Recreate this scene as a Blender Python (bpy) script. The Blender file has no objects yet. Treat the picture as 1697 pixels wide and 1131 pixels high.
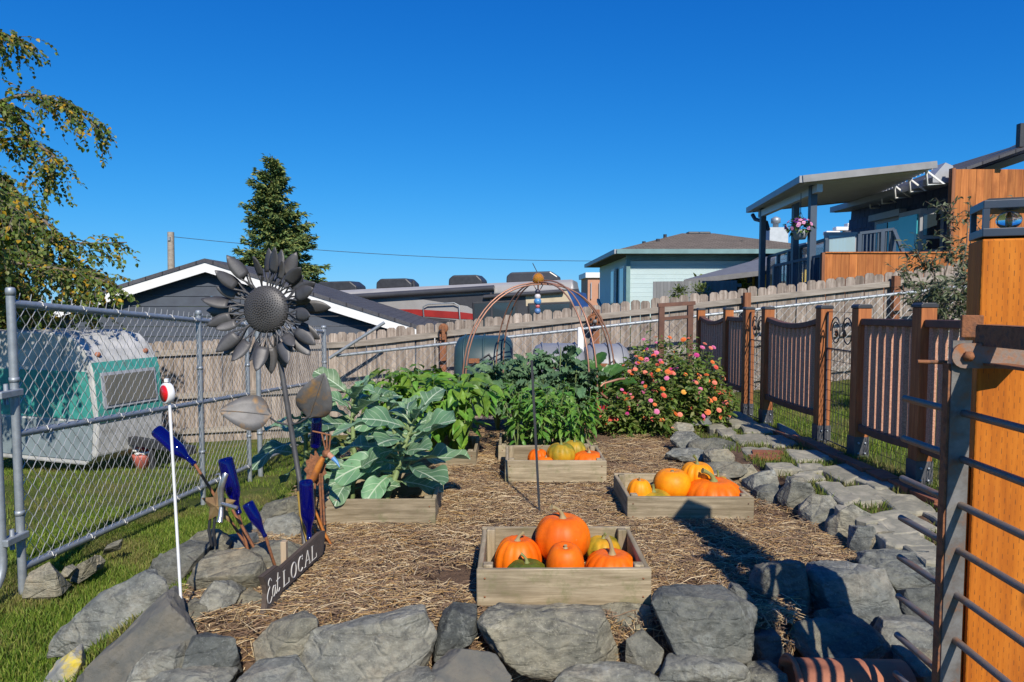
import bpy, bmesh, math, random
import numpy as np
from mathutils import Vector, Matrix, noise
R = math.radians
random.seed(7); rng = np.random.default_rng(7)
scene = bpy.context.scene
col = scene.collection

# ---------------------------------------------------------------- camera, sky, sun, exposure
CAMZ = 1.15; FPX = 1131.3; PITCH = math.atan(65.5 / FPX)
cd = bpy.data.cameras.new('Camera'); cam = bpy.data.objects.new('Camera', cd); col.objects.link(cam)
cd.sensor_width = 36; cd.lens = 24; cd.clip_start = .05; cd.clip_end = 3000
cam.location = (0, 0, CAMZ); cam.rotation_euler = (math.pi / 2 - PITCH, 0, 0)
scene.camera = cam
SUN_EL, SUN_AZ = R(39), R(14)          # behind the camera, a little to its right
w = bpy.data.worlds.new('World'); scene.world = w; w.use_nodes = True
nt = w.node_tree; bg = nt.nodes['Background']
sky = nt.nodes.new('ShaderNodeTexSky'); sky.sky_type = 'NISHITA'; sky.sun_disc = False
sky.sun_elevation = SUN_EL; sky.sun_rotation = math.pi - SUN_AZ
sky.altitude = 1500; sky.air_density = 1.0; sky.dust_density = 0; sky.ozone_density = 5.0
hs = nt.nodes.new('ShaderNodeHueSaturation'); hs.inputs['Saturation'].default_value = 1.0; hs.inputs['Value'].default_value = 1.0
def wm(op, a, b):          # soft shoulder so that the horizon keeps its blue
    m = nt.nodes.new('ShaderNodeVectorMath'); m.operation = op
    for i, q in enumerate((a, b)):
        if hasattr(q, 'is_output'): nt.links.new(q, m.inputs[i])
        else: m.inputs[i].default_value = q
    return m.outputs[0]
den = wm('ADD', wm('MULTIPLY', sky.outputs[0], (.15, .12, .08)), (1, 1, 1))
nt.links.new(wm('MULTIPLY', wm('DIVIDE', sky.outputs[0], den), (.80, .895, .97)), hs.inputs['Color']); 
sep = nt.nodes.new('ShaderNodeSeparateXYZ'); cmb = nt.nodes.new('ShaderNodeCombineXYZ'); nt.links.new(hs.outputs[0], sep.inputs[0])
for i, (ref, out_, p_) in enumerate(((1.197, .135, 2.3), (2.257, 1.30, 1.27), (4.14, 3.58, .79))):     # contrast of the blue, channel by channel
    d_ = nt.nodes.new('ShaderNodeMath'); d_.operation = 'DIVIDE'; d_.inputs[1].default_value = ref; nt.links.new(sep.outputs[i], d_.inputs[0])
    w_ = nt.nodes.new('ShaderNodeMath'); w_.operation = 'POWER'; w_.inputs[1].default_value = p_; nt.links.new(d_.outputs[0], w_.inputs[0])
    k_ = nt.nodes.new('ShaderNodeMath'); k_.operation = 'MULTIPLY'; k_.inputs[1].default_value = out_; nt.links.new(w_.outputs[0], k_.inputs[0]); nt.links.new(k_.outputs[0], cmb.inputs[i])
nt.links.new(cmb.outputs[0], bg.inputs[0])
bg.inputs[1].default_value = .14
sl = bpy.data.lights.new('Sun', 'SUN'); sun = bpy.data.objects.new('Sun', sl); col.objects.link(sun)
sl.energy = 3.5; sl.angle = R(.53); sl.color = (1, .93, .82)
sdir = Vector((math.sin(SUN_AZ) * math.cos(SUN_EL), -math.cos(SUN_AZ) * math.cos(SUN_EL), math.sin(SUN_EL)))
sun.rotation_euler = sdir.to_track_quat('Z', 'Y').to_euler(); sun.location = sdir * 30
scene.render.engine = 'CYCLES'
vs = scene.view_settings
vs.view_transform = 'Standard'; vs.look = 'None'; vs.gamma = 1; vs.use_curve_mapping = False; vs.exposure = .68

# ---------------------------------------------------------------- helpers
def at(px, py, Y):
    """point seen at photo pixel (px, py) at distance Y in front of the camera"""
    u = (px - 848.5) / FPX; v = (565.5 - py) / FPX
    dy = math.cos(PITCH) + v * math.sin(PITCH); dz = -math.sin(PITCH) + v * math.cos(PITCH)
    s = Y / dy
    return Vector((u * s, Y, CAMZ + dz * s))
def on(px, py, z=0.):
    u = (px - 848.5) / FPX; v = (565.5 - py) / FPX
    dy = math.cos(PITCH) + v * math.sin(PITCH); dz = -math.sin(PITCH) + v * math.cos(PITCH)
    s = (z - CAMZ) / dz
    return Vector((u * s, dy * s, z))
def px2m(n, Y): return n / FPX * Y
V = Vector
def rnd(a, b): return random.uniform(a, b)

W = {}     # world offset of each parent
def thing(name, label, cat, loc=(0, 0, 0), rot=(0, 0, 0), group=None):
    o = bpy.data.objects.new(name, None); col.objects.link(o); o.empty_display_size = .1
    o.location = loc; o.rotation_euler = rot; o['label'] = label; o['category'] = cat
    if group: o['group'] = group
    W[o] = V(loc); return o
def tag(o, label, cat, group=None):
    o['label'] = label; o['category'] = cat
    if group: o['group'] = group
    return o

class MB:
    def __init__(s): s.v = []; s.f = []; s.sm = []
    def add(s, vs_, fs, smooth=False):
        n = len(s.v); s.v += [V(p) for p in vs_]; s.f += [tuple(i + n for i in f) for f in fs]; s.sm += [smooth] * len(fs)
        return s
    def box(s, c, d, m=None, rz=0):
        x, y, z = d[0] / 2, d[1] / 2, d[2] / 2
        vs_ = [V((a, b, e)) for a in (-x, x) for b in (-y, y) for e in (-z, z)]
        if rz: vs_ = [Matrix.Rotation(rz, 3, 'Z') @ p for p in vs_]
        vs_ = [p + V(c) for p in vs_]
        if m: vs_ = [m @ p for p in vs_]
        return s.add(vs_, [(0, 1, 3, 2), (4, 6, 7, 5), (0, 4, 5, 1), (2, 3, 7, 6), (0, 2, 6, 4), (1, 5, 7, 3)])
    def beam(s, a, b, wd, ht, up=(0, 0, 1)):
        a, b = V(a), V(b); d = (b - a); L = d.length; d.normalize()
        sd = d.cross(V(up))
        if sd.length < 1e-4: sd = d.cross(V((0, 1, 0)))
        sd.normalize(); u = sd.cross(d)
        vs_ = [p + sd * (i * wd / 2) + u * (j * ht / 2) for p in (a, b) for i, j in ((-1, -1), (1, -1), (1, 1), (-1, 1))]
        return s.add(vs_, [(0, 3, 2, 1), (4, 5, 6, 7)] + [(i, (i + 1) % 4, 4 + (i + 1) % 4, 4 + i) for i in range(4)])
    def tube(s, pts, r, n=8, caps=True, smooth=True, flat=1.):
        pts = [V(p) for p in pts]; k = len(pts); rs = r if isinstance(r, (list, tuple)) else [r] * k
        t0 = (pts[1] - pts[0]).normalized(); ref = V((0, 0, 1)) if abs(t0.z) < .9 else V((1, 0, 0))
        nrm = t0.cross(ref).normalized(); vs_ = []
        for i in range(k):
            t = (pts[min(i + 1, k - 1)] - pts[max(i - 1, 0)])
            t = t.normalized() if t.length > 1e-7 else t0
            nrm = (nrm - t * nrm.dot(t))
            nrm = nrm.normalized() if nrm.length > 1e-6 else t.orthogonal().normalized()
            bn = t.cross(nrm)
            for j in range(n):
                a = 2 * math.pi * j / n
                vs_.append(pts[i] + (nrm * math.cos(a) + bn * math.sin(a) * flat) * rs[i])
        fs = [(i * n + j, i * n + (j + 1) % n, (i + 1) * n + (j + 1) % n, (i + 1) * n + j) for i in range(k - 1) for j in range(n)]
        s.add(vs_, fs, smooth)
        if caps: s.add(vs_[:n], [tuple(range(n - 1, -1, -1))]); s.add(vs_[-n:], [tuple(range(n))])
        return s
    def lathe(s, prof, n=24, m=None, rfun=None, smooth=True):
        vs_ = []
        for r, z in prof:
            for j in range(n):
                a = 2 * math.pi * j / n; rr = r * (rfun(a, z) if rfun else 1)
                vs_.append(V((rr * math.cos(a), rr * math.sin(a), z)))
        k = len(prof)
        fs = [(i * n + j, i * n + (j + 1) % n, (i + 1) * n + (j + 1) % n, (i + 1) * n + j) for i in range(k - 1) for j in range(n)]
        if prof[0][0] > 1e-5: fs.append(tuple(range(n - 1, -1, -1)))
        if prof[-1][0] > 1e-5: fs.append(tuple((k - 1) * n + j for j in range(n)))
        if m: vs_ = [m @ p for p in vs_]
        return s.add(vs_, fs, smooth)
    def prism(s, poly, y0, y1, m=None):
        """polygon in x,z extruded along y"""
        n = len(poly)
        vs_ = [V((p[0], y0, p[1])) for p in poly] + [V((p[0], y1, p[1])) for p in poly]
        if m: vs_ = [m @ p for p in vs_]
        ar = sum(poly[i][0] * poly[(i + 1) % n][1] - poly[(i + 1) % n][0] * poly[i][1] for i in range(n))
        fs = [tuple(range(n)), tuple(range(2 * n - 1, n - 1, -1))] + [(i, n + i, n + (i + 1) % n, (i + 1) % n) for i in range(n)]
        if (ar < 0) != (y1 < y0): fs = [f[::-1] for f in fs]
        return s.add(vs_, fs)
    def mesh(s, name, mat, off=None):
        me = bpy.data.meshes.new(name)
        vv = [p - off for p in s.v] if off is not None else s.v
        me.from_pydata([tuple(p) for p in vv], [], s.f)
        me.polygons.foreach_set('use_smooth', s.sm)
        if mat: me.materials.append(mat)
        me.update(); return me
    def build(s, name, mat, parent=None, origin=None, local=False, kind=None, bevel=0, solid=0):
        off = V((0, 0, 0))
        if not local:
            if parent is not None: off = W.get(parent, V((0, 0, 0)))
            elif origin is not None: off = V(origin)
        me = s.mesh(name, mat, off)
        o = bpy.data.objects.new(name, me); col.objects.link(o)
        if parent is not None: o.parent = parent; W[o] = off
        elif origin is not None: o.location = origin; W[o] = V(origin)
        else: W[o] = V((0, 0, 0))
        if kind: o['kind'] = kind
        if solid: md = o.modifiers.new('thick', 'SOLIDIFY'); md.thickness = solid; md.offset = 0
        if bevel: md = o.modifiers.new('edge', 'BEVEL'); md.width = bevel; md.segments = 2; md.limit_method = 'ANGLE'; md.angle_limit = R(35)
        return o
def inst(name, me, parent, mw, kind=None):
    o = bpy.data.objects.new(name, me); col.objects.link(o)
    if parent is not None:
        o.parent = parent; o.matrix_local = Matrix.Translation(-W.get(parent, V((0, 0, 0)))) @ mw
    else: o.matrix_world = mw
    W[o] = W.get(parent, V((0, 0, 0))) if parent is not None else V((0, 0, 0))
    if kind: o['kind'] = kind
    return o
def frame(d, up=V((0, 0, 1)), loc=V((0, 0, 0)), s=1.):
    """matrix whose +Y runs along d, +Z close to up"""
    d = V(d).normalized(); x = d.cross(up)
    if x.length < 1e-4: x = d.orthogonal()
    x.normalize(); z = x.cross(d)
    m = Matrix((x, d, z)).transposed().to_4x4() @ Matrix.Scale(s, 4); m.translation = loc
    return m
def npmesh(name, verts, quads, mat, colors=None, smooth=False):
    """verts (n,3), quads (m,4) or tris (m,3) as arrays"""
    me = bpy.data.meshes.new(name); n = len(verts); m, k = quads.shape
    me.vertices.add(n); me.vertices.foreach_set('co', np.ascontiguousarray(verts, dtype=np.float32).ravel())
    me.loops.add(m * k); me.loops.foreach_set('vertex_index', np.ascontiguousarray(quads, dtype=np.int32).ravel())
    me.polygons.add(m); me.polygons.foreach_set('loop_start', np.arange(0, m * k, k, dtype=np.int32))
    me.polygons.foreach_set('use_smooth', np.full(m, smooth))
    if colors is not None:
        at_ = me.color_attributes.new('col', 'FLOAT_COLOR', 'POINT')
        c4 = np.ones((n, 4), dtype=np.float32); c4[:, :3] = colors; at_.data.foreach_set('color', c4.ravel())
    if mat: me.materials.append(mat)
    me.update(calc_edges=True); me.validate(); return me
def link(name, me, parent=None, kind=None):
    o = bpy.data.objects.new(name, me); col.objects.link(o)
    if parent is not None:
        o.parent = parent; o.location = -W.get(parent, V((0, 0, 0)))
    W[o] = V((0, 0, 0))
    if kind: o['kind'] = kind
    return o

# ---------------------------------------------------------------- materials
def newmat(name):
    m = bpy.data.materials.new(name); m.use_nodes = True
    return m, m.node_tree, m.node_tree.nodes['Principled BSDF']
def coords(nt, stretch=(1, 1, 1), shift=True, kind='Object'):
    tc = nt.nodes.new('ShaderNodeTexCoord'); mp = nt.nodes.new('ShaderNodeMapping'); mp.inputs['Scale'].default_value = stretch
    if shift:
        oi = nt.nodes.new('ShaderNodeObjectInfo'); ml = nt.nodes.new('ShaderNodeMath'); ml.operation = 'MULTIPLY'; ml.inputs[1].default_value = 37.
        nt.links.new(oi.outputs['Random'], ml.inputs[0])
        ad = nt.nodes.new('ShaderNodeVectorMath'); ad.operation = 'ADD'
        nt.links.new(tc.outputs[kind], ad.inputs[0]); nt.links.new(ml.outputs[0], ad.inputs[1]); nt.links.new(ad.outputs[0], mp.inputs[0])
    else: nt.links.new(tc.outputs[kind], mp.inputs[0])
    return mp.outputs[0]
def nz(nt, vec, scale, detail=6, rough=.6, dist=0.):
    n = nt.nodes.new('ShaderNodeTexNoise'); n.inputs['Scale'].default_value = scale; n.inputs['Detail'].default_value = detail
    n.inputs['Roughness'].default_value = rough; n.inputs['Distortion'].default_value = dist
    nt.links.new(vec, n.inputs['Vector']); return n.outputs['Fac']
def ramp(nt, fac, stops):
    r = nt.nodes.new('ShaderNodeValToRGB'); e = r.color_ramp.elements
    while len(e) < len(stops): e.new(.5)
    for i, (p, c) in enumerate(stops): e[i].position = p; e[i].color = (*c, 1) if len(c) == 3 else c
    nt.links.new(fac, r.inputs[0]); return r.outputs[0]
def mixc(nt, a, b, fac, mode='MIX'):
    m = nt.nodes.new('ShaderNodeMix'); m.data_type = 'RGBA'; m.blend_type = mode
    for sock, val in ((m.inputs[0], fac), (m.inputs[6], a), (m.inputs[7], b)):
        if hasattr(val, 'is_output'): nt.links.new(val, sock)
        elif isinstance(val, (int, float)): sock.default_value = val
        else: sock.default_value = (*val, 1)
    return m.outputs[2]
def mth(nt, op, a, b=None):
    m = nt.nodes.new('ShaderNodeMath'); m.operation = op
    for i, val in enumerate((a, b)):
        if val is None: continue
        if hasattr(val, 'is_output'): nt.links.new(val, m.inputs[i])
        else: m.inputs[i].default_value = val
    return m.outputs[0]
def bump(nt, bs, h, strength, dist=.01):
    b = nt.nodes.new('ShaderNodeBump'); b.inputs['Strength'].default_value = strength; b.inputs['Distance'].default_value = dist
    nt.links.new(h, b.inputs['Height']); nt.links.new(b.outputs[0], bs.inputs['Normal'])
def perobj(nt, c, amt, hue=0.):
    oi = nt.nodes.new('ShaderNodeObjectInfo'); h = nt.nodes.new('ShaderNodeHueSaturation')
    mr = nt.nodes.new('ShaderNodeMapRange'); mr.inputs[3].default_value = 1 - amt; mr.inputs[4].default_value = 1 + amt
    nt.links.new(oi.outputs['Random'], mr.inputs[0]); nt.links.new(mr.outputs[0], h.inputs['Value'])
    if hue:
        m2 = nt.nodes.new('ShaderNodeMath'); m2.operation = 'MULTIPLY'; m2.inputs[1].default_value = 17.3
        fr = nt.nodes.new('ShaderNodeMath'); fr.operation = 'FRACT'
        mr2 = nt.nodes.new('ShaderNodeMapRange'); mr2.inputs[3].default_value = .5 - hue; mr2.inputs[4].default_value = .5 + hue
        nt.links.new(oi.outputs['Random'], m2.inputs[0]); nt.links.new(m2.outputs[0], fr.inputs[0]); nt.links.new(fr.outputs[0], mr2.inputs[0])
        nt.links.new(mr2.outputs[0], h.inputs['Hue'])
    nt.links.new(c, h.inputs['Color']); return h.outputs[0]
def mat(name, c1, c2=None, scale=8, rough=.6, bmp=.15, bscale=None, stretch=(1, 1, 1), metal=0, rv=0, hue=0, c3=None, lo=.35, hi=.68, spec=.5, bdist=.006, detail=6):
    m, nt, bs = newmat(name); vec = coords(nt, stretch)
    c2 = c2 or tuple(min(1, x * .75) for x in c1)
    f = nz(nt, vec, scale, detail)
    stops = [(lo, c1), (hi, c2)] if c3 is None else [(lo, c1), ((lo + hi) / 2, c2), (hi, c3)]
    c = ramp(nt, f, stops)
    if rv or hue: c = perobj(nt, c, rv, hue)
    nt.links.new(c, bs.inputs['Base Color']); bs.inputs['Roughness'].default_value = rough; bs.inputs['Metallic'].default_value = metal
    bs.inputs['Specular IOR Level'].default_value = spec
    if bmp: bump(nt, bs, nz(nt, vec, bscale or scale * 4, 8, .65), bmp, bdist)
    return m
def woodmat(name, c1, c2, axis='x', fine=60, rough=.8, bmp=.35, rv=.12, stain=None, knots=True, hue=0):
    """grain runs along the given local axis"""
    m, nt, bs = newmat(name)
    k = {'x': (.06, 1, 1), 'y': (1, .06, 1), 'z': (1, 1, .06)}[axis]
    vec = coords(nt, k); v2 = coords(nt, {'x': (.35, 1, 1), 'y': (1, .35, 1), 'z': (1, 1, .35)}[axis])
    g = nz(nt, vec, fine, 5, .7, .3); big = nz(nt, v2, 6, 4)
    mid = tuple((a + b) / 2 for a, b in zip(c1, c2))
    c = ramp(nt, g, [(.3, c2), (.5, mid), (.66, c1)])
    c = mixc(nt, c, tuple(x * .62 for x in c2), ramp(nt, big, [(.5, (0, 0, 0)), (.75, (.75, .75, .75))]))
    if stain:
        sn = nz(nt, coords(nt, (1, 1, 1)), 9, 8, .75)
        c = mixc(nt, c, stain, ramp(nt, sn, [(.52, (0, 0, 0)), (.68, (.7, .7, .7))]))
    if knots:
        vo = nt.nodes.new('ShaderNodeTexVoronoi'); vo.inputs['Scale'].default_value = 4.2; nt.links.new(v2, vo.inputs['Vector'])
        c = mixc(nt, c, tuple(x * .35 for x in c2), ramp(nt, vo.outputs['Distance'], [(.03, (.85, .85, .85)), (.075, (0, 0, 0))]))
    c = perobj(nt, c, rv, hue)
    nt.links.new(c, bs.inputs['Base Color']); bs.inputs['Roughness'].default_value = rough; bs.inputs['Specular IOR Level'].default_value = .25
    bump(nt, bs, g, bmp, .004); return m
def leafmat(name, c1, c2, rough=.45, trans=.25, rv=.25, hue=.015, scale=14, vein=None, attr=False, spec=.4):
    m, nt, bs = newmat(name)
    if attr:
        a = nt.nodes.new('ShaderNodeVertexColor'); a.layer_name = 'col'; c = a.outputs[0]
    else:
        c = ramp(nt, nz(nt, coords(nt), scale, 4), [(.35, c1), (.65, c2)]); c = perobj(nt, c, rv, hue)
    if vein:      # pale veins along the leaf's own length (local y) and sideways
        tc = nt.nodes.new('ShaderNodeTexCoord'); sp = nt.nodes.new('ShaderNodeSeparateXYZ'); nt.links.new(tc.outputs['Object'], sp.inputs[0])
        ax = mth(nt, 'ABSOLUTE', sp.outputs[0])
        rib = mth(nt, 'LESS_THAN', ax, .014)
        q = mth(nt, 'SUBTRACT', sp.outputs[1], mth(nt, 'MULTIPLY', ax, .9))
        q = mth(nt, 'FRACT', mth(nt, 'MULTIPLY', q, 7.5)); sv = mth(nt, 'LESS_THAN', mth(nt, 'ABSOLUTE', mth(nt, 'SUBTRACT', q, .5)), .045)
        f = mth(nt, 'MULTIPLY', mth(nt, 'MAXIMUM', rib, mth(nt, 'MULTIPLY', sv, .6)), .9)
        c = mixc(nt, c, vein, f)
    nt.links.new(c, bs.inputs['Base Color']); bs.inputs['Roughness'].default_value = rough; bs.inputs['Specular IOR Level'].default_value = spec
    tr = nt.nodes.new('ShaderNodeBsdfTranslucent'); mx = nt.nodes.new('ShaderNodeMixShader'); mx.inputs[0].default_value = trans
    bright = nt.nodes.new('ShaderNodeHueSaturation'); bright.inputs['Value'].default_value = 1.5; bright.inputs['Saturation'].default_value = 1.1; bright.inputs['Hue'].default_value = .485
    nt.links.new(c, bright.inputs['Color']); nt.links.new(bright.outputs[0], tr.inputs[0])
    out = nt.nodes['Material Output']
    nt.links.new(bs.outputs[0], mx.inputs[1]); nt.links.new(tr.outputs[0], mx.inputs[2]); nt.links.new(mx.outputs[0], out.inputs[0])
    return m

G = {}
G['rock'] = None
def rockmat():
    m, nt, bs = newmat('rock'); vec = coords(nt); vs_ = coords(nt, (1, .5, 2.2))
    a = nz(nt, vec, 3.5, 8, .62); b = nz(nt, vs_, 22, 10, .72); c_ = nz(nt, vec, 9, 10, .75, .6)
    c = ramp(nt, a, [(.30, (.105, .112, .105)), (.44, (.195, .198, .175)), (.56, (.285, .275, .225)), (.72, (.38, .325, .24))])
    c = mixc(nt, c, ramp(nt, b, [(.36, (.34, .34, .35)), (.58, (1, 1, 1))]), .75, 'MULTIPLY')
    c = mixc(nt, c, (.40, .40, .35), ramp(nt, c_, [(.57, (0, 0, 0)), (.68, (.75, .75, .75))]))
    sp_ = nz(nt, vec, 120, 3, .6); c = mixc(nt, c, (.36, .36, .31), ramp(nt, sp_, [(.60, (0, 0, 0)), (.70, (.6, .6, .6))]))
    cr_ = nt.nodes.new('ShaderNodeTexVoronoi'); cr_.feature = 'DISTANCE_TO_EDGE'; cr_.inputs['Scale'].default_value = 6; nt.links.new(coords(nt, (1, 1, 2.4)), cr_.inputs['Vector'])
    oi = nt.nodes.new('ShaderNodeObjectInfo')
    tint = ramp(nt, oi.outputs['Random'], [(0, (.8, .86, .92)), (.2, (1.2, 1.18, 1.12)), (.4, (1.05, .98, .82)), (.6, (.62, .65, .66)), (.8, (1.0, 1.04, 1.06)), (1, (1.4, 1.28, 1.05))])
    c = mixc(nt, c, tint, 1., 'MULTIPLY')
    nt.links.new(c, bs.inputs['Base Color']); bs.inputs['Roughness'].default_value = .85; bs.inputs['Specular IOR Level'].default_value = .3
    h = mth(nt, 'ADD', mth(nt, 'MULTIPLY', b, .7), c_); h = mth(nt, 'ADD', h, mth(nt, 'MULTIPLY', mth(nt, 'MINIMUM', cr_.outputs['Distance'], .06), 4.)); bump(nt, bs, h, .95, .022); return m
G['rock'] = rockmat()
G['dirt'] = mat('soil', (.075, .048, .03), (.15, .10, .065), 5, .95, .8, 30, c3=(.20, .14, .09), bdist=.02, detail=10)
G['weathered'] = woodmat('weathered_wood', (.44, .36, .24), (.17, .13, .075), 'x', 45, stain=(.14, .145, .06), rv=.14)
G['picket'] = woodmat('grey_picket_wood', (.45, .385, .325), (.16, .12, .092), 'z', 34, stain=(.13, .10, .08), rv=.22)
G['rail'] = woodmat('grey_rail_wood', (.40, .355, .30), (.22, .185, .15), 'x', 40, rv=.1)
G['postwood'] = woodmat('reddish_post_wood', (.33, .14, .07), (.18, .075, .04), 'z', 30, rv=.1)
G['cedar'] = woodmat('stained_cedar', (.52, .19, .05), (.32, .10, .026), 'z', 26, rv=.2, rough=.6, bmp=.15)
G['steel'] = mat('galvanised_steel', (.36, .39, .41), (.26, .29, .31), 25, .5, .05, metal=.45)
G['wire'] = mat('galvanised_wire', (.62, .61, .57), (.48, .47, .44), 40, .5, 0, metal=.35)
G['rust'] = mat('rusty_steel', (.16, .065, .03), (.30, .12, .05), 30, .8, .4, c3=(.10, .06, .045), metal=.15)
G['rustgrey'] = mat('grey_rusted_steel', (.23, .225, .215), (.165, .15, .135), 14, .6, .25, c3=(.26, .115, .05), metal=.4, lo=.38, hi=.72)
G['rustbar'] = mat('brown_steel_bar', (.19, .175, .165), (.22, .17, .13), 20, .5, .25, c3=(.30, .14, .07), metal=.4, lo=.4, hi=.72)
G['copper'] = mat('copper_tube', (.46, .24, .16), (.34, .17, .11), 12, .5, .04, metal=.5)
G['sheet'] = mat('dark_sheet_metal', (.115, .112, .112), (.075, .072, .072), 11, .55, .12, metal=.45, rv=.15)
G['sheetrust'] = mat('sheet_metal_rust', (.16, .155, .15), (.125, .12, .115), 9, .6, .12, c3=(.30, .17, .06), metal=.35, lo=.4, hi=.66)
G['black'] = mat('black_metal', (.025, .026, .03), (.04, .042, .047), 10, .5, .05)
G['white'] = mat('white_paint', (.78, .78, .77), (.70, .70, .68), 5, .5, .04)
G['brown'] = mat('brown_composite', (.15, .066, .04), (.10, .045, .028), 12, .65, .15, rv=.1)
G['baluster'] = mat('speckled_composite', (.58, .31, .20), (.38, .18, .11), 120, .7, .2, rv=.08, lo=.4, hi=.6)
G['brick'] = mat('worn_brick', (.34, .12, .055), (.22, .075, .04), 18, .85, .5, rv=.2)
G['terracotta'] = mat('terracotta', (.40, .15, .075), (.30, .11, .06), 14, .75, .3)
G['stone'] = mat('path_stone', (.33, .30, .225), (.21, .20, .15), 7, .9, .5, c3=(.38, .345, .25), rv=.16, bscale=40, bdist=.01)
G['graypaint'] = mat('grey_trim_paint', (.36, .37, .39), (.30, .31, .33), 5, .5, .03)
G['slate'] = mat('slate_siding', (.075, .09, .115), (.06, .07, .092), 6, .6, .12, rv=.06)
def shingle(name, c1, c2, sx=3.3, sy=7.):
    m, nt, bs = newmat(name); vec = coords(nt, (1, 1, 1), shift=False)
    br = nt.nodes.new('ShaderNodeTexBrick'); br.inputs['Scale'].default_value = 1; br.inputs['Brick Width'].default_value = 1 / sx; br.inputs['Row Height'].default_value = 1 / sy
    br.inputs['Mortar Size'].default_value = .012; br.inputs['Color1'].default_value = (*c1, 1); br.inputs['Color2'].default_value = (*c2, 1); br.inputs['Mortar'].default_value = (*[x * .45 for x in c2], 1)
    nt.links.new(vec, br.inputs['Vector'])
    c = mixc(nt, br.outputs['Color'], ramp(nt, nz(nt, vec, 40, 4), [(.3, (.6, .6, .6)), (.7, (1.2, 1.2, 1.2))]), .7, 'MULTIPLY')
    nt.links.new(c, bs.inputs['Base Color']); bs.inputs['Roughness'].default_value = .9; bs.inputs['Specular IOR Level'].default_value = .2
    bump(nt, bs, br.outputs['Fac'], -.5, .02); return m
G['shingle_grey'] = shingle('grey_shingles', (.105, .105, .115), (.075, .075, .085))
G['shingle_brown'] = shingle('brown_shingles', (.20, .165, .13), (.145, .12, .095))
def glassmat(name, c, rough=.06, dark=0):
    m, nt, bs = newmat(name); bs.inputs['Base Color'].default_value = (*c, 1); bs.inputs['Roughness'].default_value = rough
    bs.inputs['Specular IOR Level'].default_value = .9; return m
G['pane'] = glassmat('dark_window_glass', (.03, .045, .055))
G['tealpane'] = glassmat('painted_sky_reflection_glass', (.08, .45, .52))  # teal base colour paints a sky reflection into the glass
def bottle_mat():
    m, nt, bs = newmat('cobalt_glass'); bs.inputs['Base Color'].default_value = (.004, .006, .23, 1); bs.inputs['Roughness'].default_value = .05
    bs.inputs['Transmission Weight'].default_value = .7; bs.inputs['IOR'].default_value = 1.5; return m
G['cobalt'] = bottle_mat()
def clear_mat(name, c, tw=.95):
    m, nt, bs = newmat(name); bs.inputs['Base Color'].default_value = (*c, 1); bs.inputs['Roughness'].default_value = .03; bs.inputs['Transmission Weight'].default_value = tw; bs.inputs['IOR'].default_value = 1.45; return m
G['amber'] = clear_mat('amber_glass', (.75, .33, .04), .6)
G['clear'] = clear_mat('clear_glass', (.93, .97, .98))
# ---------------------------------------------------------------- ground
def sm(a, b, x):
    t = np.clip((x - a) / (b - a), 0, 1); return t * t * (3 - 2 * t)
def ftop(x):      # top of the plank fence
    return np.where(x > -2.3, .69 + .112 * (x + 2.3), .69 + .05 * (x + 2.3))
def ground_np(x, y):
    x = np.asarray(x, float); y = np.asarray(y, float)
    left = -.34 - .068 * (np.clip(y, 1.5, 12) - 3.4)
    xe = np.interp(y, [2.8, 3.2, 3.7, 4.3, 5.0, 6.0], [1.74, 1.70, 1.62, 1.56, 1.45, 1.40])
    bedz = .09 * sm(xe - .06, xe + .05, x) * (1 - sm(4.5, 6.5, y))
    wb = sm(-1.8, -1.28, x); g = left * (1 - wb) + bedz * wb
    xc = np.clip(x, -12, 16)
    fb = ftop(xc) - 1.5
    k = sm(6.4, 9.3, y); g = g * (1 - k) + fb * k
    hill = 1.05 * sm(3, 7, x) * sm(10.3, 12.2, y); g = g + hill
    g = g - .5 * sm(10.2, 12, y) * (1 - sm(-4, 4, x))
    edge = 2.28 + .5 * sm(.95, 1.3, x)
    f = 1 - sm(edge - .22, edge + .12, y); f = f * sm(-1.6, -1.2, x)
    tgt = -.42 + 0 * x
    g = g * (1 - f) + tgt * f
    far = sm(35, 90, y); g = g * (1 - far) + (-2.5) * far
    return g
def ground(x, y): return float(ground_np(x, y))
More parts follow.
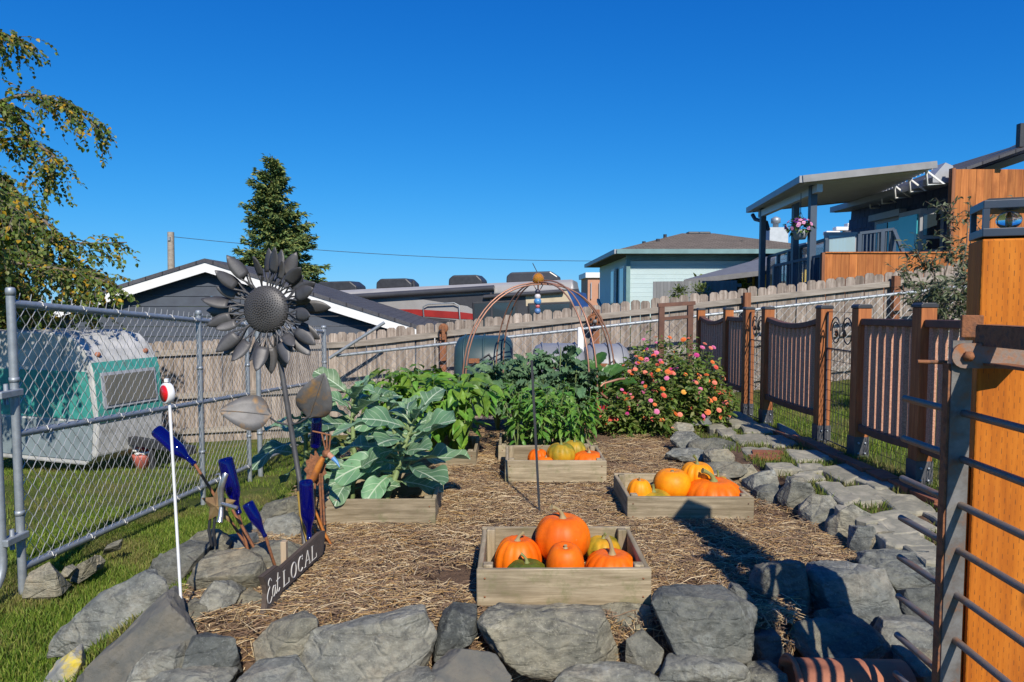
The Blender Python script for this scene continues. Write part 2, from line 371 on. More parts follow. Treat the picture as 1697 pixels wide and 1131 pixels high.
def build_ground():
    xs = np.unique(np.concatenate([np.linspace(-300, -12, 12), np.linspace(-12, -4, 17), np.linspace(-4, 5, 151), np.linspace(5, 16, 23), np.linspace(16, 300, 12)]))
    ys = np.unique(np.concatenate([np.linspace(-60, 0, 8), np.linspace(0, 1.6, 6), np.linspace(1.6, 7, 121), np.linspace(7, 14, 40), np.linspace(14, 60, 24), np.linspace(60, 1500, 12)]))
    X, Y = np.meshgrid(xs, ys); Z = ground_np(X, Y)
    near = ((X > -3) & (X < 4) & (Y > 1.5) & (Y < 8)).astype(float)
    Z = Z + near * .012 * np.sin(X * 9.1 + Y * 4.3) * np.sin(Y * 8.2 - X * 3.1) - near * .004
    n, m = X.shape
    q = np.array([[j * m + i, j * m + i + 1, (j + 1) * m + i + 1, (j + 1) * m + i] for j in range(n - 1) for i in range(m - 1)])
    verts = np.stack([X.ravel(), Y.ravel(), Z.ravel()], 1)
    # what covers the soil: 1 = lawn
    lawn = np.maximum(1 - sm(-1.55, -1.3, X + .08 * np.sin(Y * 5)), sm(2.3, 2.45, X))
    lawn = np.maximum(lawn, sm(9.9, 10.2, Y)); lawn = np.maximum(lawn, (1 - sm(1.2, 1.6, Y)) * .8)
    c = np.stack([lawn.ravel()] * 3, 1)
    m_, nt, bs = newmat('ground_cover'); vec = coords(nt, shift=False)
    a = nt.nodes.new('ShaderNodeVertexColor'); a.layer_name = 'col'
    soil = ramp(nt, nz(nt, vec, 6, 12, .7), [(.3, (.09, .055, .036)), (.5, (.175, .112, .072)), (.72, (.25, .17, .11))])
    grs = ramp(nt, nz(nt, vec, 3.5, 10, .7), [(.3, (.06, .085, .018)), (.5, (.11, .135, .028)), (.72, (.20, .165, .065))])
    nt.links.new(mixc(nt, soil, grs, a.outputs[0]), bs.inputs['Base Color']); bs.inputs['Roughness'].default_value = .95; bs.inputs['Specular IOR Level'].default_value = .15
    bump(nt, bs, nz(nt, vec, 40, 10, .75), .9, .03)
    o = link('ground', npmesh('ground', verts, q, m_, c, True), kind='structure'); return o
build_ground()

# ---------------------------------------------------------------- chain link
def chainlink(name, parent, A, B, ztA, ztB, zbA, zbB, pitch=.0405, r=.0019, mt='wire'):
    """mesh of zigzag wires between two posts; A, B are (x, y)"""
    A = np.array(A, float); B = np.array(B, float); L = np.linalg.norm(B - A); n = int(L / pitch); d = (B - A) / L; nr = np.array([-d[1], d[0]])
    segs = []
    H = ((ztA - zbA) + (ztB - zbB)) / 2; k = int(H / pitch)
    i = np.arange(n)[:, None]; j = np.arange(k + 1)[None, :]
    s = (i + ((j + i) % 2)) * pitch; s = np.clip(s, 0, L)
    f = s / L; t = j / k
    z = (zbA + (zbB - zbA) * f) * (1 - t) + (ztA + (ztB - ztA) * f) * t
    off = (((j + i) % 2) - .5) * .006
    P = np.stack([A[0] + d[0] * s + nr[0] * off, A[1] + d[1] * s + nr[1] * off, z], -1)
    a = P[:, :-1].reshape(-1, 3); b = P[:, 1:].reshape(-1, 3)
    # twisted tips above the rail
    tp = P[::2, -1]; a = np.vstack([a, tp]); b = np.vstack([b, tp + np.array([d[0] * .012, d[1] * .012, .035])])
    t_ = b - a; t_ /= np.linalg.norm(t_, axis=1)[:, None]
    u = np.cross(t_, np.array([nr[0], nr[1], 0])); u /= np.linalg.norm(u, axis=1)[:, None]; w_ = np.cross(t_, u)
    vs_ = []
    for e in (a, b):
        for q in range(3):
            an = 2 * math.pi * q / 3; vs_.append(e + (u * math.cos(an) + w_ * math.sin(an)) * r)
    m = len(a); verts = np.stack(vs_, 1).reshape(-1, 3); base = np.arange(m)[:, None] * 6
    quads = np.concatenate([base + np.array([[q, (q + 1) % 3, 3 + (q + 1) % 3, 3 + q]]) for q in range(3)])
    return link(name, npmesh(name, verts, quads, G[mt]), parent, 'stuff')
def pipe(name, parent, a, b, r, cap=True, mat_='steel'):
    mb = MB(); mb.tube([a, b], r, 12)
    return mb.build(name, G[mat_], parent)
def fence_post(parent, x, y, zt, zb, r=.03):
    mb = MB(); mb.tube([(x, y, zb), (x, y, zt)], r, 14); p = mb.build('post', G['steel'], parent)
    c = MB(); c.lathe([(r * 1.1, -.03), (r * 1.14, -.01), (r * 1.1, 0), (r * .95, .008), (0.001, .012)], 14, Matrix.Translation((x, y, zt))); c.build('post_cap', G['steel'], p)
    b = MB()
    for q in (.3, .72): b.lathe([(r * 1.15, -.012), (r * 1.15, .012)], 14, Matrix.Translation((x, y, zb + (zt - zb) * q)))
    b.build('band', G['steel'], p); return p
FX = -2.47
def ltop(y): return 1.18 - .069 * (y - 3.37)
def lbot(y): return ltop(y) - 1.40
cl = thing('chain_link_fence', 'galvanised chain link fence with middle rail between lawn and parked camper', 'fence', (FX, 3.37, ground(FX, 3.37)))
ys_ = [3.37, 5.38, 6.35]
for y in ys_: fence_post(cl, FX, y, ltop(y) + .03, ground(FX, y) - .05, .020)
fence_post(cl, FX, 6.62, ltop(6.62) + .02, ground(FX, 6.62) - .05, .024)
fence_post(cl, FX, 8.95, ltop(8.95) + .03, ground(FX, 8.95) - .05, .032)
for y0, y1 in ((3.37, 5.38), (5.38, 6.35), (6.62, 8.95)):
    pipe('top_rail', cl, (FX, y0, ltop(y0) - .04), (FX, y1, ltop(y1) - .04), .021)
    pipe('middle_rail', cl, (FX, y0, ltop(y0) - .69), (FX, y1, ltop(y1) - .69), .019)
    pipe('bottom_rail', cl, (FX, y0, lbot(y0) + .03), (FX, y1, lbot(y1) + .03), .02)
    chainlink('wire_mesh', cl, (FX + .012, y0), (FX + .012, y1), ltop(y0) - .02, ltop(y1) - .02, lbot(y0) + .03, lbot(y1) + .03, r=.0021)
    tb = MB()
    for q in np.arange(y0 + .2, y1, .34):
        for zz in (ltop(q) - .04, ltop(q) - .69, lbot(q) + .03):
            tb.tube([(FX + .024 * math.cos(a), q + .004 * a, zz + .024 * math.sin(a)) for a in np.linspace(0, 6.3, 9)], .0028, 4)
    tb.build('wire_tie', G['wire'], cl)
# walk gate left of the near post
gt = thing('chain_link_gate', 'round cornered chain link gate hung on the tall fence post', 'gate', (-2.47, 3.25, ground(-2.47, 3.2)))
gx = [(-2.475, 3.25), (-2.475, 2.1)]
zt_, zb_ = ltop(3.37) - .24, lbot(3.37) - .04
pts = [(-2.475, 2.1, zt_)] + [(-2.475, 3.10 + .15 * math.sin(a), zt_ - .15 + .15 * math.cos(a)) for a in np.linspace(0, math.pi / 2, 7)] + \
      [(-2.475, 3.10 + .15 * math.cos(a), zb_ + .15 - .15 * math.sin(a)) for a in np.linspace(0, math.pi / 2, 7)] + [(-2.475, 2.1, zb_)]
MB().tube(pts, .02, 12).build('gate_frame', G['steel'], gt)
chainlink('wire_mesh', gt, (-2.47, 2.1), (-2.47, 3.23), zt_, zt_, zb_, zb_)
for q in (.2, .8):
    h = MB(); zz = zb_ + (zt_ - zb_) * q; h.box((-2.462, 3.31, zz), (.055, .15, .035)); h.tube([(-2.462, 3.30, zz - .05), (-2.462, 3.30, zz + .05)], .012, 8); h.build('hinge', G['steel'], gt, bevel=.006)

# back chain link (low), running up the slope in front of the planks
bf = thing('low_chain_link_fence', 'low galvanised chain link fence climbing along the weathered plank fence', 'fence', (0, 9.5, ground(0, 9.5)))
def btop(x): return float(ftop(np.array(x))) - .29
bx_ = [-2.45, .95, 3.6, 6.4]
for i, x in enumerate(bx_):
    if i: fence_post(bf, x, 9.5, btop(x) + .02, ground(x, 9.5) - .05, .025)
for x0, x1 in zip(bx_[:-1], bx_[1:]):
    pipe('top_rail', bf, (x0, 9.5, btop(x0)), (x1, 9.5, btop(x1)), .022)
    chainlink('wire_mesh', bf, (x0, 9.48), (x1, 9.48), btop(x0) + .02, btop(x1) + .02, btop(x0) - 1.12, btop(x1) - 1.12, pitch=.058, r=.0024, mt='steel')
pipe('brace', bf, at(546, 594, 9.45), at(637, 535, 9.45), .022)

# ---------------------------------------------------------------- weathered plank fence
wf = thing('plank_fence', 'weathered grey dog-eared plank fence along the back of the garden', 'fence', (0, 10, ground(0, 10)))
pw = .138
def picket_mesh(k):
    h = 1.5 + .012 * k; x = pw / 2 - .002; e = .03
    mb = MB(); mb.prism([(-x, 0), (x, 0), (x, h - e), (x - e, h), (-x + e, h), (-x, h - e)], -.009, .009)
    return mb.mesh('picket', G['picket'])
pk = [picket_mesh(k) for k in range(3)]
x = -6.6; i = 0
while x < 6.6:
    zt = float(ftop(np.array(x))) + rnd(-.008, .008)
    m = Matrix.Translation((x, 10 + rnd(-.004, .004), zt - 1.5)) @ Matrix.Rotation(rnd(-.006, .006), 4, 'Y') @ Matrix.Rotation(rnd(-.03, .03), 4, 'Z')
    inst('picket', pk[i % 3], wf, m); x += pw + rnd(.002, .007); i += 1
for z0, hh in ((-.16, .085), (-.80, .085), (-1.32, .085)):
    segs = [(-6.6, -2.3), (-2.3, -1.0), (-1.0, 1.22), (1.22, 3.40), (3.40, 5.55), (5.55, 6.6)]
    for a, b in segs:
        za, zb = float(ftop(np.array(a))) + z0, float(ftop(np.array(b))) + z0
        MB().beam((a + .004, 9.965, za), (b - .004, 9.965, zb), .04, hh).build('fence_rail', G['rail'], wf, bevel=.004)
for x in (-1.0, 1.22, 3.40, 5.55):
    zt = float(ftop(np.array(x)))
    MB().box((x, 9.90, zt - .80), (.092, .088, 1.5)).build('fence_post', G['postwood'], wf, bevel=.004)

# rusty wheels and pulleys hung on the fence posts
def rusty_wheel(x, z, r, label, hook=False):
    t = thing('rusty_wheel_ornament', label, 'ornament', (x, 9.83, z))
    mb = MB(); mb.tube([(x + r * math.cos(a), 9.83, z + r * math.sin(a)) for a in np.linspace(0, 2 * math.pi, 21)], .016, 6); mb.build('rim', G['rust'], t)
    mb = MB(); mb.lathe([(r * .93, -.008), (r * .93, .008)], 20, Matrix.Translation((x, 9.83, z)) @ Matrix.Rotation(math.pi / 2, 4, 'X')); mb.build('disc', G['rust'], t)
    mb = MB(); mb.lathe([(r * .3, -.03), (r * .3, .03)], 12, Matrix.Translation((x, 9.815, z)) @ Matrix.Rotation(math.pi / 2, 4, 'X')); mb.build('hub', G['rustgrey'], t)
    for k in range(5):
        a = k * 1.257; MB().lathe([(.016, -.014), (.016, .014)], 8, Matrix.Translation((x + r * .62 * math.cos(a), 9.815, z + r * .62 * math.sin(a))) @ Matrix.Rotation(math.pi / 2, 4, 'X')).build('bolt', G['black'], t)
rusty_wheel(1.19, at(982, 533, 9.83).z, .105, 'round rusty wheel with bolts hung behind the copper arch')
p = at(735, 549, 9.83)
t = thing('rusty_pulley', 'rusty pulley block with hook hung on the post beside the dark tumbler', 'pulley', p)
MB().lathe([(.05, -.02), (.07, -.008), (.07, .008), (.05, .02)], 16, Matrix.Translation(p + V((0, 0, .04))) @ Matrix.Rotation(math.pi / 2, 4, 'X')).build('sheave', G['rust'], t)
MB().box(p + V((0, -.01, -.02)), (.05, .05, .22)).build('block', G['rust'], t, bevel=.01)
MB().tube([p + V((-.03 - .045 * math.sin(a), -.02, -.04 - .06 * math.cos(a))) for a in np.linspace(-.3, 3.6, 10)], .008, 6).build('hook', G['black'], t)

# ---------------------------------------------------------------- dark slate shed
O = at(347, 430, 13.0); zg = -1.6; SH = O.z - zg
sh = thing('garden_shed', 'dark slate blue gabled shed with white bargeboards behind the plank fence', 'shed', (O.x, 13, zg), (0, 0, R(5)))
pit = .32; half = 5.2
z = 0.; k = 0
while z < SH - .15:
    z1 = min(z + .19, SH - .14)
    def hw(zz): return max(.02, min(half - .3, (SH - .14 - zz) / pit))
    a, b = hw(z), hw(z1)
    MB().prism([(-a, z), (a, z), (b, z1 - .004), (-b, z1 - .004)], .012, -.0).build('siding_board', G['slate'], sh, local=True)
    MB().prism([(-a, z), (a, z), (a - .05, z + .02), (-a + .05, z + .02)], .0, -.014).build('siding_lap', G['slate'], sh, local=True)
    z += .19; k += 1
for s in (-1, 1):
    MB().prism([(0, SH - .07), (s * half, SH - .07 - half * pit), (s * half, SH - .25 - half * pit), (0, SH - .25)], -.24, -.20).build('bargeboard', G['white'], sh, local=True)
    MB().prism([(0, SH), (s * half, SH - half * pit), (s * half, SH - .07 - half * pit), (0, SH - .07)], -.26, 5.2).build('roof', G['shingle_grey'], sh, local=True)
    MB().prism([(0, SH - .072), (s * half, SH - .072 - half * pit), (s * half, SH - .11 - half * pit), (0, SH - .11)], -.198, 5.1).build('soffit', G['graypaint'], sh, local=True)
MB().box((0, 2.6, (SH - .25 - half * pit) / 2), (2 * half - .7, 5.0, SH - .25 - half * pit)).build('wall', G['slate'], sh, local=True)
vt = MB(); vt.box((.35, -.02, SH - .72), (.42, .05, .2)); vp = vt.build('vent', G['slate'], sh, local=True)

# ---------------------------------------------------------------- motorhome
fr = at(985, 470, 18.5); rv = thing('motorhome', 'long grey motorhome with red stripe and rolled awning beyond the fence', 'motorhome', (fr.x, 18.5, fr.z - 3.16), (0, R(-2.4), R(-9)))
rvbody = mat('motorhome_grey', (.33, .32, .31), (.29, .28, .27), 3, .35, .02)
rvdark = mat('motorhome_charcoal', (.045, .045, .05), (.06, .06, .065), 3, .35, .02)
rvred = mat('motorhome_red', (.34, .03, .025), None, 3, .35, 0); rvcream = mat('motorhome_cream', (.62, .52, .36), None, 3, .4, 0)
rvblue = mat('motorhome_blue', (.03, .09, .28), (.02, .05, .16), 3, .25, 0)
Lr = 9.6
body = MB(); prof = [(0, .5), (0, 3.05), (.06, 3.22), (.22, 3.3), (2.2, 3.3), (2.36, 3.22), (2.42, 3.05), (2.42, .5)]
body.add([V((-Lr, y, z)) for y, z in prof] + [V((-.45 if z > 3 else 0, y, z)) for y, z in prof],
         [(i, i + 1, len(prof) + i + 1, len(prof) + i) for i in range(len(prof) - 1)] + [tuple(range(len(prof) - 1, -1, -1)), tuple(len(prof) + i for i in range(len(prof)))])
body.build('body', rvbody, rv, local=True, bevel=.05)
def swoosh(name, pts_, m_, y=-.012): MB().prism(pts_, y, -.001).build(name, m_, rv, local=True)
swoosh('dark_band', [(-4.9, 2.98), (-.3, 3.03), (0.0, 2.2), (-1.2, 1.9), (-2.6, 2.2), (-3.4, 2.7)], rvdark)
swoosh('red_stripe', [(-6.4, 2.72), (-4.9, 2.66), (-3.6, 2.53), (-2.6, 2.36), (-2.9, 2.27), (-4.2, 2.40), (-5.4, 2.54)], rvred, -.016)
swoosh('dark_stripe', [(-7.2, 2.62), (-5.2, 2.50), (-3.2, 2.25), (-3.2, 1.5), (-7.2, 1.5)], rvdark, -.010)
swoosh('cream_panel', [(-1.75, 2.96), (-.5, 2.99), (-.25, 2.62), (-1.75, 2.62)], rvcream, -.02)
swoosh('nose_panel', [(-.62, 3.02), (-.1, 2.9), (.02, 2.1), (.02, 1.3), (-.36, 1.3), (-.3, 2.3)], rvblue, -.024)
for (x0, x1, z0, z1) in ((-3.25, -2.0, 1.9, 2.80), (-1.7, -.5, 1.9, 2.70), (-4.5, -3.9, 1.75, 2.32)):
    fo = MB(); fo.box(((x0 + x1) / 2, -.03, (z0 + z1) / 2), (x1 - x0, .05, z1 - z0)); w_ = fo.build('window', G['black'], rv, local=True, bevel=.03)
    MB().box(((x0 + x1) / 2, -.06, (z0 + z1) / 2), (x1 - x0 - .12, .012, z1 - z0 - .12)).build('pane', G['pane'], w_, local=True)
MB().tube([(-8.8, -.1, 3.05), (-2.6, -.1, 3.15)], .085, 12).build('awning_roll', rvdark, rv, local=True)
MB().tube([(-2.9, -.11, 2.92), (-.7, -.11, 2.98)], .06, 10).build('slide_awning', rvdark, rv, local=True)
for x in (-8.7, -2.7): MB().box((x, -.07, 2.4), (.06, .05, 1.3)).build('awning_arm', rvdark, rv, local=True)
MB().tube([(-4.65, -.05, 2.3), (-4.65, -.09, 2.72), (-4.5, -.1, 2.79), (-3.75, -.1, 2.79), (-3.62, -.09, 2.72), (-3.62, -.05, 2.3)], .02, 6).build('grab_rail', G['steel'], rv, local=True)
for x, l in ((-8.2, 1.3), (-6.3, 1.1), (-4.1, 1.0), (-2.4, 1.5)):
    MB().prism([(x, 3.3), (x + l, 3.3), (x + l, 3.42), (x + l * .85, 3.58), (x + .15, 3.60), (x + .02, 3.5)], .7, 1.5).build('roof_unit', G['black'] if x < -3 else rvdark, rv, local=True, bevel=.04)
MB().tube([(-1.4, 1.0, 3.3), (-1.65, 1.0, 3.85)], .012, 5).build('antenna', G['black'], rv, local=True)
MB().tube([(-5.2, .9, 3.3), (-5.2, .9, 3.5)], .05, 8).build('roof_vent', rvdark, rv, local=True)
for x in (-7.2, -1.6):
    tw = MB().lathe([(.45, -.14), (.48, -.1), (.48, .1), (.45, .14)], 20, Matrix.Translation((x, .12, .48)) @ Matrix.Rotation(math.pi / 2, 4, 'X')).build('wheel', G['black'], rv, local=True)

# ---------------------------------------------------------------- terracotta block far off
b0 = at(985, 455, 42); b1 = at(1040, 500, 42)
ob = thing('terracotta_building', 'low terracotta coloured building with white cornice far behind', 'building', (b0.x + 1.2, 43, -2.4))
MB().box((b0.x + 1.2, 44, (b0.z - 3) / 2), (3.2, 4, b0.z + 3)).build('wall', mat('terracotta_render', (.52, .27, .17), (.47, .24, .15), 3, .8, .05), ob)
MB().box((b0.x + 1.2, 44, b0.z - .05), (3.5, 4.3, .32)).build('cornice', G['white'], ob)
MB().box((b0.x + .8, 41.97, b0.z - 1.1), (1.0, .08, .9)).build('window', G['pane'], ob)
MB().box((b0.x + .8, 44, b0.z + .25), (.4, .4, .4)).build('chimney', G['black'], ob)
for k in range(5): MB().box((b0.x - .2 + k * .5, 41.9, b0.z - 1.0), (.06, .06, 1.0)).build('railing_post', G['graypaint'], ob)

# ---------------------------------------------------------------- pale mint house
c = at(1043, 417, 25); ze = c.z; mint = mat('mint_siding', (.52, .64, .65), (.48, .60, .61), 2, .6, .05, rv=.03); tealtrim = mat('teal_trim', (.17, .30, .30), None, 3, .5, 0)
mh = thing('mint_house', 'pale mint clapboard house with brown hip roof behind the fence', 'house', (7.5, 29, -1))
x0, x1, y0, y1 = c.x, 11.2, 25.0, 34.0
MB().box(((x0 + x1) / 2 + .05, (y0 + y1) / 2 + .02, (ze - 1) / 2 - .05), (x1 - x0 - .06, y1 - y0 - .06, ze + .9)).build('wall', mint, mh)
z = ze - .35
bm = MB(); bm.box((0, 0, 0), (x1 - x0, .03, .155)); bmm = None
for k in range(15):
    mm = Matrix.Translation(((x0 + x1) / 2, y0 - .005, ze - .42 - k * .163)) @ Matrix.Rotation(R(6), 4, 'X')
    if bmm is None: bmm = bm.mesh('siding_board', mint)
    inst('siding_board', bmm, mh, mm)
MB().box(((x0 + x1) / 2, y0 - .04, ze - .17), (x1 - x0, .05, .30)).build('frieze', tealtrim, mh)
MB().box((x0 - .05, y0 - .05, (ze - 1) / 2), (.14, .14, ze + 1)).build('downpipe', tealtrim, mh)
ov = .55; rz0 = ze + .02; yr = (y0 + y1) / 2 - 1; zr = at(1150, 387, yr).z
ra, rb = at(1130, 387, yr).x, at(1183, 387, yr).x
E = [V((x0 - ov, y0 - ov, rz0)), V((x1 + ov, y0 - ov, rz0)), V((x1 + ov, y1 + ov, rz0)), V((x0 - ov, y1 + ov, rz0))]; RA, RB = V((ra, yr, zr)), V((rb, yr, zr))
E2 = [e - V((0, 0, .14)) for e in E]
roof = MB(); roof.add(E + [RA, RB] + E2, [(0, 1, 5, 4), (1, 2, 5), (2, 3, 4, 5), (3, 0, 4), (9, 8, 7, 6)]); rf = roof.build('roof', G['shingle_brown'], mh)
MB().beam(E[0] + V((0, -.03, -.06)), E[1] + V((0, -.03, -.06)), .1, .16).build('gutter', tealtrim, mh)
MB().beam(E[0] + V((-.03, 0, -.06)), E[3] + V((-.03, 0, -.06)), .1, .16).build('gutter', G['graypaint'], mh)
for px, py, h in ((1067, 408, .35), (1090, 406, .45), (1102, 395, .3), (1229, 408, .4)):
    p = at(px, py, 26.4 if py > 400 else 27.5); MB().tube([p - V((0, 0, .2)), p + V((0, 0, h * .5))], .07, 8).build('vent_pipe', G['black'], rf)
for px in (1148, 1166):
    p = at(px, 388, yr); MB().box(p, (.5, .4, .16)).build('roof_vent', G['black'], rf, bevel=.05)
for yy, z0, z1, ww in ((26.2, .9, 2.5, 1.1), (28.6, .7, 2.5, 1.0)):
    f_ = MB(); f_.box((x0 - .03, yy, (z0 + z1) / 2), (.08, ww, z1 - z0)); w_ = f_.build('window', G['white'], mh)
    MB().box((x0 - .08, yy, (z0 + z1) / 2), (.02, ww - .2, z1 - z0 - .2)).build('pane', G['pane'], w_)
p0 = at(1020, 500, 27.5); p1 = at(1043, 480, 25.5)
MB().beam((x0 - .7, 25.2, .4), (x0 - .7, 28.5, 1.2), .08, .14).build('stair_rail', tealtrim, mh)

# neighbour: grey board fence, carport roof, yellow cottage
gf = thing('grey_board_fence', 'grey vertical board fence in front of the mint house', 'fence', at(1155, 500, 18))
gboard = mat('grey_board', (.20, .205, .21), (.16, .165, .17), 4, .8, .1, stretch=(1, 1, .2), rv=.15)
bm = MB(); bm.box((0, 0, 0), (.088, .03, 1.0)); bmm = bm.mesh('board', gboard)
xa, xb = at(1085, 480, 18).x, at(1229, 480, 18).x; n = int((xb - xa) / .092)
for k in range(n):
    f = k / n; px = 1085 + 144 * f
    inst('board', bmm, gf, Matrix.Translation((xa + k * .092, 18, at(px, 467 - 2 * f, 18).z - .5)))
MB().box(((xa + xb) / 2, 18.04, at(1150, 470, 18).z - .05), (xb - xa, .06, .09)).build('rail', gboard, gf)
MB().box(((xa + xb) / 2, 18.04, at(1150, 470, 18).z - 1.3), (xb - xa, .10, 1.0)).build('base_board', gboard, gf)
yc = thing('yellow_cottage', 'yellow cottage with grey carport roof beside the deck posts', 'house', (6.6, 21, -.5))
p0, p1 = at(1133, 463, 19.5), at(1262, 447, 19.5)
rfm = MB(); A_, B_, C_, D_ = at(1133, 464, 19), at(1258, 449, 19), at(1300, 418, 23), at(1215, 445, 23)
rfm.add([A_, B_, C_, D_] + [q - V((0, 0, .14)) for q in (A_, B_, C_, D_)], [(0, 1, 2, 3), (7, 6, 5, 4), (0, 4, 5, 1), (1, 5, 6, 2), (2, 6, 7, 3), (3, 7, 4, 0)])
rfm.build('carport_roof', mat('carport_metal', (.17, .17, .175), None, 6, .6, .05), yc)
p = at(1170, 465, 19.2); MB().box((p.x, 19.3, p.z - .8), (.12, .12, 1.7)).build('carport_post', gboard, yc)
yw = mat('yellow_paint', (.55, .40, .10), None, 4, .7, .03)
q0, q1 = at(1228, 460, 22), at(1345, 460, 22); MB().box(((q0.x + q1.x) / 2, 22.9, q0.z - 1.0), (q1.x - q0.x, 1.6, 2.5)).build('wall', yw, yc)
for px in (1243, 1256): q = at(px, 468, 22); MB().box((q.x, 22.05, q.z), (.16, .06, 1.0)).build('window', G['pane'], yc)
q = at(1290, 395, 24); ridge = MB()
A_, B_, C_, D_ = at(1215, 450, 21.5), at(1330, 447, 21.5), at(1345, 418, 25), at(1262, 423, 25)
ridge.add([A_, B_, C_, D_] + [q_ - V((0, 0, .12)) for q_ in (A_, B_, C_, D_)], [(0, 1, 2, 3), (7, 6, 5, 4), (0, 4, 5, 1), (1, 5, 6, 2), (2, 6, 7, 3), (3, 7, 4, 0)])
ridge.build('roof', G['shingle_grey'], yc)
ch = thing('chimney_stack', 'pale block chimney with metal flue cap above the brown roof', 'chimney', at(1285, 420, 30))
p = at(1285, 392, 30); MB().box((p.x, 30, p.z - .4), (.8, .8, 1.5)).build('stack', mat('pale_block', (.50, .54, .56), (.42, .46, .48), 6, .8, .1), ch)
MB().lathe([(.12, 0), (.12, .2), (.2, .22), (.2, .42), (.05, .5)], 12, Matrix.Translation((p.x, 30, p.z + .35))).build('flue_cap', G['steel'], ch)

# ---------------------------------------------------------------- gable behind the deck
gh = thing('grey_roofed_house', 'grey shingled roof with small skylights seen behind the deck railing', 'house', at(1400, 440, 24))
A_, B_, C_, D_ = at(1330, 412, 22), at(1470, 405, 22), at(1475, 355, 27), at(1440, 366, 27)
r_ = MB(); r_.add([A_, B_, C_, D_] + [q - V((0, 0, .2)) for q in (A_, B_, C_, D_)], [(0, 1, 2, 3), (7, 6, 5, 4), (0, 4, 5, 1), (1, 5, 6, 2), (2, 6, 7, 3), (3, 7, 4, 0)])
rr = r_.build('roof', G['shingle_grey'], gh)
for k, (px, py) in enumerate(((1378, 384), (1394, 377), (1413, 371))): MB().box(at(px, py + 3, 24.6), (.5, .3, .14)).build('skylight', G['white'], rr, bevel=.03)
q0 = at(1400, 430, 23.5); MB().box((q0.x + .4, 24.8, q0.z - .2), (3.2, 2.0, 1.6)).build('wall', G['graypaint'], gh)
wf_ = at(1395, 403, 16.6)

# ---------------------------------------------------------------- dark blue house with patio cover and deck
gz = 1.25
dh = thing('dark_blue_house', 'dark blue shingled house with bay window and grey gutters above the cedar fence', 'house', (9.5, 14.5, gz))
dblue = mat('blue_shake', (.035, .052, .115), (.045, .065, .135), 8, .7, .2, rv=.12)
MB().box((9.9, 15.0, 2.3), (2.9, 4.2, 2.4)).build('wall', dblue, dh)
bm = MB(); bm.box((0, 0, 0), (.02, .21, .27)); bmm = bm.mesh('shake', dblue)
for j in range(9):
    for k in range(19):
        inst('shake', bmm, dh, Matrix.Translation((8.436, 13.05 + k * .22 + (j % 2) * .11, 1.3 + j * .25)) @ Matrix.Rotation(R(3), 4, 'Y'))
eg = lambda px, py, Y: at(px, py, Y)
e0, e1 = V((8.0, 17.2, 3.43)), V((8.0, 12.9, 3.43))
MB().beam(e0, e1, .13, .13).build('gutter', G['graypaint'], dh)
MB().prism([(8.06, 3.36), (9.0, 3.42), (9.0, 3.48), (8.06, 3.48)], 17.2, 12.9).build('soffit', G['graypaint'], dh)
lr = MB(); lr.add([V((8.04, 17.3, 3.5)), V((8.04, 12.85, 3.5)), V((11.0, 12.85, 4.55)), V((11.0, 17.3, 4.55)), V((8.04, 17.3, 3.44)), V((8.04, 12.85, 3.44)), V((11.0, 12.85, 4.49)), V((11.0, 17.3, 4.49))], [(0, 1, 2, 3), (7, 6, 5, 4), (0, 4, 5, 1), (1, 5, 6, 2), (2, 6, 7, 3), (3, 7, 4, 0)])
lr.build('roof', G['shingle_grey'], dh)
# near wing with its own eave
u0, u1 = at(1605, 279, 15.2), at(1730, 233, 12.9)
MB().beam(u0, u1, .14, .15).build('gutter', G['graypaint'], dh)
wr = MB(); A_, B_ = u0 + V((.05, 0, .06)), u1 + V((.05, 0, .06)); C_, D_ = B_ + V((2.6, 1.0, 1.1)), A_ + V((2.6, 1.0, 1.1))
wr.add([A_, B_, C_, D_] + [q - V((0, 0, .1)) for q in (A_, B_, C_, D_)], [(0, 1, 2, 3), (7, 6, 5, 4), (0, 4, 5, 1), (1, 5, 6, 2), (2, 6, 7, 3), (3, 7, 4, 0)])
wr.build('roof', G['shingle_grey'], dh)
MB().add([u0 + V((.06, .02, -.08)), u1 + V((.06, .02, -.08)), u1 + V((.7, .3, -.02)), u0 + V((.7, .3, -.02))], [(0, 1, 2, 3)]).build('soffit', G['graypaint'], dh, solid=.03)
ge = MB(); p = at(1558, 290, 12.6); gm = Matrix.Translation((p.x, 12.55, p.z - .15))
ge.prism([(-.16, 0), (.2, 0), (.2, .3), (.06, .36), (-.16, .1)], 0, .3, gm); ge.build('eave_return', G['graypaint'], dh)
# chimney pipe
p = at(1692, 225, 12); MB().box(p, (.1, .1, .4)).build('vent_pipe', G['black'], dh)
# sliding door + bay window on the wall x = 8.42
def xw(px, Y=None): return 8.42 * FPX / (px - 848.5)
for (pa, pb, zt, zb, nm) in ((1452, 1495, 3.0, 1.35, 'sliding_door'),):
    ya, yb = xw(pa), xw(pb)
    f_ = MB(); f_.box((8.40, (ya + yb) / 2, (zt + zb) / 2), (.1, abs(ya - yb) + .12, zt - zb)); d_ = f_.build(nm, G['graypaint'], dh)
    for q in (0, 1):
        yy = ya + (yb - ya) * (.27 + .46 * q); MB().box((8.34, yy, (zt + zb) / 2), (.03, abs(ya - yb) * .42, zt - zb - .2)).build('pane', G['pane'] if q == 0 else G['tealpane'], d_)
    MB().box((8.30, (ya + yb) / 2, zt + .05), (.16, abs(ya - yb) + .2, .14)).build('awning', G['graypaint'], dh)
ya, yb = xw(1506), xw(1558)
bw = MB(); ym, hw_ = (ya + yb) / 2, abs(ya - yb) / 2
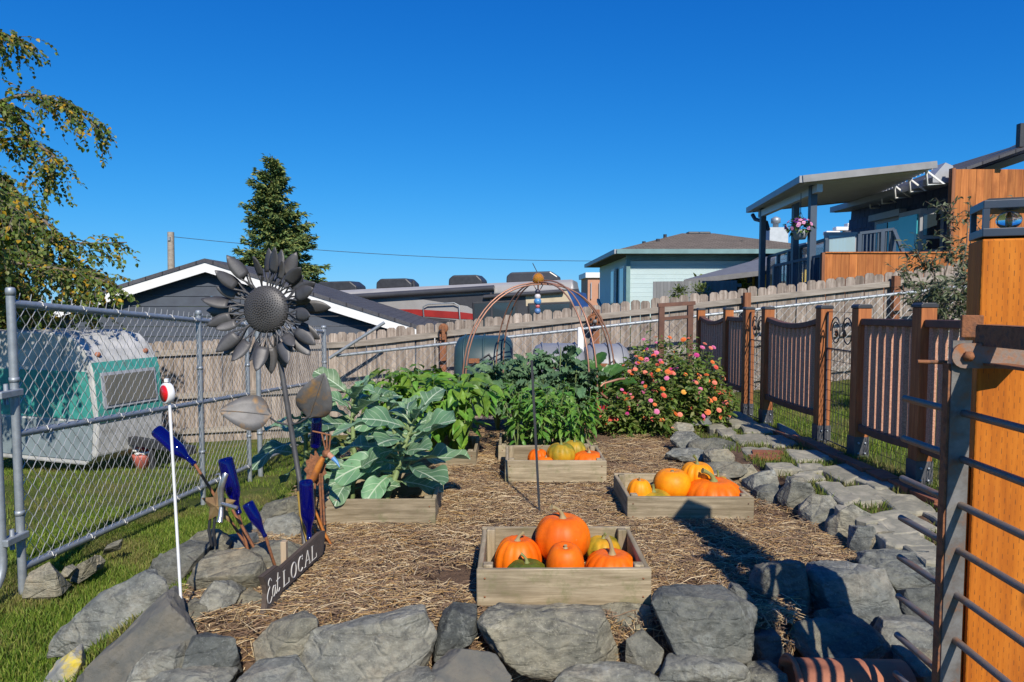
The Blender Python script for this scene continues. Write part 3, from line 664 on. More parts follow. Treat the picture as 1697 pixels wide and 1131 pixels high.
bw.add([V((8.42, ym + hw_, 2.05)), V((8.05, ym + hw_ * .7, 2.05)), V((8.05, ym - hw_ * .7, 2.05)), V((8.42, ym - hw_, 2.05)), V((8.42, ym + hw_, 2.98)), V((8.05, ym + hw_ * .7, 2.98)), V((8.05, ym - hw_ * .7, 2.98)), V((8.42, ym - hw_, 2.98))],
       [(0, 1, 2, 3), (7, 6, 5, 4), (0, 4, 5, 1), (1, 5, 6, 2), (2, 6, 7, 3)])
by = bw.build('bay_window', G['graypaint'], dh)
MB().box((8.035, ym, 2.52), (.03, hw_ * 1.2, .72)).build('pane', G['tealpane'], by)
d1, d2 = V((8.05, ym - hw_ * .7, 0)), V((8.42, ym - hw_, 0)); nrm = V((d2 - d1).yx.to_3d()) if False else V(((d2 - d1).y, -(d2 - d1).x, 0)).normalized()
if nrm.x > 0: nrm = -nrm
nrm = V((-abs(nrm.x), -abs(nrm.y), 0)).normalized()
for za, zb in ((2.18, 2.38), (2.45, 2.86)):
    A_, B_ = d1.lerp(d2, .15) + nrm * .012, d1.lerp(d2, .85) + nrm * .012
    MB().add([A_ + V((0, 0, za)), B_ + V((0, 0, za)), B_ + V((0, 0, zb)), A_ + V((0, 0, zb))], [(0, 1, 2, 3)]).build('pane', G['pane'], by, solid=.006)

# patio cover
pc = thing('patio_cover', 'grey metal patio cover on slim posts with gutter and downpipe', 'patio cover', (6.5, 14, gz))
NL, FL, FR, NR = at(1330, 300, 12), at(1240, 351, 16.3), at(1434, 331, 16.3), at(1552, 276, 12)
cover = mat('cover_metal', (.58, .56, .54), (.52, .50, .48), 4, .45, .02, metal=.2)
cm = MB(); th = V((0, 0, .05)); cm.add([NL, FL, FR, NR] + [q + th for q in (NL, FL, FR, NR)], [(0, 1, 2, 3), (7, 6, 5, 4), (0, 4, 5, 1), (1, 5, 6, 2), (2, 6, 7, 3), (3, 7, 4, 0)])
cm.build('roof_panel', cover, pc)
for k in range(1, 22):
    f = k / 22; MB().beam(NL.lerp(FL, f) - V((0, 0, .012)), NR.lerp(FR, f) - V((0, 0, .012)), .03, .024).build('roof_rib', cover, pc)
for nm, a, b in (('gutter', NL, FL), ('fascia', NL, NR), ('fascia', FL, FR)):
    MB().beam(a + V((0, 0, .03)) , b + V((0, 0, .03)), .1 if nm == 'gutter' else .05, .12).build(nm, G['graypaint'] if nm == 'gutter' else mat('fascia_grey', (.27, .27, .27), None, 4, .5, 0), pc)
navy = mat('navy_metal', (.05, .07, .10), (.06, .085, .12), 6, .45, .02)
for px, Y, yb_ in ((1265, 15.7, 480), (1319, 13.9, 445), (1347, 12.5, 440)):
    tpt = at(px, 330, Y); f = (Y - 12) / 4.3; zt = NL.z + (FL.z - NL.z) * f
    MB().box((tpt.x, Y, (zt + gz - .1) / 2), (.115, .115, zt - gz + .1)).build('post', navy, pc)
A_, B_ = at(1268, 356, 15.6), at(1352, 318, 12.4)
MB().beam(V((A_.x, 15.9, NL.z - .09)), V((B_.x - .02, 12.2, NL.z - .09)), .1, .14).build('beam', cover, pc)
d0 = at(1247, 356, 16.1); MB().tube([d0, d0 + V((.03, -.1, -.12)), d0 + V((.2, -.35, -.22)), d0 + V((.22, -.42, -.4))], .045, 8).build('downpipe', navy, pc)
for k in range(5):
    f = (k + .6) / 5; a = FR.lerp(NR, f); MB().tube([a + V((-.05, 0, -.02)), a + V((-.02, 0, -.27)), a + V((.28, 0, -.25)), a + V((-.05, 0, -.02))], .022, 5).build('bracket', G['white'], pc)
# deck and railings
dk = thing('deck', 'raised deck with black railings and glass panels under the patio cover', 'deck', (6.5, 14, .2))
MB().box((7.0, 14.2, 1.18), (3.0, 4.6, .16)).build('deck_floor', G['graypaint'], dk)
def railing(px0, py0, Y0, px1, py1, Y1, h, n, glass=False):
    a, b = at(px0, py0, Y0), at(px1, py1, Y1)
    MB().beam(a, b, .06, .05).build('hand_rail', navy, dk); MB().beam(a - V((0, 0, h)), b - V((0, 0, h)), .05, .05).build('bottom_rail', navy, dk)
    for k in range(n + 1):
        q = a.lerp(b, k / n); big = k in (0, n) or (not glass and k % 6 == 0)
        if glass or big: MB().box(q - V((0, 0, h / 2 + .06)), (.07, .07, h + .1)).build('rail_post', navy, dk)
        else: MB().box(q - V((0, 0, h / 2)), (.022, .022, h)).build('baluster', navy, dk)
        if glass and k < n:
            c_, d_ = a.lerp(b, (k + .06) / n), a.lerp(b, (k + .94) / n)
            MB().add([c_ - V((0, 0, .06)), d_ - V((0, 0, .06)), d_ - V((0, 0, h - .05)), c_ - V((0, 0, h - .05))], [(0, 1, 2, 3)]).build('glass_panel', G['clear'], dk, solid=.008)
railing(1284, 441, 13.6, 1363, 424, 12.2, .55, 14)
railing(1274, 426, 15.6, 1370, 397, 12.8, .75, 5, True)
railing(1424, 387, 12.6, 1481, 380, 12.6, .55, 9)
a, b = at(1481, 382, 12.6), at(1497, 420, 12.2); MB().beam(a, b, .06, .05).build('stair_rail', navy, dk)
a = at(1395, 404, 13.2); fr_ = MB(); fr_.box(a + V((0, .05, 0)), (.62, .06, .44)); s_ = fr_.build('wind_screen', G['graypaint'], dk); MB().box(a + V((0, .01, -.02)), (.5, .03, .34)).build('pane', glassmat('pale_pane', (.30, .42, .47)), s_)
# hanging basket
hb = thing('hanging_basket', 'grey hanging basket of pink and purple petunias under the patio cover', 'flower basket', at(1326, 388, 12.6))
p = at(1326, 389, 12.6)
MB().lathe([(.09, -.09), (.13, .0), (.155, .07), (.14, .075)], 16, Matrix.Translation(p)).build('pot', G['graypaint'], hb)
MB().tube([p + V((0, 0, .05)), p + V((0, 0, .40)), p + V((0, 0, .75))], .007, 5).build('hanger', G['black'], hb)
for k in range(3):
    a = k * 2.1; MB().tube([p + V((.14 * math.cos(a), .14 * math.sin(a), .07)), p + V((0, 0, .42))], .004, 4).build('chain', G['black'], hb)
basket_at = p
# cedar fences
ct = thing('tall_cedar_fence', 'tall orange cedar board fence screening the dark blue house', 'fence', at(1640, 400, 12.4))
Yc = 12.4; xa = at(1574, 300, Yc).x; zt = at(1600, 281, Yc).z
bm = MB(); bm.box((0, 0, 0), (.136, .02, 2.0)); bmm = bm.mesh('board', G['cedar'])
for k in range(22): inst('board', bmm, ct, Matrix.Translation((xa + .12 + k * .14, Yc + rnd(-.003, .003), zt - 1.0)))
MB().box((xa + .02, Yc - .03, zt - 1.0), (.06, .1, 2.02)).build('end_post', G['postwood'], ct)
MB().box((xa + 1.6, Yc + .03, zt - .1), (3.1, .03, .09)).build('rail', G['cedar'], ct)
lc = thing('low_cedar_fence', 'low orange cedar board fence along the front of the deck', 'fence', at(1450, 460, 11.7))
Yl = 11.7; xa, xb = at(1366, 440, Yl).x, at(1585, 440, Yl).x
bm = MB(); bm.box((0, 0, 0), (.136, .02, 1.1)); bmm = bm.mesh('board', G['cedar']); k = 0; x = xa
zt = at(1400, 420, Yl).z
while x < xb: inst('board', bmm, lc, Matrix.Translation((x + .07, Yl + rnd(-.003, .003), zt - .55))); x += .14
MB().box(((xa + xb) / 2, Yl - .0, zt + .012), (xb - xa, .07, .022)).build('cap_rail', G['cedar'], lc)
MB().box((xa - .03, Yl, zt - .55), (.05, .07, 1.12)).build('end_post', G['postwood'], lc)

# utility pole and wire
up = thing('utility_pole', 'weathered utility pole rising behind the shed roof', 'utility pole', at(283, 520, 30))
a, b = at(283, 520, 30), at(283, 385, 30); MB().tube([a - V((0, 0, 3)), b], [.17, .135], 12).build('pole', G['rail'], up)
MB().box(b - V((0, .16, .3)), (.1, .06, .16)).build('bracket', G['steel'], up)
a = at(289, 393, 30); b = at(1010, 433, 33); MB().tube([a.lerp(b, k / 12) - V((0, 0, 1.2 * (1 - (2 * k / 12 - 1) ** 2))) * .22 for k in range(13)], .012, 4).build('cable', G['black'], up)
a = at(283, 470, 30); b = at(0, 445, 26); MB().tube([a, b], .012, 4).build('cable', G['black'], up)
# ---------------------------------------------------------------- baluster fence along the path
PX = 2.35
incised = None
def incised_mat():
    m, nt, bs = newmat('incised_treated_wood'); tc = nt.nodes.new('ShaderNodeTexCoord'); sp = nt.nodes.new('ShaderNodeSeparateXYZ'); nt.links.new(tc.outputs['Object'], sp.inputs[0])
    u = mth(nt, 'DIVIDE', mth(nt, 'ADD', sp.outputs[0], sp.outputs[1]), .0118); cl_ = mth(nt, 'FLOOR', u)
    wob = nz(nt, tc.outputs['Object'], 3, 3)
    v = mth(nt, 'ADD', mth(nt, 'DIVIDE', sp.outputs[2], .030), mth(nt, 'MULTIPLY', cl_, .5)); v = mth(nt, 'ADD', v, mth(nt, 'MULTIPLY', wob, 1.2))
    fu = mth(nt, 'LESS_THAN', mth(nt, 'ABSOLUTE', mth(nt, 'SUBTRACT', mth(nt, 'FRACT', u), .5)), .07)
    fv = mth(nt, 'LESS_THAN', mth(nt, 'FRACT', v), .48); mk = mth(nt, 'MULTIPLY', fu, fv)
    g = nz(nt, coords(nt, (1, 1, .07)), 34, 6, .65, .4); b = nz(nt, coords(nt, (1, 1, .5)), 5, 4)
    c = ramp(nt, g, [(.3, (.38, .10, .010)), (.5, (.56, .165, .014)), (.7, (.66, .215, .022))])
    c = mixc(nt, c, (.36, .09, .014), ramp(nt, b, [(.5, (0, 0, 0)), (.78, (.7, .7, .7))]))
    vk = nt.nodes.new('ShaderNodeTexVoronoi'); vk.inputs['Scale'].default_value = 5.5; nt.links.new(coords(nt, (1, 1, .55), False), vk.inputs['Vector']); c = mixc(nt, c, (.16, .045, .008), ramp(nt, vk.outputs['Distance'], [(.05, (.8, .8, .8)), (.13, (0, 0, 0))]))
    c = mixc(nt, c, (.14, .055, .018), mth(nt, 'MULTIPLY', mth(nt, 'MULTIPLY', mk, .85), ramp(nt, nz(nt, tc.outputs['Object'], 28, 3), [(.4, (.25, .25, .25)), (.6, (1, 1, 1))]))); nt.links.new(c, bs.inputs['Base Color']); bs.inputs['Roughness'].default_value = .75; bs.inputs['Specular IOR Level'].default_value = .25
    bump(nt, bs, mth(nt, 'SUBTRACT', g, mth(nt, 'MULTIPLY', mk, 2.)), .35, .003); return m
G['incised'] = incised_mat()
G['redpost'] = woodmat('red_brown_treated_wood', (.46, .165, .055), (.26, .085, .03), 'z', 60, rv=.12, rough=.7)
bal = thing('baluster_fence', 'treated wood posts with dark brown railing panels along the stone path', 'fence', (PX, 5.5, ground(PX, 5.5)))
posts = {'p1': 3.89, 'p2': 4.59, 'p3': 5.14, 'p3b': 6.27, 'p4': 6.78, 'p5': 7.42, 'p6': 8.5}
def ptop(y): return 1.115 - .016 * (y - 3.9)
for k, y in posts.items():
    zt = ptop(y); zb = ground(PX, y) - .02
    hi = k in ('p3', 'p4')
    mb = MB(); mb.box((PX, y, (zt + zb) / 2), (.09, .09, zt - zb)); p = mb.build('post', G['redpost'], bal, bevel=.004)
    MB().prism([(-.05, 0), (.05, 0), (.05, .016), (.036, .028), (-.036, .028), (-.05, .016)], -.05, .05, Matrix.Translation((PX, y, zt))).build('post_cap', G['black'], p, bevel=.004)
    s_ = MB(); s_.box((PX, y, zb + .10), (.099, .099, .14)); sk = s_.build('post_boot', mat('boot_metal', (.06, .06, .065), (.10, .10, .105), 12, .5, .1) if 'boot_metal' not in bpy.data.materials else bpy.data.materials['boot_metal'], p)
    for q in (-1, 1):
        for h in (.06, .13): MB().lathe([(.008, 0), (.008, .006), (.003, .009)], 8, Matrix.Translation((PX + q * .022, y - .05, zb + h)) @ Matrix.Rotation(math.pi / 2, 4, 'X')).build('bolt', G['steel'], sk)
balm = {}
def panel(ya, yb, sag=.0, zt_off=-.09, zb_off=-.80):
    """railing panel between two posts: curved top rail, balusters, bottom rail"""
    n = max(3, int((yb - ya) / .092)); N = 10
    a, b = ya + .047, yb - .047
    for nm, off, sg, hh in (('top_rail', zt_off, sag, .045), ('bottom_rail', zb_off, .01, .05)):
        pts_ = [(PX, a + (b - a) * i / N, ptop(a + (b - a) * i / N) + off - sg * (1 - (2 * i / N - 1) ** 2)) for i in range(N + 1)]
        mb = MB(); vs_ = []
        for p in pts_:
            vs_ += [V(p) + V((sx * .03, 0, sz * hh / 2)) for sx, sz in ((-1, -1), (1, -1), (1, 1), (-1, 1))]
        fs = [(i * 4 + j, i * 4 + (j + 1) % 4, (i + 1) * 4 + (j + 1) % 4, (i + 1) * 4 + j) for i in range(N) for j in range(4)] + [(3, 2, 1, 0), tuple(N * 4 + j for j in range(4))]
        mb.add(vs_, fs); mb.build(nm, G['brown'], bal, bevel=.006)
    for k in range(n):
        f = (k + .5) / n; y = a + (b - a) * f; zt = ptop(y) + zt_off - sag * (1 - (2 * f - 1) ** 2) - .02; zb = ptop(y) + zb_off + .02
        key = round(zt - zb, 2)
        if key not in balm: balm[key] = MB().box((0, 0, 0), (.032, .032, key + .004)).mesh('baluster', G['baluster'])
        inst('baluster', balm[key], bal, Matrix.Translation((PX, y, (zt + zb) / 2)))
panel(posts['p1'], posts['p2']); panel(posts['p3'], posts['p3b'], .05); panel(posts['p4'], posts['p5'], .01); panel(posts['p5'], posts['p6'], .06)
panel(2.75, posts['p1'], 0.)
# welded wire on the lower part
def wiregrid(parent, ya, yb, z0, z1, sx=.055, sz=.055, x=PX + .05, r=.0018):
    mb = MB()
    for y in np.arange(ya, yb, sx): mb.tube([(x, y, z0), (x, y, z1)], r, 3, False)
    for z in np.arange(z0, z1, sz): mb.tube([(x, ya, z), (x, yb, z)], r, 3, False)
    return mb.build('wire_grid', G['black'], parent, kind='stuff')
for a, b in (('p1', 'p2'), ('p3', 'p3b'), ('p4', 'p5'), ('p5', 'p6')): wiregrid(bal, posts[a], posts[b], ground(PX, posts[a]) + .01, ptop(posts[a]) - .8)
wiregrid(bal, 2.75, posts['p1'], .1, .32)
# wire garden gates
def wire_gate(ya, yb, label):
    t = thing('wire_garden_gate', label, 'gate', (PX, (ya + yb) / 2, ground(PX, ya)))
    zt = ptop(ya) - .03; zb = ground(PX, ya) + .03; a, b = ya + .06, yb - .06; x = PX
    MB().tube([(x, a, zb), (x, a, zt), (x, b, zt), (x, b, zb), (x, a, zb)], .007, 6).build('gate_frame', G['black'], t)
    MB().tube([(x, a, zt - .27), (x, b, zt - .27)], .006, 6).build('cross_bar', G['black'], t)
    c = MB(); w_ = (b - a)
    for q in (.3, .7):
        cy = a + w_ * q; pts_ = [(x, cy + w_ * .18 * math.cos(s) * (1 - .05 * s), zt - .14 + .11 * math.sin(s) * (1 - .05 * s)) for s in np.linspace(0, 8.5, 26)]
        c.tube(pts_, .005, 5)
    c.build('scroll', G['black'], t)
    for q in (.35, .62):
        y = a + w_ * q; MB().lathe([(.002, -.03), (.016, -.012), (.012, .01), (.001, .03)], 6, Matrix.Translation((x - .01, y, zt - .15))).build('metal_leaf', G['rust'], t)
    g = MB()
    for y in np.arange(a, b, .045): g.tube([(x, y, zb), (x, y, zt - .27)], .0022, 3, False)
    for z in np.arange(zb, zt - .27, .075): g.tube([(x, a, z), (x, b, z)], .0022, 3, False)
    g.build('wire_grid', G['black'], t, kind='stuff')
wire_gate(posts['p2'], posts['p3'], 'black wire garden gate with scrolls and rusty leaves on its latch post')
wire_gate(posts['p3b'], posts['p4'], 'black wire garden gate with scrolls nearer the zinnias')
# dark trellis stub where the fence meets the corner
ts = thing('brown_handrail', 'short dark brown stair handrail at the end of the railing fence by the zinnias', 'handrail', (2.25, 9.0, ground(2.2, 9)))
for x in (1.98, 2.36): MB().box((x, 9.05, .5), (.07, .07, 1.25)).build('post', G['brown'], ts)
MB().beam((1.93, 9.05, 1.10), (2.42, 9.05, 1.13), .08, .05).build('top_rail', G['brown'], ts)
MB().beam((1.99, 9.05, .92), (2.34, 9.05, .95), .05, .04).build('middle_rail', G['brown'], ts)

# ---------------------------------------------------------------- big gate post with lantern
post_c = V((1.335, 1.85, 0)); ptz = 1.15 + (500 - 397) / FPX * 1.80
gp = thing('gate_post', 'thick orange treated timber gate post with black lantern base beside the pipe gate', 'post', (post_c.x, post_c.y, -.4), (0, 0, R(-22)))
MB().box((0, 0, (ptz + .4) / 2), (.15, .15, ptz + .4)).build('timber', G['incised'], gp, local=True, bevel=.005)
MB().box((-.101, -.03, .55), (.048, .045, 1.1)).build('batten', G['incised'], gp, local=True, bevel=.003)
sp_ = MB(); sp_.box((-.101, -.0545, 1.02), (.022, .003, .10)); s2 = sp_.build('strike_plate', G['steel'], gp, local=True)
sp_ = MB(); sp_.box((-.101, -.0545, .60), (.022, .003, .10)); s3 = sp_.build('strike_plate', G['steel'], gp, local=True)
br_ = MB(); br_.box((-.09, -.07, ptz + .4 - .23), (.05, .02, .06)); br_.build('hinge_bracket', G['rust'], gp, local=True, bevel=.003)
lz = ptz + .005
ln = thing('post_lantern', 'square black post lantern with clear globe on top of the gate post', 'lantern', (post_c.x, post_c.y, lz), (0, 0, R(-22)))
dk_ = mat('lantern_metal', (.03, .045, .07), (.04, .055, .08), 10, .4, .05)
MB().box((0, 0, .012), (.150, .150, .022)).build('base', dk_, ln, local=True, bevel=.002)
MB().box((0, 0, .085), (.150, .150, .022)).build('top_frame', dk_, ln, local=True, bevel=.002)
MB().prism([(-.07, .097), (.07, .097), (.06, .102), (-.06, .102)], -.06, .06).build('solar_cap', G['black'], ln, local=True)
for sx in (-1, 1):
    for sy in (-1, 1): MB().box((sx * .067, sy * .067, .0485), (.014, .014, .054)).build('corner_bar', dk_, ln, local=True)
gl = MB(); gl.lathe([(.001, .024)] + [(.030 * math.sin(a), .049 - .024 * math.cos(a)) for a in np.linspace(.2, 2.9, 10)] + [(.001, .073)], 18); gl.build('globe', G['clear'], ln, local=True)
MB().lathe([(.006, .03), (.006, .05), (.003, .062)], 8).build('bulb', G['amber'], ln, local=True)

# ---------------------------------------------------------------- rusted pipe gate
GX = 1.158
pg = thing('pipe_gate', 'rusted steel gate with horizontal round bars on an angle iron upright', 'gate', (GX, 1.76, -.35))
st = MB(); st.box((GX, 1.752, .36), (.052, .006, 1.38)); st.build('upright', G['rustgrey'], pg)
st = MB(); st.box((GX - .026 - .003, 1.765, .33), (.006, .024, 1.32)); st.build('upright_flange', G['rust'], pg)
for k in range(10):
    z = .862 - .1205 * k
    MB().tube([(GX + .012, 2.02, z), (GX + .010, 1.76, z), (GX - .03, .85, z)], .0098, 10).build('bar', G['rustbar'], pg)
z = 1.066
MB().box((GX + .02, 1.30, z - .004), (.006, .92, .05), rz=R(-2.6)).build('top_rail', G['rust'], pg)
MB().box((GX + .045, 1.30, z + .022), (.05, .92, .006), rz=R(-2.6)).build('top_rail_flange', G['rust'], pg)
MB().box((GX + .05, 1.30, z - .075), (.06, .92, .006), rz=R(-2.6)).build('top_rail_lower_flange', G['rust'], pg)
pl = MB(); n = 10
poly = [(.17, .03)] + [(-.022 + .032 * math.cos(a), .032 * math.sin(a) - .002) for a in np.linspace(math.pi / 2, 1.5 * math.pi, n)] + [(.12, -.034)]
pl.prism(poly, -.004, .004, Matrix.Translation((GX + .018, 1.735, z - .052)) @ Matrix.Rotation(R(-4), 4, 'Z')); pl.build('plate', mat('orange_rust', (.30, .15, .08), (.24, .19, .16), 26, .75, .3, c3=(.36, .14, .05), metal=.2), pg)
MB().lathe([(.014, 0), (.014, .008), (.006, .016), (.001, .017)], 6, Matrix.Translation((GX + .0, 1.729, z - .055)) @ Matrix.Rotation(math.pi / 2, 4, 'X')).build('bolt', G['rust'], pg)
MB().tube([(GX - .085, 1.80, z - .075), (GX - .02, 1.78, z - .075)], .006, 6).build('latch_pin', G['rust'], pg)

# ---------------------------------------------------------------- crates
bcache = {}
def board(parent, c, L, h, t, rz=0, tilt=0, m='weathered', name='board'):
    key = (round(L, 3), round(h, 3), round(t, 3), m)
    if key not in bcache:
        bm_ = bmesh.new(); bmesh.ops.create_cube(bm_, size=1); bmesh.ops.scale(bm_, vec=(L, t, h), verts=bm_.verts)
        bmesh.ops.bevel(bm_, geom=bm_.edges[:], offset=.003, segments=1, affect='EDGES')
        me = bpy.data.meshes.new('board'); bm_.to_mesh(me); bm_.free(); me.materials.append(G[m]); bcache[key] = me
    return inst(name, bcache[key], parent, Matrix.Translation(c) @ Matrix.Rotation(rz, 4, 'Z') @ Matrix.Rotation(tilt, 4, 'Y'))
def crate(label, x0, x1, y0, y1, z0, h=.138, rz=0, legs=True, cat='crate', name='wooden_crate', group=None):
    cx, cy = (x0 + x1) / 2, (y0 + y1) / 2
    t = thing(name, label, cat, (cx, cy, z0 - .02), group=group); rot = Matrix.Rotation(rz, 4, 'Z')
    L, D = x1 - x0, y1 - y0; zc = z0 + h / 2
    def P(x, y, z): v = rot @ V((x, y, 0)); return V((cx + v.x, cy + v.y, z))
    board(t, P(0, -D / 2 + .01, zc), L, h, .02, rz, rnd(-.006, .006)); board(t, P(0, D / 2 - .01, zc + .004), L, h, .02, rz, rnd(-.006, .006))
    for s in (-1, 1):
        board(t, P(s * (L / 2 - .012), 0, zc - .002), D - .042, h, .02, rz + math.pi / 2)
        for q in (-1, 1):
            b = board(t, P(s * (L / 2 - .041), q * (D / 2 - .042), z0 + h * .42), h * 1.25, .036, .036, rz, math.pi / 2, name='corner_block')
        for q in (.25, .75):
            MB().lathe([(.004, 0), (.004, .0015)], 6, Matrix.Translation(P(s * (L / 2 - .03), -D / 2 - .0005, z0 + h * q)) @ Matrix.Rotation(math.pi / 2, 4, 'X')).build('screw', G['rust'], t)
    return t
C1 = crate('weathered grey crate heaped with pumpkins just behind the front rock wall', -.130, .512, 2.45, 2.92, .032)
C2 = crate('weathered crate with yellow and orange pumpkins beside the stone path edging', .598, 1.256, 3.485, 3.965, .0)
C3 = crate('weathered crate of pumpkins below the pepper plants at the middle of the bed', -.044, .590, 4.20, 4.65, .022)
B1 = crate('weathered plank planter box holding the big broccoli plant', -.975, -.393, 3.40, 3.92, .0, .15, R(1), cat='planter', name='planter_box')
B2 = crate('weathered plank planter box hidden under broad leaved pepper plants', -1.0, -.247, 4.64, 5.17, .0, .12, cat='planter', name='planter_box')
B3 = crate('weathered plank planter box of slender peppers behind a pumpkin crate', -.098, .57, 4.78, 5.3, .0, .13, cat='planter', name='planter_box')

# ---------------------------------------------------------------- pumpkins
def pump_mat(name, c1, c2, c3=None, lo=.4, hi=.6, scale=5, rough=.5):
    m, nt, bs = newmat(name); vec = coords(nt)
    a = nz(nt, vec, scale, 5, .55); f = nz(nt, vec, 60, 4)
    stops = [(lo, c1), (hi, c2)] + ([(min(.98, hi + .16), c3)] if c3 else [])
    c = ramp(nt, a, stops); c = mixc(nt, c, ramp(nt, f, [(.35, (.86, .84, .8)), (.6, (1.05, 1.05, 1.05))]), .6, 'MULTIPLY')
    vo = nt.nodes.new('ShaderNodeTexVoronoi'); vo.inputs['Scale'].default_value = 26; nt.links.new(vec, vo.inputs['Vector'])
    pt = nz(nt, vec, 3.2, 6, .7); c = mixc(nt, c, ramp(nt, pt, [(.32, (.88, .78, .7)), (.52, (1, 1, 1)), (.75, (1.08, 1.14, 1.2))]), .8, 'MULTIPLY')
    c = mixc(nt, c, (.40, .22, .09), ramp(nt, vo.outputs['Distance'], [(.05, (.45, .45, .45)), (.12, (0, 0, 0))]))
    nt.links.new(c, bs.inputs['Base Color']); bs.inputs['Roughness'].default_value = rough; bs.inputs['Specular IOR Level'].default_value = .28
    bump(nt, bs, nz(nt, vec, 45, 4), .06, .004); return m
PM = {'o': pump_mat('orange_rind', (.80, .165, .003), (.70, .115, .002)), 'y': pump_mat('golden_rind', (.82, .30, .004), (.80, .215, .003)),
      'g': pump_mat('green_rind', (.055, .09, .012), (.13, .155, .015), (.45, .25, .02), .42, .58, 9), 'm': pump_mat('mottled_rind', (.20, .19, .018), (.52, .30, .018), (.66, .26, .012), .38, .55, 8)}
stemmat = mat('dry_stem', (.38, .29, .15), (.24, .19, .08), 30, .8, .4, stretch=(1, 1, .3)); gstem = mat('green_stem', (.16, .20, .05), (.24, .22, .08), 30, .7, .4)
def pumpkin(label, px, py, wpx, hpx, Y, kind, stem=(0, 0), sh=.06, ribs=10, rib=.06, sgreen=False, zmin=None, tilt=(0, 0)):
    Y *= .982; c = at(px, py, Y); w_ = px2m(wpx, Y) / 2; h_ = px2m(hpx, Y) / 2
    t = thing('pumpkin', label, 'pumpkin', (c.x, c.y, c.z - h_), (tilt[0], tilt[1], rnd(-.4, .4)))
    NS, NR = ribs * 6, 20; mb = MB(); vs_ = []; prof = []
    for i in range(NR + 1):
        a = math.pi * i / NR
        r = math.sin(a) ** .82; z = -math.cos(a); z = z * (1 - .22 * math.exp(-(r / .33) ** 2) * (1 if z > 0 else .7))
        prof.append((max(r, .0005), z))
    ph = rnd(0, 6); am = [1 + rnd(-.035, .035) for _ in range(ribs)]
    def rf(a, z):
        q = (a + ph) * ribs / (2 * math.pi); return (1 - rib * 1.35 * (1 - abs(math.sin(math.pi * q))) ** 1.6 * 1.3) * am[int(q) % ribs] ** (abs(math.sin(math.pi * q)))
    mb.lathe([(r * w_, z * h_) for r, z in prof], NS, Matrix.Translation((0, 0, h_)), rf)
    mb.build('rind', PM[kind], t, local=True)
    zt = h_ + h_ * prof[-2][1] - .004; L = sh
    pts_ = [V((stem[0] * L * f * f, stem[1] * L * f * f * .5, zt + L * f * (1 - .25 * f))) for f in np.linspace(0, 1, 7)]
    k = max(.6, w_ / .1) * .8
    mb = MB(); mb.tube(pts_, [.020 * k, .012 * k, .0095 * k, .0085 * k, .0085 * k, .0095 * k, .012 * k], 10)
    for i, p in enumerate(mb.v):
        if i % 2: p.x *= .97
    mb.build('stem', gstem if sgreen else stemmat, t, local=True); return t
fc = ' in the crate behind the rock wall'
pumpkin('large round orange pumpkin crowning the heap' + fc, 932, 892, 92, 84, 2.86, 'o', (-.75, -.2), .075, 9, .03)
pumpkin('ribbed orange pumpkin with curled stem' + fc, 858, 930, 80, 86, 2.80, 'o', (.6, 0), .045, 12, .05)
pumpkin('tall smooth orange pumpkin with broken stub stem' + fc, 936, 936, 66, 86, 2.69, 'o', (0, 0), .016, 9, .02, tilt=(R(10), 0))
pumpkin('flat orange pumpkin with long upright stem' + fc, 1014, 948, 94, 74, 2.73, 'o', (-.25, 0), .10, 14, .04)
pumpkin('small dark green pumpkin with curved green stem' + fc, 873, 951, 70, 46, 2.68, 'g', (-.5, 0), .05, 11, .05, True)
pumpkin('green and gold pumpkin tucked at the back' + fc, 1000, 912, 62, 50, 2.93, 'm', (.3, 0), .03, 11, .04, True)
pumpkin('green squash lying on straw underneath the crate behind the rock wall', 943, 1006, 56, 24, 2.58, 'g', (0, 0), .004, 11, .04, True)
sc = ' in the crate by the path edging'
pumpkin('small orange pumpkin with dry stub in the corner' + sc, 1060, 818, 42, 52, 3.72, 'y', (-.2, 0), .025, 10, .04)
pumpkin('smooth golden pumpkin without stem' + sc, 1114, 803, 64, 54, 3.83, 'y', (0, 0), .01, 9, .015)
pumpkin('ribbed yellow pumpkin with tall green stem' + sc, 1155, 787, 56, 44, 3.9, 'y', (-.35, 0), .07, 12, .06, True)
pumpkin('wide orange pumpkin with thick curled stem' + sc, 1182, 824, 98, 66, 3.78, 'o', (-.8, -.2), .085, 14, .035, True)
pumpkin('small green and yellow pumpkin with upright green stem' + sc, 1083, 832, 66, 42, 3.71, 'm', (-.1, 0), .055, 11, .045, True)
pumpkin('green stemmed pumpkin half hidden at the back' + sc, 1190, 806, 44, 36, 3.97, 'm', (-.1, 0), .06, 11, .04, True)
tc_ = ' in the crate below the peppers'
pumpkin('orange pumpkin with pale twisted stem at the end' + tc_, 892, 762, 36, 38, 4.55, 'o', (.6, 0), .05, 11, .04)
pumpkin('mottled green pumpkin with upright stem in the middle' + tc_, 930, 753, 48, 40, 4.5, 'm', (-.1, 0), .05, 11, .045, True)
pumpkin('dark green pumpkin at the back' + tc_, 952, 748, 40, 38, 4.62, 'm', (.1, 0), .05, 11, .045, True)
pumpkin('flat orange pumpkin with pale stem' + tc_, 976, 764, 54, 34, 4.50, 'o', (-.2, 0), .05, 12, .04)
pumpkin('low orange pumpkin squeezed in at the front' + tc_, 905, 770, 40, 30, 4.48, 'o', (0, 0), .02, 11, .03)
pumpkin('orange pumpkin on the straw underneath the crate below the peppers', 971, 796, 50, 18, 4.42, 'o', (0, 0), .004, 11, .03)

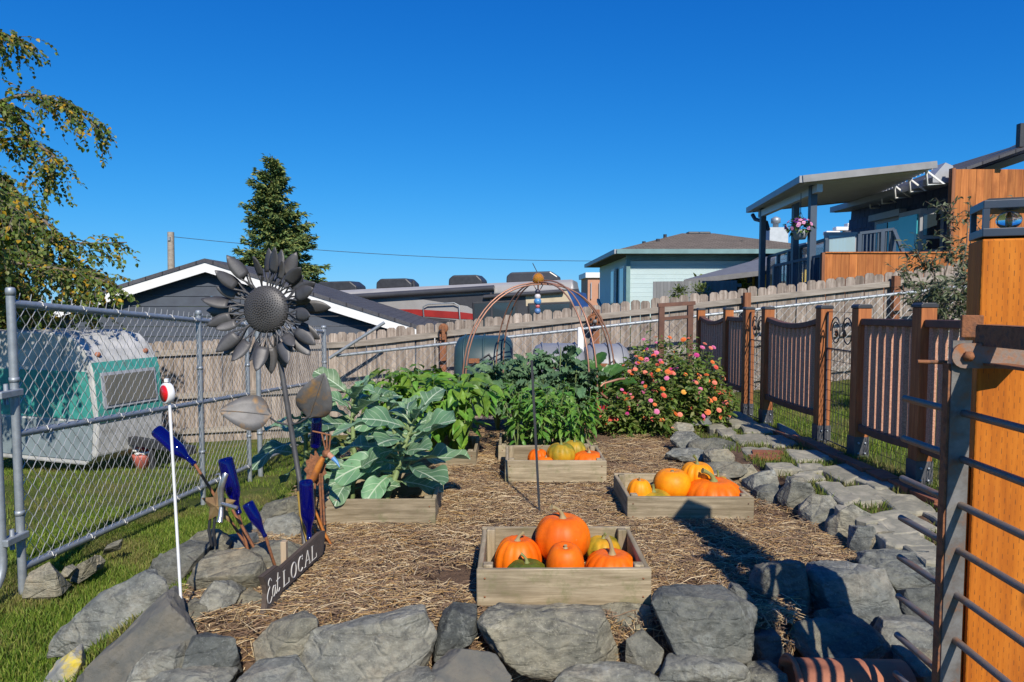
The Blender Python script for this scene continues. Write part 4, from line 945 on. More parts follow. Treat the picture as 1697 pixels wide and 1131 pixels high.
# ---------------------------------------------------------------- rocks
def hull_rock(pts, seed, sub=2, amp=.012, parent=None, name='rock', origin=None):
    bm_ = bmesh.new()
    for p in pts: bm_.verts.new(p)
    bmesh.ops.convex_hull(bm_, input=bm_.verts)
    for v in [v for v in bm_.verts if not v.link_faces]: bm_.verts.remove(v)
    size = max((max(p[i] for p in pts) - min(p[i] for p in pts)) for i in range(3))
    bmesh.ops.dissolve_limit(bm_, angle_limit=R(9), verts=bm_.verts[:], edges=bm_.edges[:])
    bmesh.ops.bevel(bm_, geom=bm_.edges[:], offset=size * .008, segments=1, affect='EDGES', clamp_overlap=True)
    bmesh.ops.triangulate(bm_, faces=bm_.faces[:])
    el = size * .045
    for _ in range(3):
        le = [e for e in bm_.edges if e.calc_length() > el]
        if not le: break
        bmesh.ops.subdivide_edges(bm_, edges=le, cuts=1)
        bmesh.ops.triangulate(bm_, faces=[f for f in bm_.faces if len(f.verts) > 3])
    bm_.normal_update(); o_ = V((seed * 3.1, seed * 1.7, 0)); sc_ = 3.2 / size
    moves = []
    for v in bm_.verts:
        n1 = noise.noise((v.co + o_) * sc_); n2 = noise.noise((v.co + o_) * sc_ * 3.1); n3 = noise.noise((v.co + o_) * sc_ * 8)
        # layered ledges give the split-stone look
        q = (v.co.z * .8 + v.co.x * .45 * math.sin(seed) + v.co.y * .4 * math.cos(seed * 2.)) * 6.5 / size + n1 * 1.2; led = (q - math.floor(q)) * .4
        moves.append(v.normal * size * (.010 * n1 + .011 * n2 + .012 * n3 + .022 * led))
    for v, d in zip(bm_.verts, moves): v.co += d
    off = V(origin) if origin else V((0, 0, 0))
    for v in bm_.verts: v.co -= off
    me = bpy.data.meshes.new(name); bm_.to_mesh(me); bm_.free()
    for p in me.polygons: p.use_smooth = True
    try: me.set_sharp_from_angle(angle=R(13))
    except Exception: pass
    o = bpy.data.objects.new(name, me); col.objects.link(o); o.location = off; return o
rock_n = 0
def rock(poly, Y, depth, label, group=None, m='rock', name='rock', flatb=True):
    """poly: outline in photo pixels, standing at distance Y; depth: thickness front to back"""
    global rock_n; rock_n += 1; rr_ = random.Random(rock_n * 13 + 5)
    if len(poly) == 4 and not isinstance(poly[0], tuple):
        x0, y0, x1, y1 = poly; j = lambda a: rr_.uniform(0, a); w_, h_ = x1 - x0, y1 - y0
        poly = [(x0 + j(.12) * w_, y0 + (.25 + j(.3)) * h_), (x0 + (.2 + j(.2)) * w_, y0 + j(.15) * h_), (x0 + (.6 + j(.2)) * w_, y0 + j(.12) * h_), (x1 - j(.1) * w_, y0 + (.2 + j(.3)) * h_), (x1 - j(.06) * w_, y0 + (.65 + j(.2)) * h_), (x1 - (.1 + j(.2)) * w_, y1), (x0 + (.1 + j(.25)) * w_, y1), (x0 + j(.06) * w_, y0 + (.7 + j(.2)) * h_)]
    mid = [at(px, py, Y) for px, py in poly]; c = sum(mid, V()) / len(mid)
    pts = [p + V((0, rr_.uniform(-.18, .18) * depth, 0)) for p in mid]
    n = len(mid)
    zt_, zb_ = max(p.z for p in mid), min(p.z for p in mid)
    for i, p in enumerate(mid):
        f = (p.z - zb_) / max(.001, zt_ - zb_)
        if rr_.random() < .35: continue
        k = rr_.uniform(.6, .97); q = c + (p - c) * k; pts.append(q + V((0, -depth * rr_.uniform(.22, .5) * (1.1 - .45 * f), -.02 * f)))
        k = rr_.uniform(.6, .95); q = c + (p - c) * k; pts.append(q + V((0, depth * rr_.uniform(.3, .5), 0)))
    o = hull_rock(pts, rock_n, origin=(c.x, c.y, zb_), name=name); o.data.materials.append(G[m]); tag(o, label, 'rock', group)
    return o
g1 = 'rocks of the low wall in front of the bed'
L1 = 'angular grey stone fitted into the low front wall'
lich = mat('lichen_rock', (.20, .20, .18), (.30, .29, .25), 12, .9, .5, c3=(.55, .42, .05), lo=.4, hi=.62); G['lichen'] = lich
G['rockbrown'] = mat('brownish_rock', (.15, .135, .105), (.10, .10, .088), 6, .9, .8, c3=(.19, .17, .13), bdist=.015, detail=10)
rock([(75, 1131), (90, 1100), (120, 1078), (140, 1092), (130, 1131), (95, 1150)], 2.25, .16, 'rock crusted with yellow lichen at the lawn edge', m='lichen')
rock([(90, 1080), (100, 1045), (165, 985), (235, 950), (282, 958), (292, 1000), (230, 1050), (150, 1090)], 2.55, .3, 'long grey ledge rock sloping down towards the lawn')
rock([(100, 1160), (175, 1075), (262, 990), (292, 992), (335, 1045), (320, 1080), (235, 1130), (150, 1175)], 2.28, .34, 'big smooth brown grey slab leaning over the lichen rock', m='rockbrown')
rock([(222, 1110), (235, 1082), (300, 1068), (312, 1090), (305, 1125), (230, 1135)], 2.2, .2, L1, g1)
rock([(312, 1060), (330, 1052), (390, 1056), (400, 1075), (395, 1122), (330, 1124), (316, 1100)], 2.22, .2, 'square edged grey block between the white stake and the sign')
rock([(420, 1065), (445, 1040), (500, 1017), (528, 1022), (530, 1060), (480, 1105), (430, 1108)], 2.27, .22, L1, g1)
rock([(485, 1100), (500, 1058), (560, 1040), (655, 1022), (700, 1024), (722, 1060), (705, 1110), (640, 1150), (500, 1150)], 2.2, .3, 'very broad dark grey boulder left of the brown low stone in the wall'.replace('left of', 'beside'))
rock([(718, 1080), (728, 1030), (748, 1011), (790, 1020), (792, 1050), (740, 1082)], 2.3, .2, 'small blue grey wedge stone between two broad wall boulders')
rock([(790, 1030), (800, 1014), (870, 1008), (940, 1016), (1006, 1024), (1030, 1098), (985, 1112), (890, 1110), (830, 1092), (802, 1062)], 2.27, .28, 'long pale grey boulder under the front pumpkin crate')
rock([(985, 1010), (1020, 1003), (1078, 1006), (1080, 1050), (1030, 1056), (1005, 1040)], 2.42, .22, 'flat topped stone under the corner of the front crate')
rock([(1036, 1100), (1038, 1062), (1070, 1052), (1098, 1072), (1100, 1098), (1060, 1114)], 2.24, .14, L1, g1)
rock([(1080, 1000), (1100, 988), (1215, 992), (1262, 1016), (1250, 1078), (1180, 1088), (1140, 1095), (1112, 1080)], 2.28, .26, 'big smooth boulder with rusty streaks near the terracotta pipe')
rock([(1205, 985), (1215, 970), (1235, 978), (1262, 1010), (1220, 1006)], 2.5, .14, L1, g1)
rock([(700, 1140), (720, 1100), (765, 1078), (820, 1085), (848, 1110), (845, 1150)], 2.12, .25, 'low brown rounded stone at the foot of the wall', m='rockbrown')
rock([(905, 1145), (925, 1114), (1000, 1110), (1080, 1114), (1110, 1140), (1000, 1160)], 2.12, .2, L1, g1)
rock([(1078, 1145), (1100, 1100), (1160, 1092), (1235, 1100), (1250, 1131), (1240, 1150)], 2.13, .2, L1, g1)
rock([(620, 1150), (640, 1128), (720, 1120), (730, 1150)], 2.05, .2, L1, g1)
rock([(205, 1150), (260, 1120), (330, 1115), (380, 1131), (370, 1160)], 2.1, .2, L1, g1)
rock([(380, 1150), (400, 1118), (480, 1105), (520, 1131), (500, 1160)], 2.1, .2, L1, g1)
g2 = 'stones stepping down beside the pipe gate'; L2 = 'rough grey stone in the steps beside the pipe gate'
rock([(1236, 990), (1262, 950), (1300, 927), (1334, 935), (1346, 1010), (1325, 1032), (1270, 1030)], 2.62, .26, 'peaked boulder half in shadow at the corner of the straw bed')
rock([(1335, 965), (1345, 946), (1405, 942), (1468, 944), (1492, 1000), (1488, 1020), (1430, 1034), (1350, 1022)], 2.62, .34, 'long flat topped stone with a dark shadow band across it')
rock([(1424, 935), (1440, 920), (1560, 924), (1600, 930), (1598, 975), (1510, 978), (1440, 960)], 2.72, .3, 'wide squared stone lying across the end of the path')
rock([(1485, 1000), (1500, 975), (1600, 978), (1605, 1030), (1500, 1030)], 2.55, .25, L2, g2)
rock([(1308, 1060), (1322, 1034), (1390, 1030), (1440, 1036), (1476, 1068), (1470, 1088), (1330, 1090)], 2.36, .3, 'low flat step stone behind the terracotta pipe')
rock([(1350, 1024), (1356, 1012), (1376, 1010), (1386, 1024), (1370, 1034)], 2.42, .07, 'small smooth cobble between the step stones')
rock([(1450, 1060), (1470, 1035), (1560, 1040), (1570, 1080), (1480, 1082)], 2.38, .25, L2, g2)
rock([(1240, 1095), (1250, 1055), (1290, 1050), (1300, 1085), (1280, 1118)], 2.3, .18, L2, g2)
rock([(1490, 1131), (1500, 1090), (1560, 1085), (1590, 1131), (1540, 1160)], 2.2, .2, L2, g2)
rock([(1215, 1140), (1240, 1110), (1300, 1112), (1305, 1150)], 2.15, .2, L2, g2)
g3 = 'rocks along the lawn side of the bed'; L3 = 'grey rock in the row between lawn and straw bed'
rock([(245, 948), (262, 922), (300, 903), (340, 910), (335, 945), (310, 968), (260, 962)], 2.85, .24, L3, g3)
rock([(295, 985), (330, 930), (400, 918), (440, 925), (452, 970), (430, 1000), (330, 1015)], 2.68, .32, 'pale wrinkled boulder between the white stake and the sign')
rock([(300, 905), (325, 885), (355, 880), (380, 905), (372, 945), (320, 950)], 3.0, .22, L3, g3)
rock([(345, 905), (365, 888), (420, 890), (432, 915), (400, 935), (350, 930)], 3.1, .24, L3, g3)
rock([(395, 935), (420, 905), (470, 895), (505, 915), (490, 950), (420, 955)], 2.92, .24, 'broad rock with bottle rods standing in it behind the sign')
rock([(425, 890), (440, 862), (480, 855), (505, 875), (495, 905), (440, 905)], 3.3, .22, L3, g3)
rock([(470, 960), (490, 925), (530, 905), (556, 945), (558, 975), (520, 988), (480, 985)], 3.08, .22, 'smooth pale rock under the far end of the sign')
rock([(420, 868), (440, 835), (480, 826), (510, 842), (500, 870)], 3.55, .22, L3, g3)
rock([(330, 935), (345, 915), (372, 925), (385, 960), (350, 975)], 2.8, .16, L3, g3)
rock([(375, 1000), (400, 985), (440, 990), (430, 1020), (390, 1025)], 2.52, .18, L3, g3)
rock([(255, 930), (262, 920), (285, 920), (285, 940), (262, 945)], 3.0, .12, L3, g3)
for bb, Y, d in (((430, 960, 490, 1005), 2.62, .18), ((330, 962, 400, 1010), 2.5, .2), ((440, 910, 500, 950), 3.05, .2), ((500, 880, 545, 915), 3.35, .18), ((395, 868, 440, 905), 3.35, .2), ((290, 1000, 345, 1045), 2.42, .16), ((480, 842, 530, 872), 3.6, .18)):
    rock(bb, Y, d, L3, g3)
g4 = 'stones under the chain link fence'; L4 = 'grey stone wedged under the bottom rail of the chain link fence'
rock([(45, 985), (48, 950), (75, 935), (100, 945), (106, 985), (75, 998)], 3.3, .18, L4, g4)
rock([(100, 955), (110, 938), (122, 945), (112, 962)], 3.4, .12, L4, g4)
rock([(112, 965), (130, 935), (150, 925), (156, 950), (140, 962)], 3.5, .12, L4, g4)
rock([(148, 945), (160, 918), (168, 935), (165, 945)], 3.65, .10, L4, g4)
rock([(170, 920), (180, 902), (200, 895), (198, 912)], 3.85, .12, L4, g4)
rock([(485, 745 + 80), (500, 812), (512, 822), (505, 832)], 3.9, .12, L4, g4)
g5 = 'rocks edging the stone path'; L5 = 'rough blue grey rock edging the stone path'
for bb, Y, d in (((1110, 716, 1165, 742), 5.1, .28), ((1132, 726, 1220, 750), 4.95, .34), ((1100, 744, 1180, 762), 4.75, .2), ((1166, 742, 1222, 778), 4.55, .22), ((1160, 765, 1240, 790), 4.25, .2),
                 ((1216, 768, 1262, 800), 4.3, .18), ((1232, 776, 1292, 826), 4.05, .26), ((1250, 800, 1300, 836), 3.85, .18), ((1290, 792, 1352, 852), 3.72, .24), ((1300, 790, 1345, 815), 3.85, .18), ((1322, 820, 1396, 882), 3.5, .24),
                 ((1366, 836, 1442, 915), 3.25, .26), ((1400, 862, 1460, 935), 3.05, .2), ((1426, 882, 1520, 930), 3.0, .24), ((1138, 688, 1180, 706), 5.9, .2), ((1110, 700, 1150, 716), 5.7, .2)):
    rock(bb, Y, d, L5, g5)
# terracotta pipe lying in the step
tp = thing('terracotta_pipe', 'broken terracotta drain pipe lying at the foot of the step stones', 'pipe', (1.05, 2.1, -.2))
a, b = at(1310, 1122, 2.12), at(1500, 1126, 2.1)
n = 20; vs_ = []
for p in (a, b):
    for r in (.085, .070):
        for j in range(n): an = 2 * math.pi * j / n; vs_.append(p + V((rnd(-.012, .012) if p is a else 0, r * math.cos(an), r * math.sin(an) - .03)))
fs = []
for j in range(n):
    k = (j + 1) % n; fs += [(j, k, 2 * n + k, 2 * n + j), (n + k, n + j, 3 * n + j, 3 * n + k), (j, n + j, n + k, k), (2 * n + k, 3 * n + k, 3 * n + j, 2 * n + j)]
MB().add(vs_, fs, True).build('pipe_body', G['terracotta'], tp)
c_ = at(1312, 1122, 2.12); MB().tube([c_ + V((.0 , .09 * math.cos(s), .09 * math.sin(s) - .03)) for s in np.linspace(0, 6.283, 21)], .008, 6).build('collar', G['terracotta'], tp)

# ---------------------------------------------------------------- stone path and bricks
path = thing('path', 'irregular flat stones with grass between them along the railing fence', 'path', (1.9, 4.5, .05))
path['kind'] = 'structure'; del path['category']
pav = [((1440, 850), (1500, 845), (1560, 880), (1470, 890)), ((1395, 808), (1455, 800), (1500, 828), (1425, 838)), ((1350, 800), (1392, 798), (1430, 832), (1395, 838)), ((1375, 835), (1430, 845), (1480, 862), (1430, 868)),
       ((1430, 868), (1520, 880), (1550, 905), (1470, 905)), ((1445, 820), (1515, 822), (1555, 850), (1490, 850)), ((1320, 768), (1362, 770), (1380, 782), (1320, 785)), ((1350, 775), (1420, 768), (1460, 788), (1400, 800)), ((1300, 745), (1370, 748), (1400, 762), (1318, 766)),
       ((1270, 768), (1312, 768), (1330, 780), (1280, 780)), ((1312, 788), (1350, 782), (1370, 796), (1325, 800)), ((1210, 722), (1260, 718), (1290, 734), (1225, 738)), ((1262, 722), (1300, 722), (1325, 738), (1280, 742)), ((1225, 706), (1270, 702), (1290, 716), (1235, 718)),
       ((1200, 695), (1240, 690), (1258, 702), (1215, 706)), ((1190, 684), (1225, 682), (1240, 690), (1200, 693)), ((1185, 712), (1212, 708), (1222, 722), (1195, 724)), ((1170, 702), (1195, 700), (1205, 710), (1178, 712)), ((1225, 742), (1275, 742), (1300, 756), (1240, 760)), ((1285, 700), (1310, 710), (1330, 725), (1300, 722)),
       ((1500, 905), (1570, 905), (1600, 930), (1530, 935)), ((1530, 848), (1580, 850), (1620, 880), (1570, 880)), ((1400, 785), (1440, 780), (1490, 805), (1455, 812))]
PAV = []
for k, q in enumerate(pav):
    zt = .10 if k < 11 or k > 19 else .07
    top = [on(px, py, zt + .012 + rnd(-.006, .006)) for px, py in q]; c = sum(top, V()) / 4; PAV.append([(c + (p - c) * 1.0) for p in top])
    ring = []
    for i in range(4):
        a, b = top[i], top[(i + 1) % 4]
        for f in (0.08, .36, .64, .92): ring.append(a.lerp(b, f) + V((rnd(-.012, .012), rnd(-.018, .018), rnd(-.003, .003))))
    n = len(ring); inner = [c + (p - c) * .9 + V((0, 0, .006 + rnd(-.003, .003))) for p in ring]; low = [p - V((0, 0, .07)) for p in ring]
    mb = MB(); mb.add(inner + ring + low, [tuple(range(n))] + [(i, n + i, n + (i + 1) % n, (i + 1) % n) for i in range(n)] + [(n + i, 2 * n + i, 2 * n + (i + 1) % n, n + (i + 1) % n) for i in range(n)])
    if sum((ring[i].x * ring[(i + 1) % n].y - ring[(i + 1) % n].x * ring[i].y) for i in range(n)) < 0: mb.f = [f[::-1] for f in mb.f]; mb.f
    mb.build('paving_stone', G['stone'], path, bevel=.004)
brm = MB().box((0, 0, 0), (.1, .2, .06)).mesh('brick', G['brick'])
for y in np.arange(3.1, 7.9, .215):
    x = PX - .17 + .02 * math.sin(y * 4); inst('brick', brm, path, Matrix.Translation((x, y, ground(x, y) + .015 + rnd(-.008, .008))) @ Matrix.Rotation(rnd(-.12, .12), 4, 'Z') @ Matrix.Rotation(rnd(-.1, .1), 4, 'Y'))
for px, py, a in ((1272, 752, 1.3), (1268, 760, 1.4), (1185, 700, 1.2), (1392, 763, .4), (1402, 770, .6), (1382, 757, .5)):
    p = on(px, py, .09 if px > 1250 else .05); p.z = ground(p.x, p.y) - .012; inst('brick', brm, path, Matrix.Translation(p) @ Matrix.Rotation(a, 4, 'Z') @ Matrix.Rotation(rnd(-.1, .1), 4, 'X'))

# ---------------------------------------------------------------- sunflower sculpture
base = on(506, 905, .02); hc = at(440, 513, 3.22)
sf = thing('sunflower_sculpture', 'tall dark sheet metal sunflower sculpture with two metal leaves', 'sculpture', base)
stem = [base - V((0, 0, .05)), at(497, 800, 3.26), at(484, 720, 3.25), at(466, 610, 3.26), hc + V((.02, .05, -.05))]
MB().tube(stem, .0125, 10).build('stem', G['sheet'], sf)
fd = V((-.16, -1, .03)).normalized()          # the way the head faces
hm = frame(V((0, 0, 1)), -fd, hc); hm = Matrix((V((1, 0, 0)) * 0 + fd.cross(V((0, 0, 1))).normalized() * -1, V((0, 0, 1)), fd)).transposed().to_4x4()
zx = fd; xx = V((0, 0, 1)).cross(zx).normalized(); yy = zx.cross(xx); hm = Matrix((xx, yy, zx)).transposed().to_4x4(); hm.translation = hc
dm = MB(); rd = .112
dm.lathe([(rd, -.012), (rd, .0), (rd * .85, .016), (rd * .55, .027), (rd * .25, .032), (.001, .034)], 36, hm)
seed = MB()
for k in range(300):
    rr_ = rd * .97 * math.sqrt((k + .5) / 300); a = k * 2.39996; zz = .034 - .034 * (rr_ / rd) ** 2
    c_ = V((rr_ * math.cos(a), rr_ * math.sin(a), zz)); s = .0058
    ring = [hm @ (c_ + V((s * math.cos(q), s * math.sin(q), -.001))) for q in np.linspace(0, 2 * math.pi, 6)[:-1]]
    seed.add(ring + [hm @ (c_ + V((0, 0, .010)))], [(i, (i + 1) % 5, 5) for i in range(5)])
so = dm.build('seed_disc', G['sheet'], sf); seed.build('seeds', G['sheet'], so, kind='stuff')
def petal_mesh(L, Wd, cup):
    N = 12; mb = MB()
    def wv(t): return max(.0045, Wd / 2 * (math.sin(math.pi * min(1, t ** 1.4)) ** .8) * min(1, .3 + t * 1.6)) if t < .995 else .002
    def P(t, u): w_ = wv(t) * u; return V((w_, t * L, cup * L * (t * t * .5) - .22 * abs(w_)))
    hole = .42
    for i in range(N):
        t0, t1 = i / N, (i + 1) / N
        if t1 <= hole + 1e-6:
            for s in (-1, 1):
                k0 = s * max(0, 1 - .009 / wv(t0)) if t0 > .06 else 0; k1 = s * max(0, 1 - .009 / wv(t1))
                q = [P(t0, k0), P(t0, s), P(t1, s), P(t1, k1)]; mb.add(q, [(0, 1, 2, 3) if s > 0 else (3, 2, 1, 0)], True)
        else:
            us = [-1, -.5, 0, .5, 1]
            for a, b in zip(us[:-1], us[1:]): mb.add([P(t0, a), P(t0, b), P(t1, b), P(t1, a)], [(0, 1, 2, 3)], True)
    me = mb.mesh('petal', G['sheet']); bm_ = bmesh.new(); bm_.from_mesh(me); bmesh.ops.remove_doubles(bm_, verts=bm_.verts[:], dist=.0004); bm_.to_mesh(me); bm_.free(); return me
pms = [petal_mesh(.195, .064, .10), petal_mesh(.16, .054, .25), petal_mesh(.21, .068, -.12)]
for layer, (n, tilt) in enumerate(((22, .02), (20, .30))):
    for k in range(n):
        a = 2 * math.pi * (k + .5 * layer) / n + rnd(-.06, .06)
        m = hm @ Matrix.Rotation(a, 4, 'Z') @ Matrix.Translation((0, rd * .86, -.012 + .01 * layer)) @ Matrix.Rotation(tilt + rnd(-.2, .2), 4, 'X') @ Matrix.Rotation(rnd(-.75, .75), 4, 'Y') @ Matrix.Rotation(rnd(-.18, .18), 4, 'Z')
        o = inst('petal', pms[(k + layer) % 3], sf, m); md = o.modifiers.new('thick', 'SOLIDIFY'); md.thickness = .0025
def metal_leaf(tipp, basep, nrm_, wd, m_, name='metal_leaf'):
    ax = (tipp - basep); L = ax.length; m = frame(ax, nrm_, basep); mb = MB(); N = 14
    for i in range(N):
        for s in (-1, 1):
            q = []
            for t, u in ((i / N, 0), (i / N, .5), (i / N, 1), ((i + 1) / N, 1), ((i + 1) / N, .5), ((i + 1) / N, 0)):
                w_ = wd / 2 * (math.sin(math.pi * t ** .62)) ** .8 if 0 < t < 1 else 0
                q.append(m @ V((s * u * w_, t * L - .012 * (u * 0 + (1 if t == 0 else 0)), .10 * u * w_ + .012 * math.sin(t * 3) - .0012 * math.cos(t * 26 - 6 * u) * u)))
            mb.add(q, [(0, 1, 4, 5), (1, 2, 3, 4)] if s > 0 else [(5, 4, 1, 0), (4, 3, 2, 1)], True)
    me = mb.mesh(name, m_, W[sf]); bm_ = bmesh.new(); bm_.from_mesh(me); bmesh.ops.remove_doubles(bm_, verts=bm_.verts[:], dist=.0005); bm_.to_mesh(me); bm_.free()
    o = bpy.data.objects.new(name, me); col.objects.link(o); o.parent = sf; W[o] = W[sf]; md = o.modifiers.new('thick', 'SOLIDIFY'); md.thickness = .003
    v = MB(); v.tube([m @ V((0, t * L, .012 * math.sin(t * 3) + .002)) for t in np.linspace(0, .95, 8)], .0022, 5); v.build('vein', m_, o); return o
metal_leaf(at(362, 681, 3.13), at(446, 688, 3.2), V((.1, -1, .45)), .17, G['sheetrust'])
metal_leaf(at(538, 618, 3.17), at(514, 690, 3.22), V((.1, -1, .1)), .175, G['sheetrust'])
s0 = at(480, 705, 3.25)
MB().tube([at(444, 690, 3.2), at(458, 700, 3.22), s0], .005, 6).build('leaf_stalk', G['sheet'], sf)
MB().tube([s0, at(498, 700, 3.23), at(515, 688, 3.22)], .005, 6).build('leaf_stalk', G['sheet'], sf)

# ---------------------------------------------------------------- cobalt bottles on rods
BP = [(.001, .018), (.02, .012), (.033, .0), (.0365, .008), (.0375, .03), (.0375, .17), (.036, .19), (.028, .218), (.018, .24), (.0145, .26), (.0135, .30), (.0165, .302), (.0165, .312), (.0135, .316)]
BP2 = [(.001, .018), (.02, .012), (.036, .0), (.041, .008), (.042, .03), (.041, .12), (.036, .16), (.025, .205), (.018, .24), (.0145, .27), (.0135, .29), (.0165, .292), (.0165, .302), (.0135, .306)]
def bottle(label, base_, neck, prof, foot=None, r=None):
    base_, neck = V(base_), V(neck); L = (neck - base_).length; k = L / .316
    t = thing('blue_bottle', label, 'bottle', neck if neck.z < base_.z else base_)
    d = (neck - base_).normalized(); m = frame(d.orthogonal(), d, base_)
    zax = d; xax = zax.orthogonal().normalized(); yax = zax.cross(xax); m = Matrix((xax, yax, zax)).transposed().to_4x4(); m.translation = base_
    MB().lathe([(a * k * (r or 1), b * k) for a, b in prof], 28, m).build('glass', G['cobalt'], t)
    if foot is not None: MB().tube([base_.lerp(neck, .45), neck, V(foot)], .0062, 8).build('rod', G['rust'], t)
    return t
bottle('cobalt bottle tilted on a rusty rod beside the chain link fence', at(259, 713, 2.95), at(323, 770, 2.92), BP, on(415, 915, .02), 1.05)
bottle('cobalt bottle leaning neck down behind the rusty star faced creature', at(373, 760, 2.95), at(396, 852, 2.95), BP, on(414, 925, .02), 1.05)
bottle('cobalt bottle with tapered shoulders tilted over the rocks by the sign', at(410, 834, 2.72), at(441, 892, 2.72), BP2, on(458, 945, .03), 1.1)
bottle('cobalt bottle upside down on a rod in front of the rusty bird', at(507, 797, 2.98), at(513, 895, 2.98), BP, on(514, 925, .0), .98)
bottle('cobalt bottle standing neck up behind the hanging metal leaf', at(523, 742, 3.45), at(527, 668, 3.45), BP, None, 1.0)
MB().tube([at(523, 742, 3.45), at(521, 860, 3.45)], .006, 6).build('rod', G['rust'], bpy.data.objects['blue_bottle.004'])

# ---------------------------------------------------------------- star faced creature of scrap metal
cr = thing('scrap_metal_creature', 'rusty star and chromed taps welded into a small garden creature', 'ornament', on(372, 905, .05))
scm = frame(V((0, 0, 1)), V((-.2, -1, .3)), at(362, 838, 2.88))
star = MB(); pts_ = []
for k in range(10): a = math.pi * k / 5 + .3; r = .085 if k % 2 == 0 else .042; pts_.append((r * math.cos(a), r * math.sin(a)))
n = 10; star.add([scm @ V((x, y, 0)) for x, y in pts_] + [scm @ V((x, y, -.006)) for x, y in pts_] + [scm @ V((0, 0, .018))], [(i, (i + 1) % n, 2 * n) for i in range(n)] + [(i, n + i, n + (i + 1) % n, (i + 1) % n) for i in range(n)] + [tuple(range(2 * n - 1, n - 1, -1))])
star.build('star_plate', mat('rusty_gold_plate', (.28, .19, .08), (.20, .11, .05), 20, .75, .4, metal=.3), cr)
chrome = mat('worn_chrome', (.55, .54, .52), (.38, .36, .33), 30, .3, .1, metal=.8)
MB().tube([at(366, 838, 2.82), at(367, 810, 2.82), at(372, 792, 2.81), at(374, 786, 2.82)], [.010, .010, .011, .012], 10).build('tap', chrome, cr)
MB().tube([at(364, 838, 2.83), at(362, 812, 2.83), at(366, 795, 2.83), at(364, 785, 2.84), at(358, 788, 2.84)], .005, 8).build('tap_lever', chrome, cr)
MB().tube([at(368, 835, 2.8), at(380, 838, 2.78), at(393, 842, 2.77)], .008, 8).build('nose', chrome, cr)
MB().tube([at(367, 840, 2.82), at(366, 856, 2.81), at(364, 866, 2.80)], [.009, .011, .013], 10).build('spout', chrome, cr)
for a, b, c_ in (((350, 842), (346, 880), (351, 905)), ((358, 842), (354, 880), (357, 905)), ((385, 845), (400, 870), (420, 905)), ((388, 850), (405, 880), (425, 915))):
    MB().tube([at(*a, 2.9), at(*b, 2.9), at(*c_, 2.92)], .0062, 6).build('leg', G['black'] if a[0] < 370 else G['rust'], cr)

# ---------------------------------------------------------------- rusty bird
bd = thing('rusty_bird_sculpture', 'rusty orange bird made of tools with blue beak tip and fork crest', 'sculpture', on(540, 905, 0.))
orng = mat('orange_enamel', (.52, .20, .025), (.40, .13, .02), 14, .5, .2, c3=(.25, .09, .03))
Yb = 3.12
MB().tube([at(513, 800, Yb), at(521, 790, Yb), at(530, 770, Yb), at(536, 758, Yb)], [.022, .026, .024, .016], 12, flat=.7).build('neck', orng, bd)
cg = MB(); m = frame(V((0, 0, 1)), V((.25, -1, 0)), at(523, 778, Yb + .03)); n = 22; pts_ = []
for k in range(n): a = 2 * math.pi * k / n; r = .07 if k % 2 else .055; pts_.append(V((r * math.cos(a) * .75, r * math.sin(a) * 1.15, 0)))
cg.add([m @ p for p in pts_] + [m @ (p - V((0, 0, .006))) for p in pts_], [tuple(range(n)), tuple(range(2 * n - 1, n - 1, -1))] + [(i, n + i, n + (i + 1) % n, (i + 1) % n) for i in range(n)])
cg.build('gear_back', G['rust'], bd)
MB().lathe([(.001, -.02), (.018, -.012), (.02, 0), (.016, .014), (.001, .02)], 14, Matrix.Translation(at(541, 752, Yb))).build('head', G['rust'], bd)
MB().tube([at(543, 752, Yb), at(552, 760, Yb - .02)], [.014, .012], 10).build('beak', mat('pink_rust', (.50, .26, .17), (.38, .18, .1), 25, .7, .2), bd)
MB().tube([at(552, 760, Yb - .02), at(558, 766, Yb - .03), at(563, 775, Yb - .04)], [.012, .008, .002], 10).build('beak_tip', mat('blue_enamel', (.10, .27, .50), None, 8, .5, .05), bd)
for a, b in (((533, 718), (540, 748)), ((541, 720), (542, 748)), ((548, 722), (545, 748))): MB().tube([at(*b, Yb), at(*a, Yb)], .004, 6).build('fork_tine', G['rust'], bd)
MB().tube([at(518, 715, Yb), at(533, 718, Yb), at(549, 722, Yb)], .004, 6).build('fork_bar', G['rust'], bd)
for k, q in enumerate([[(494, 815), (498, 850), (510, 905)], [(499, 810), (506, 860), (512, 900)], [(524, 850), (538, 885), (555, 913)], [(521, 875), (527, 900), (537, 921)], [(520, 840), (530, 870), (545, 905)]]):
    MB().tube([at(px, py, Yb - .05 + .02 * k) for px, py in q], [.008, .012, .005], 8, flat=.6).build('tail_feather', orng if k > 1 else mat('ochre_enamel', (.36, .24, .05), None, 14, .5, .2) if k == 0 else bpy.data.materials['ochre_enamel'], bd)
for px, dx in ((530, 3), (534, 4)): MB().tube([at(px, 785, Yb), at(px, 800, Yb), at(px + dx, 870, Yb)], .0055, 6).build('leg', G['rust'], bd)

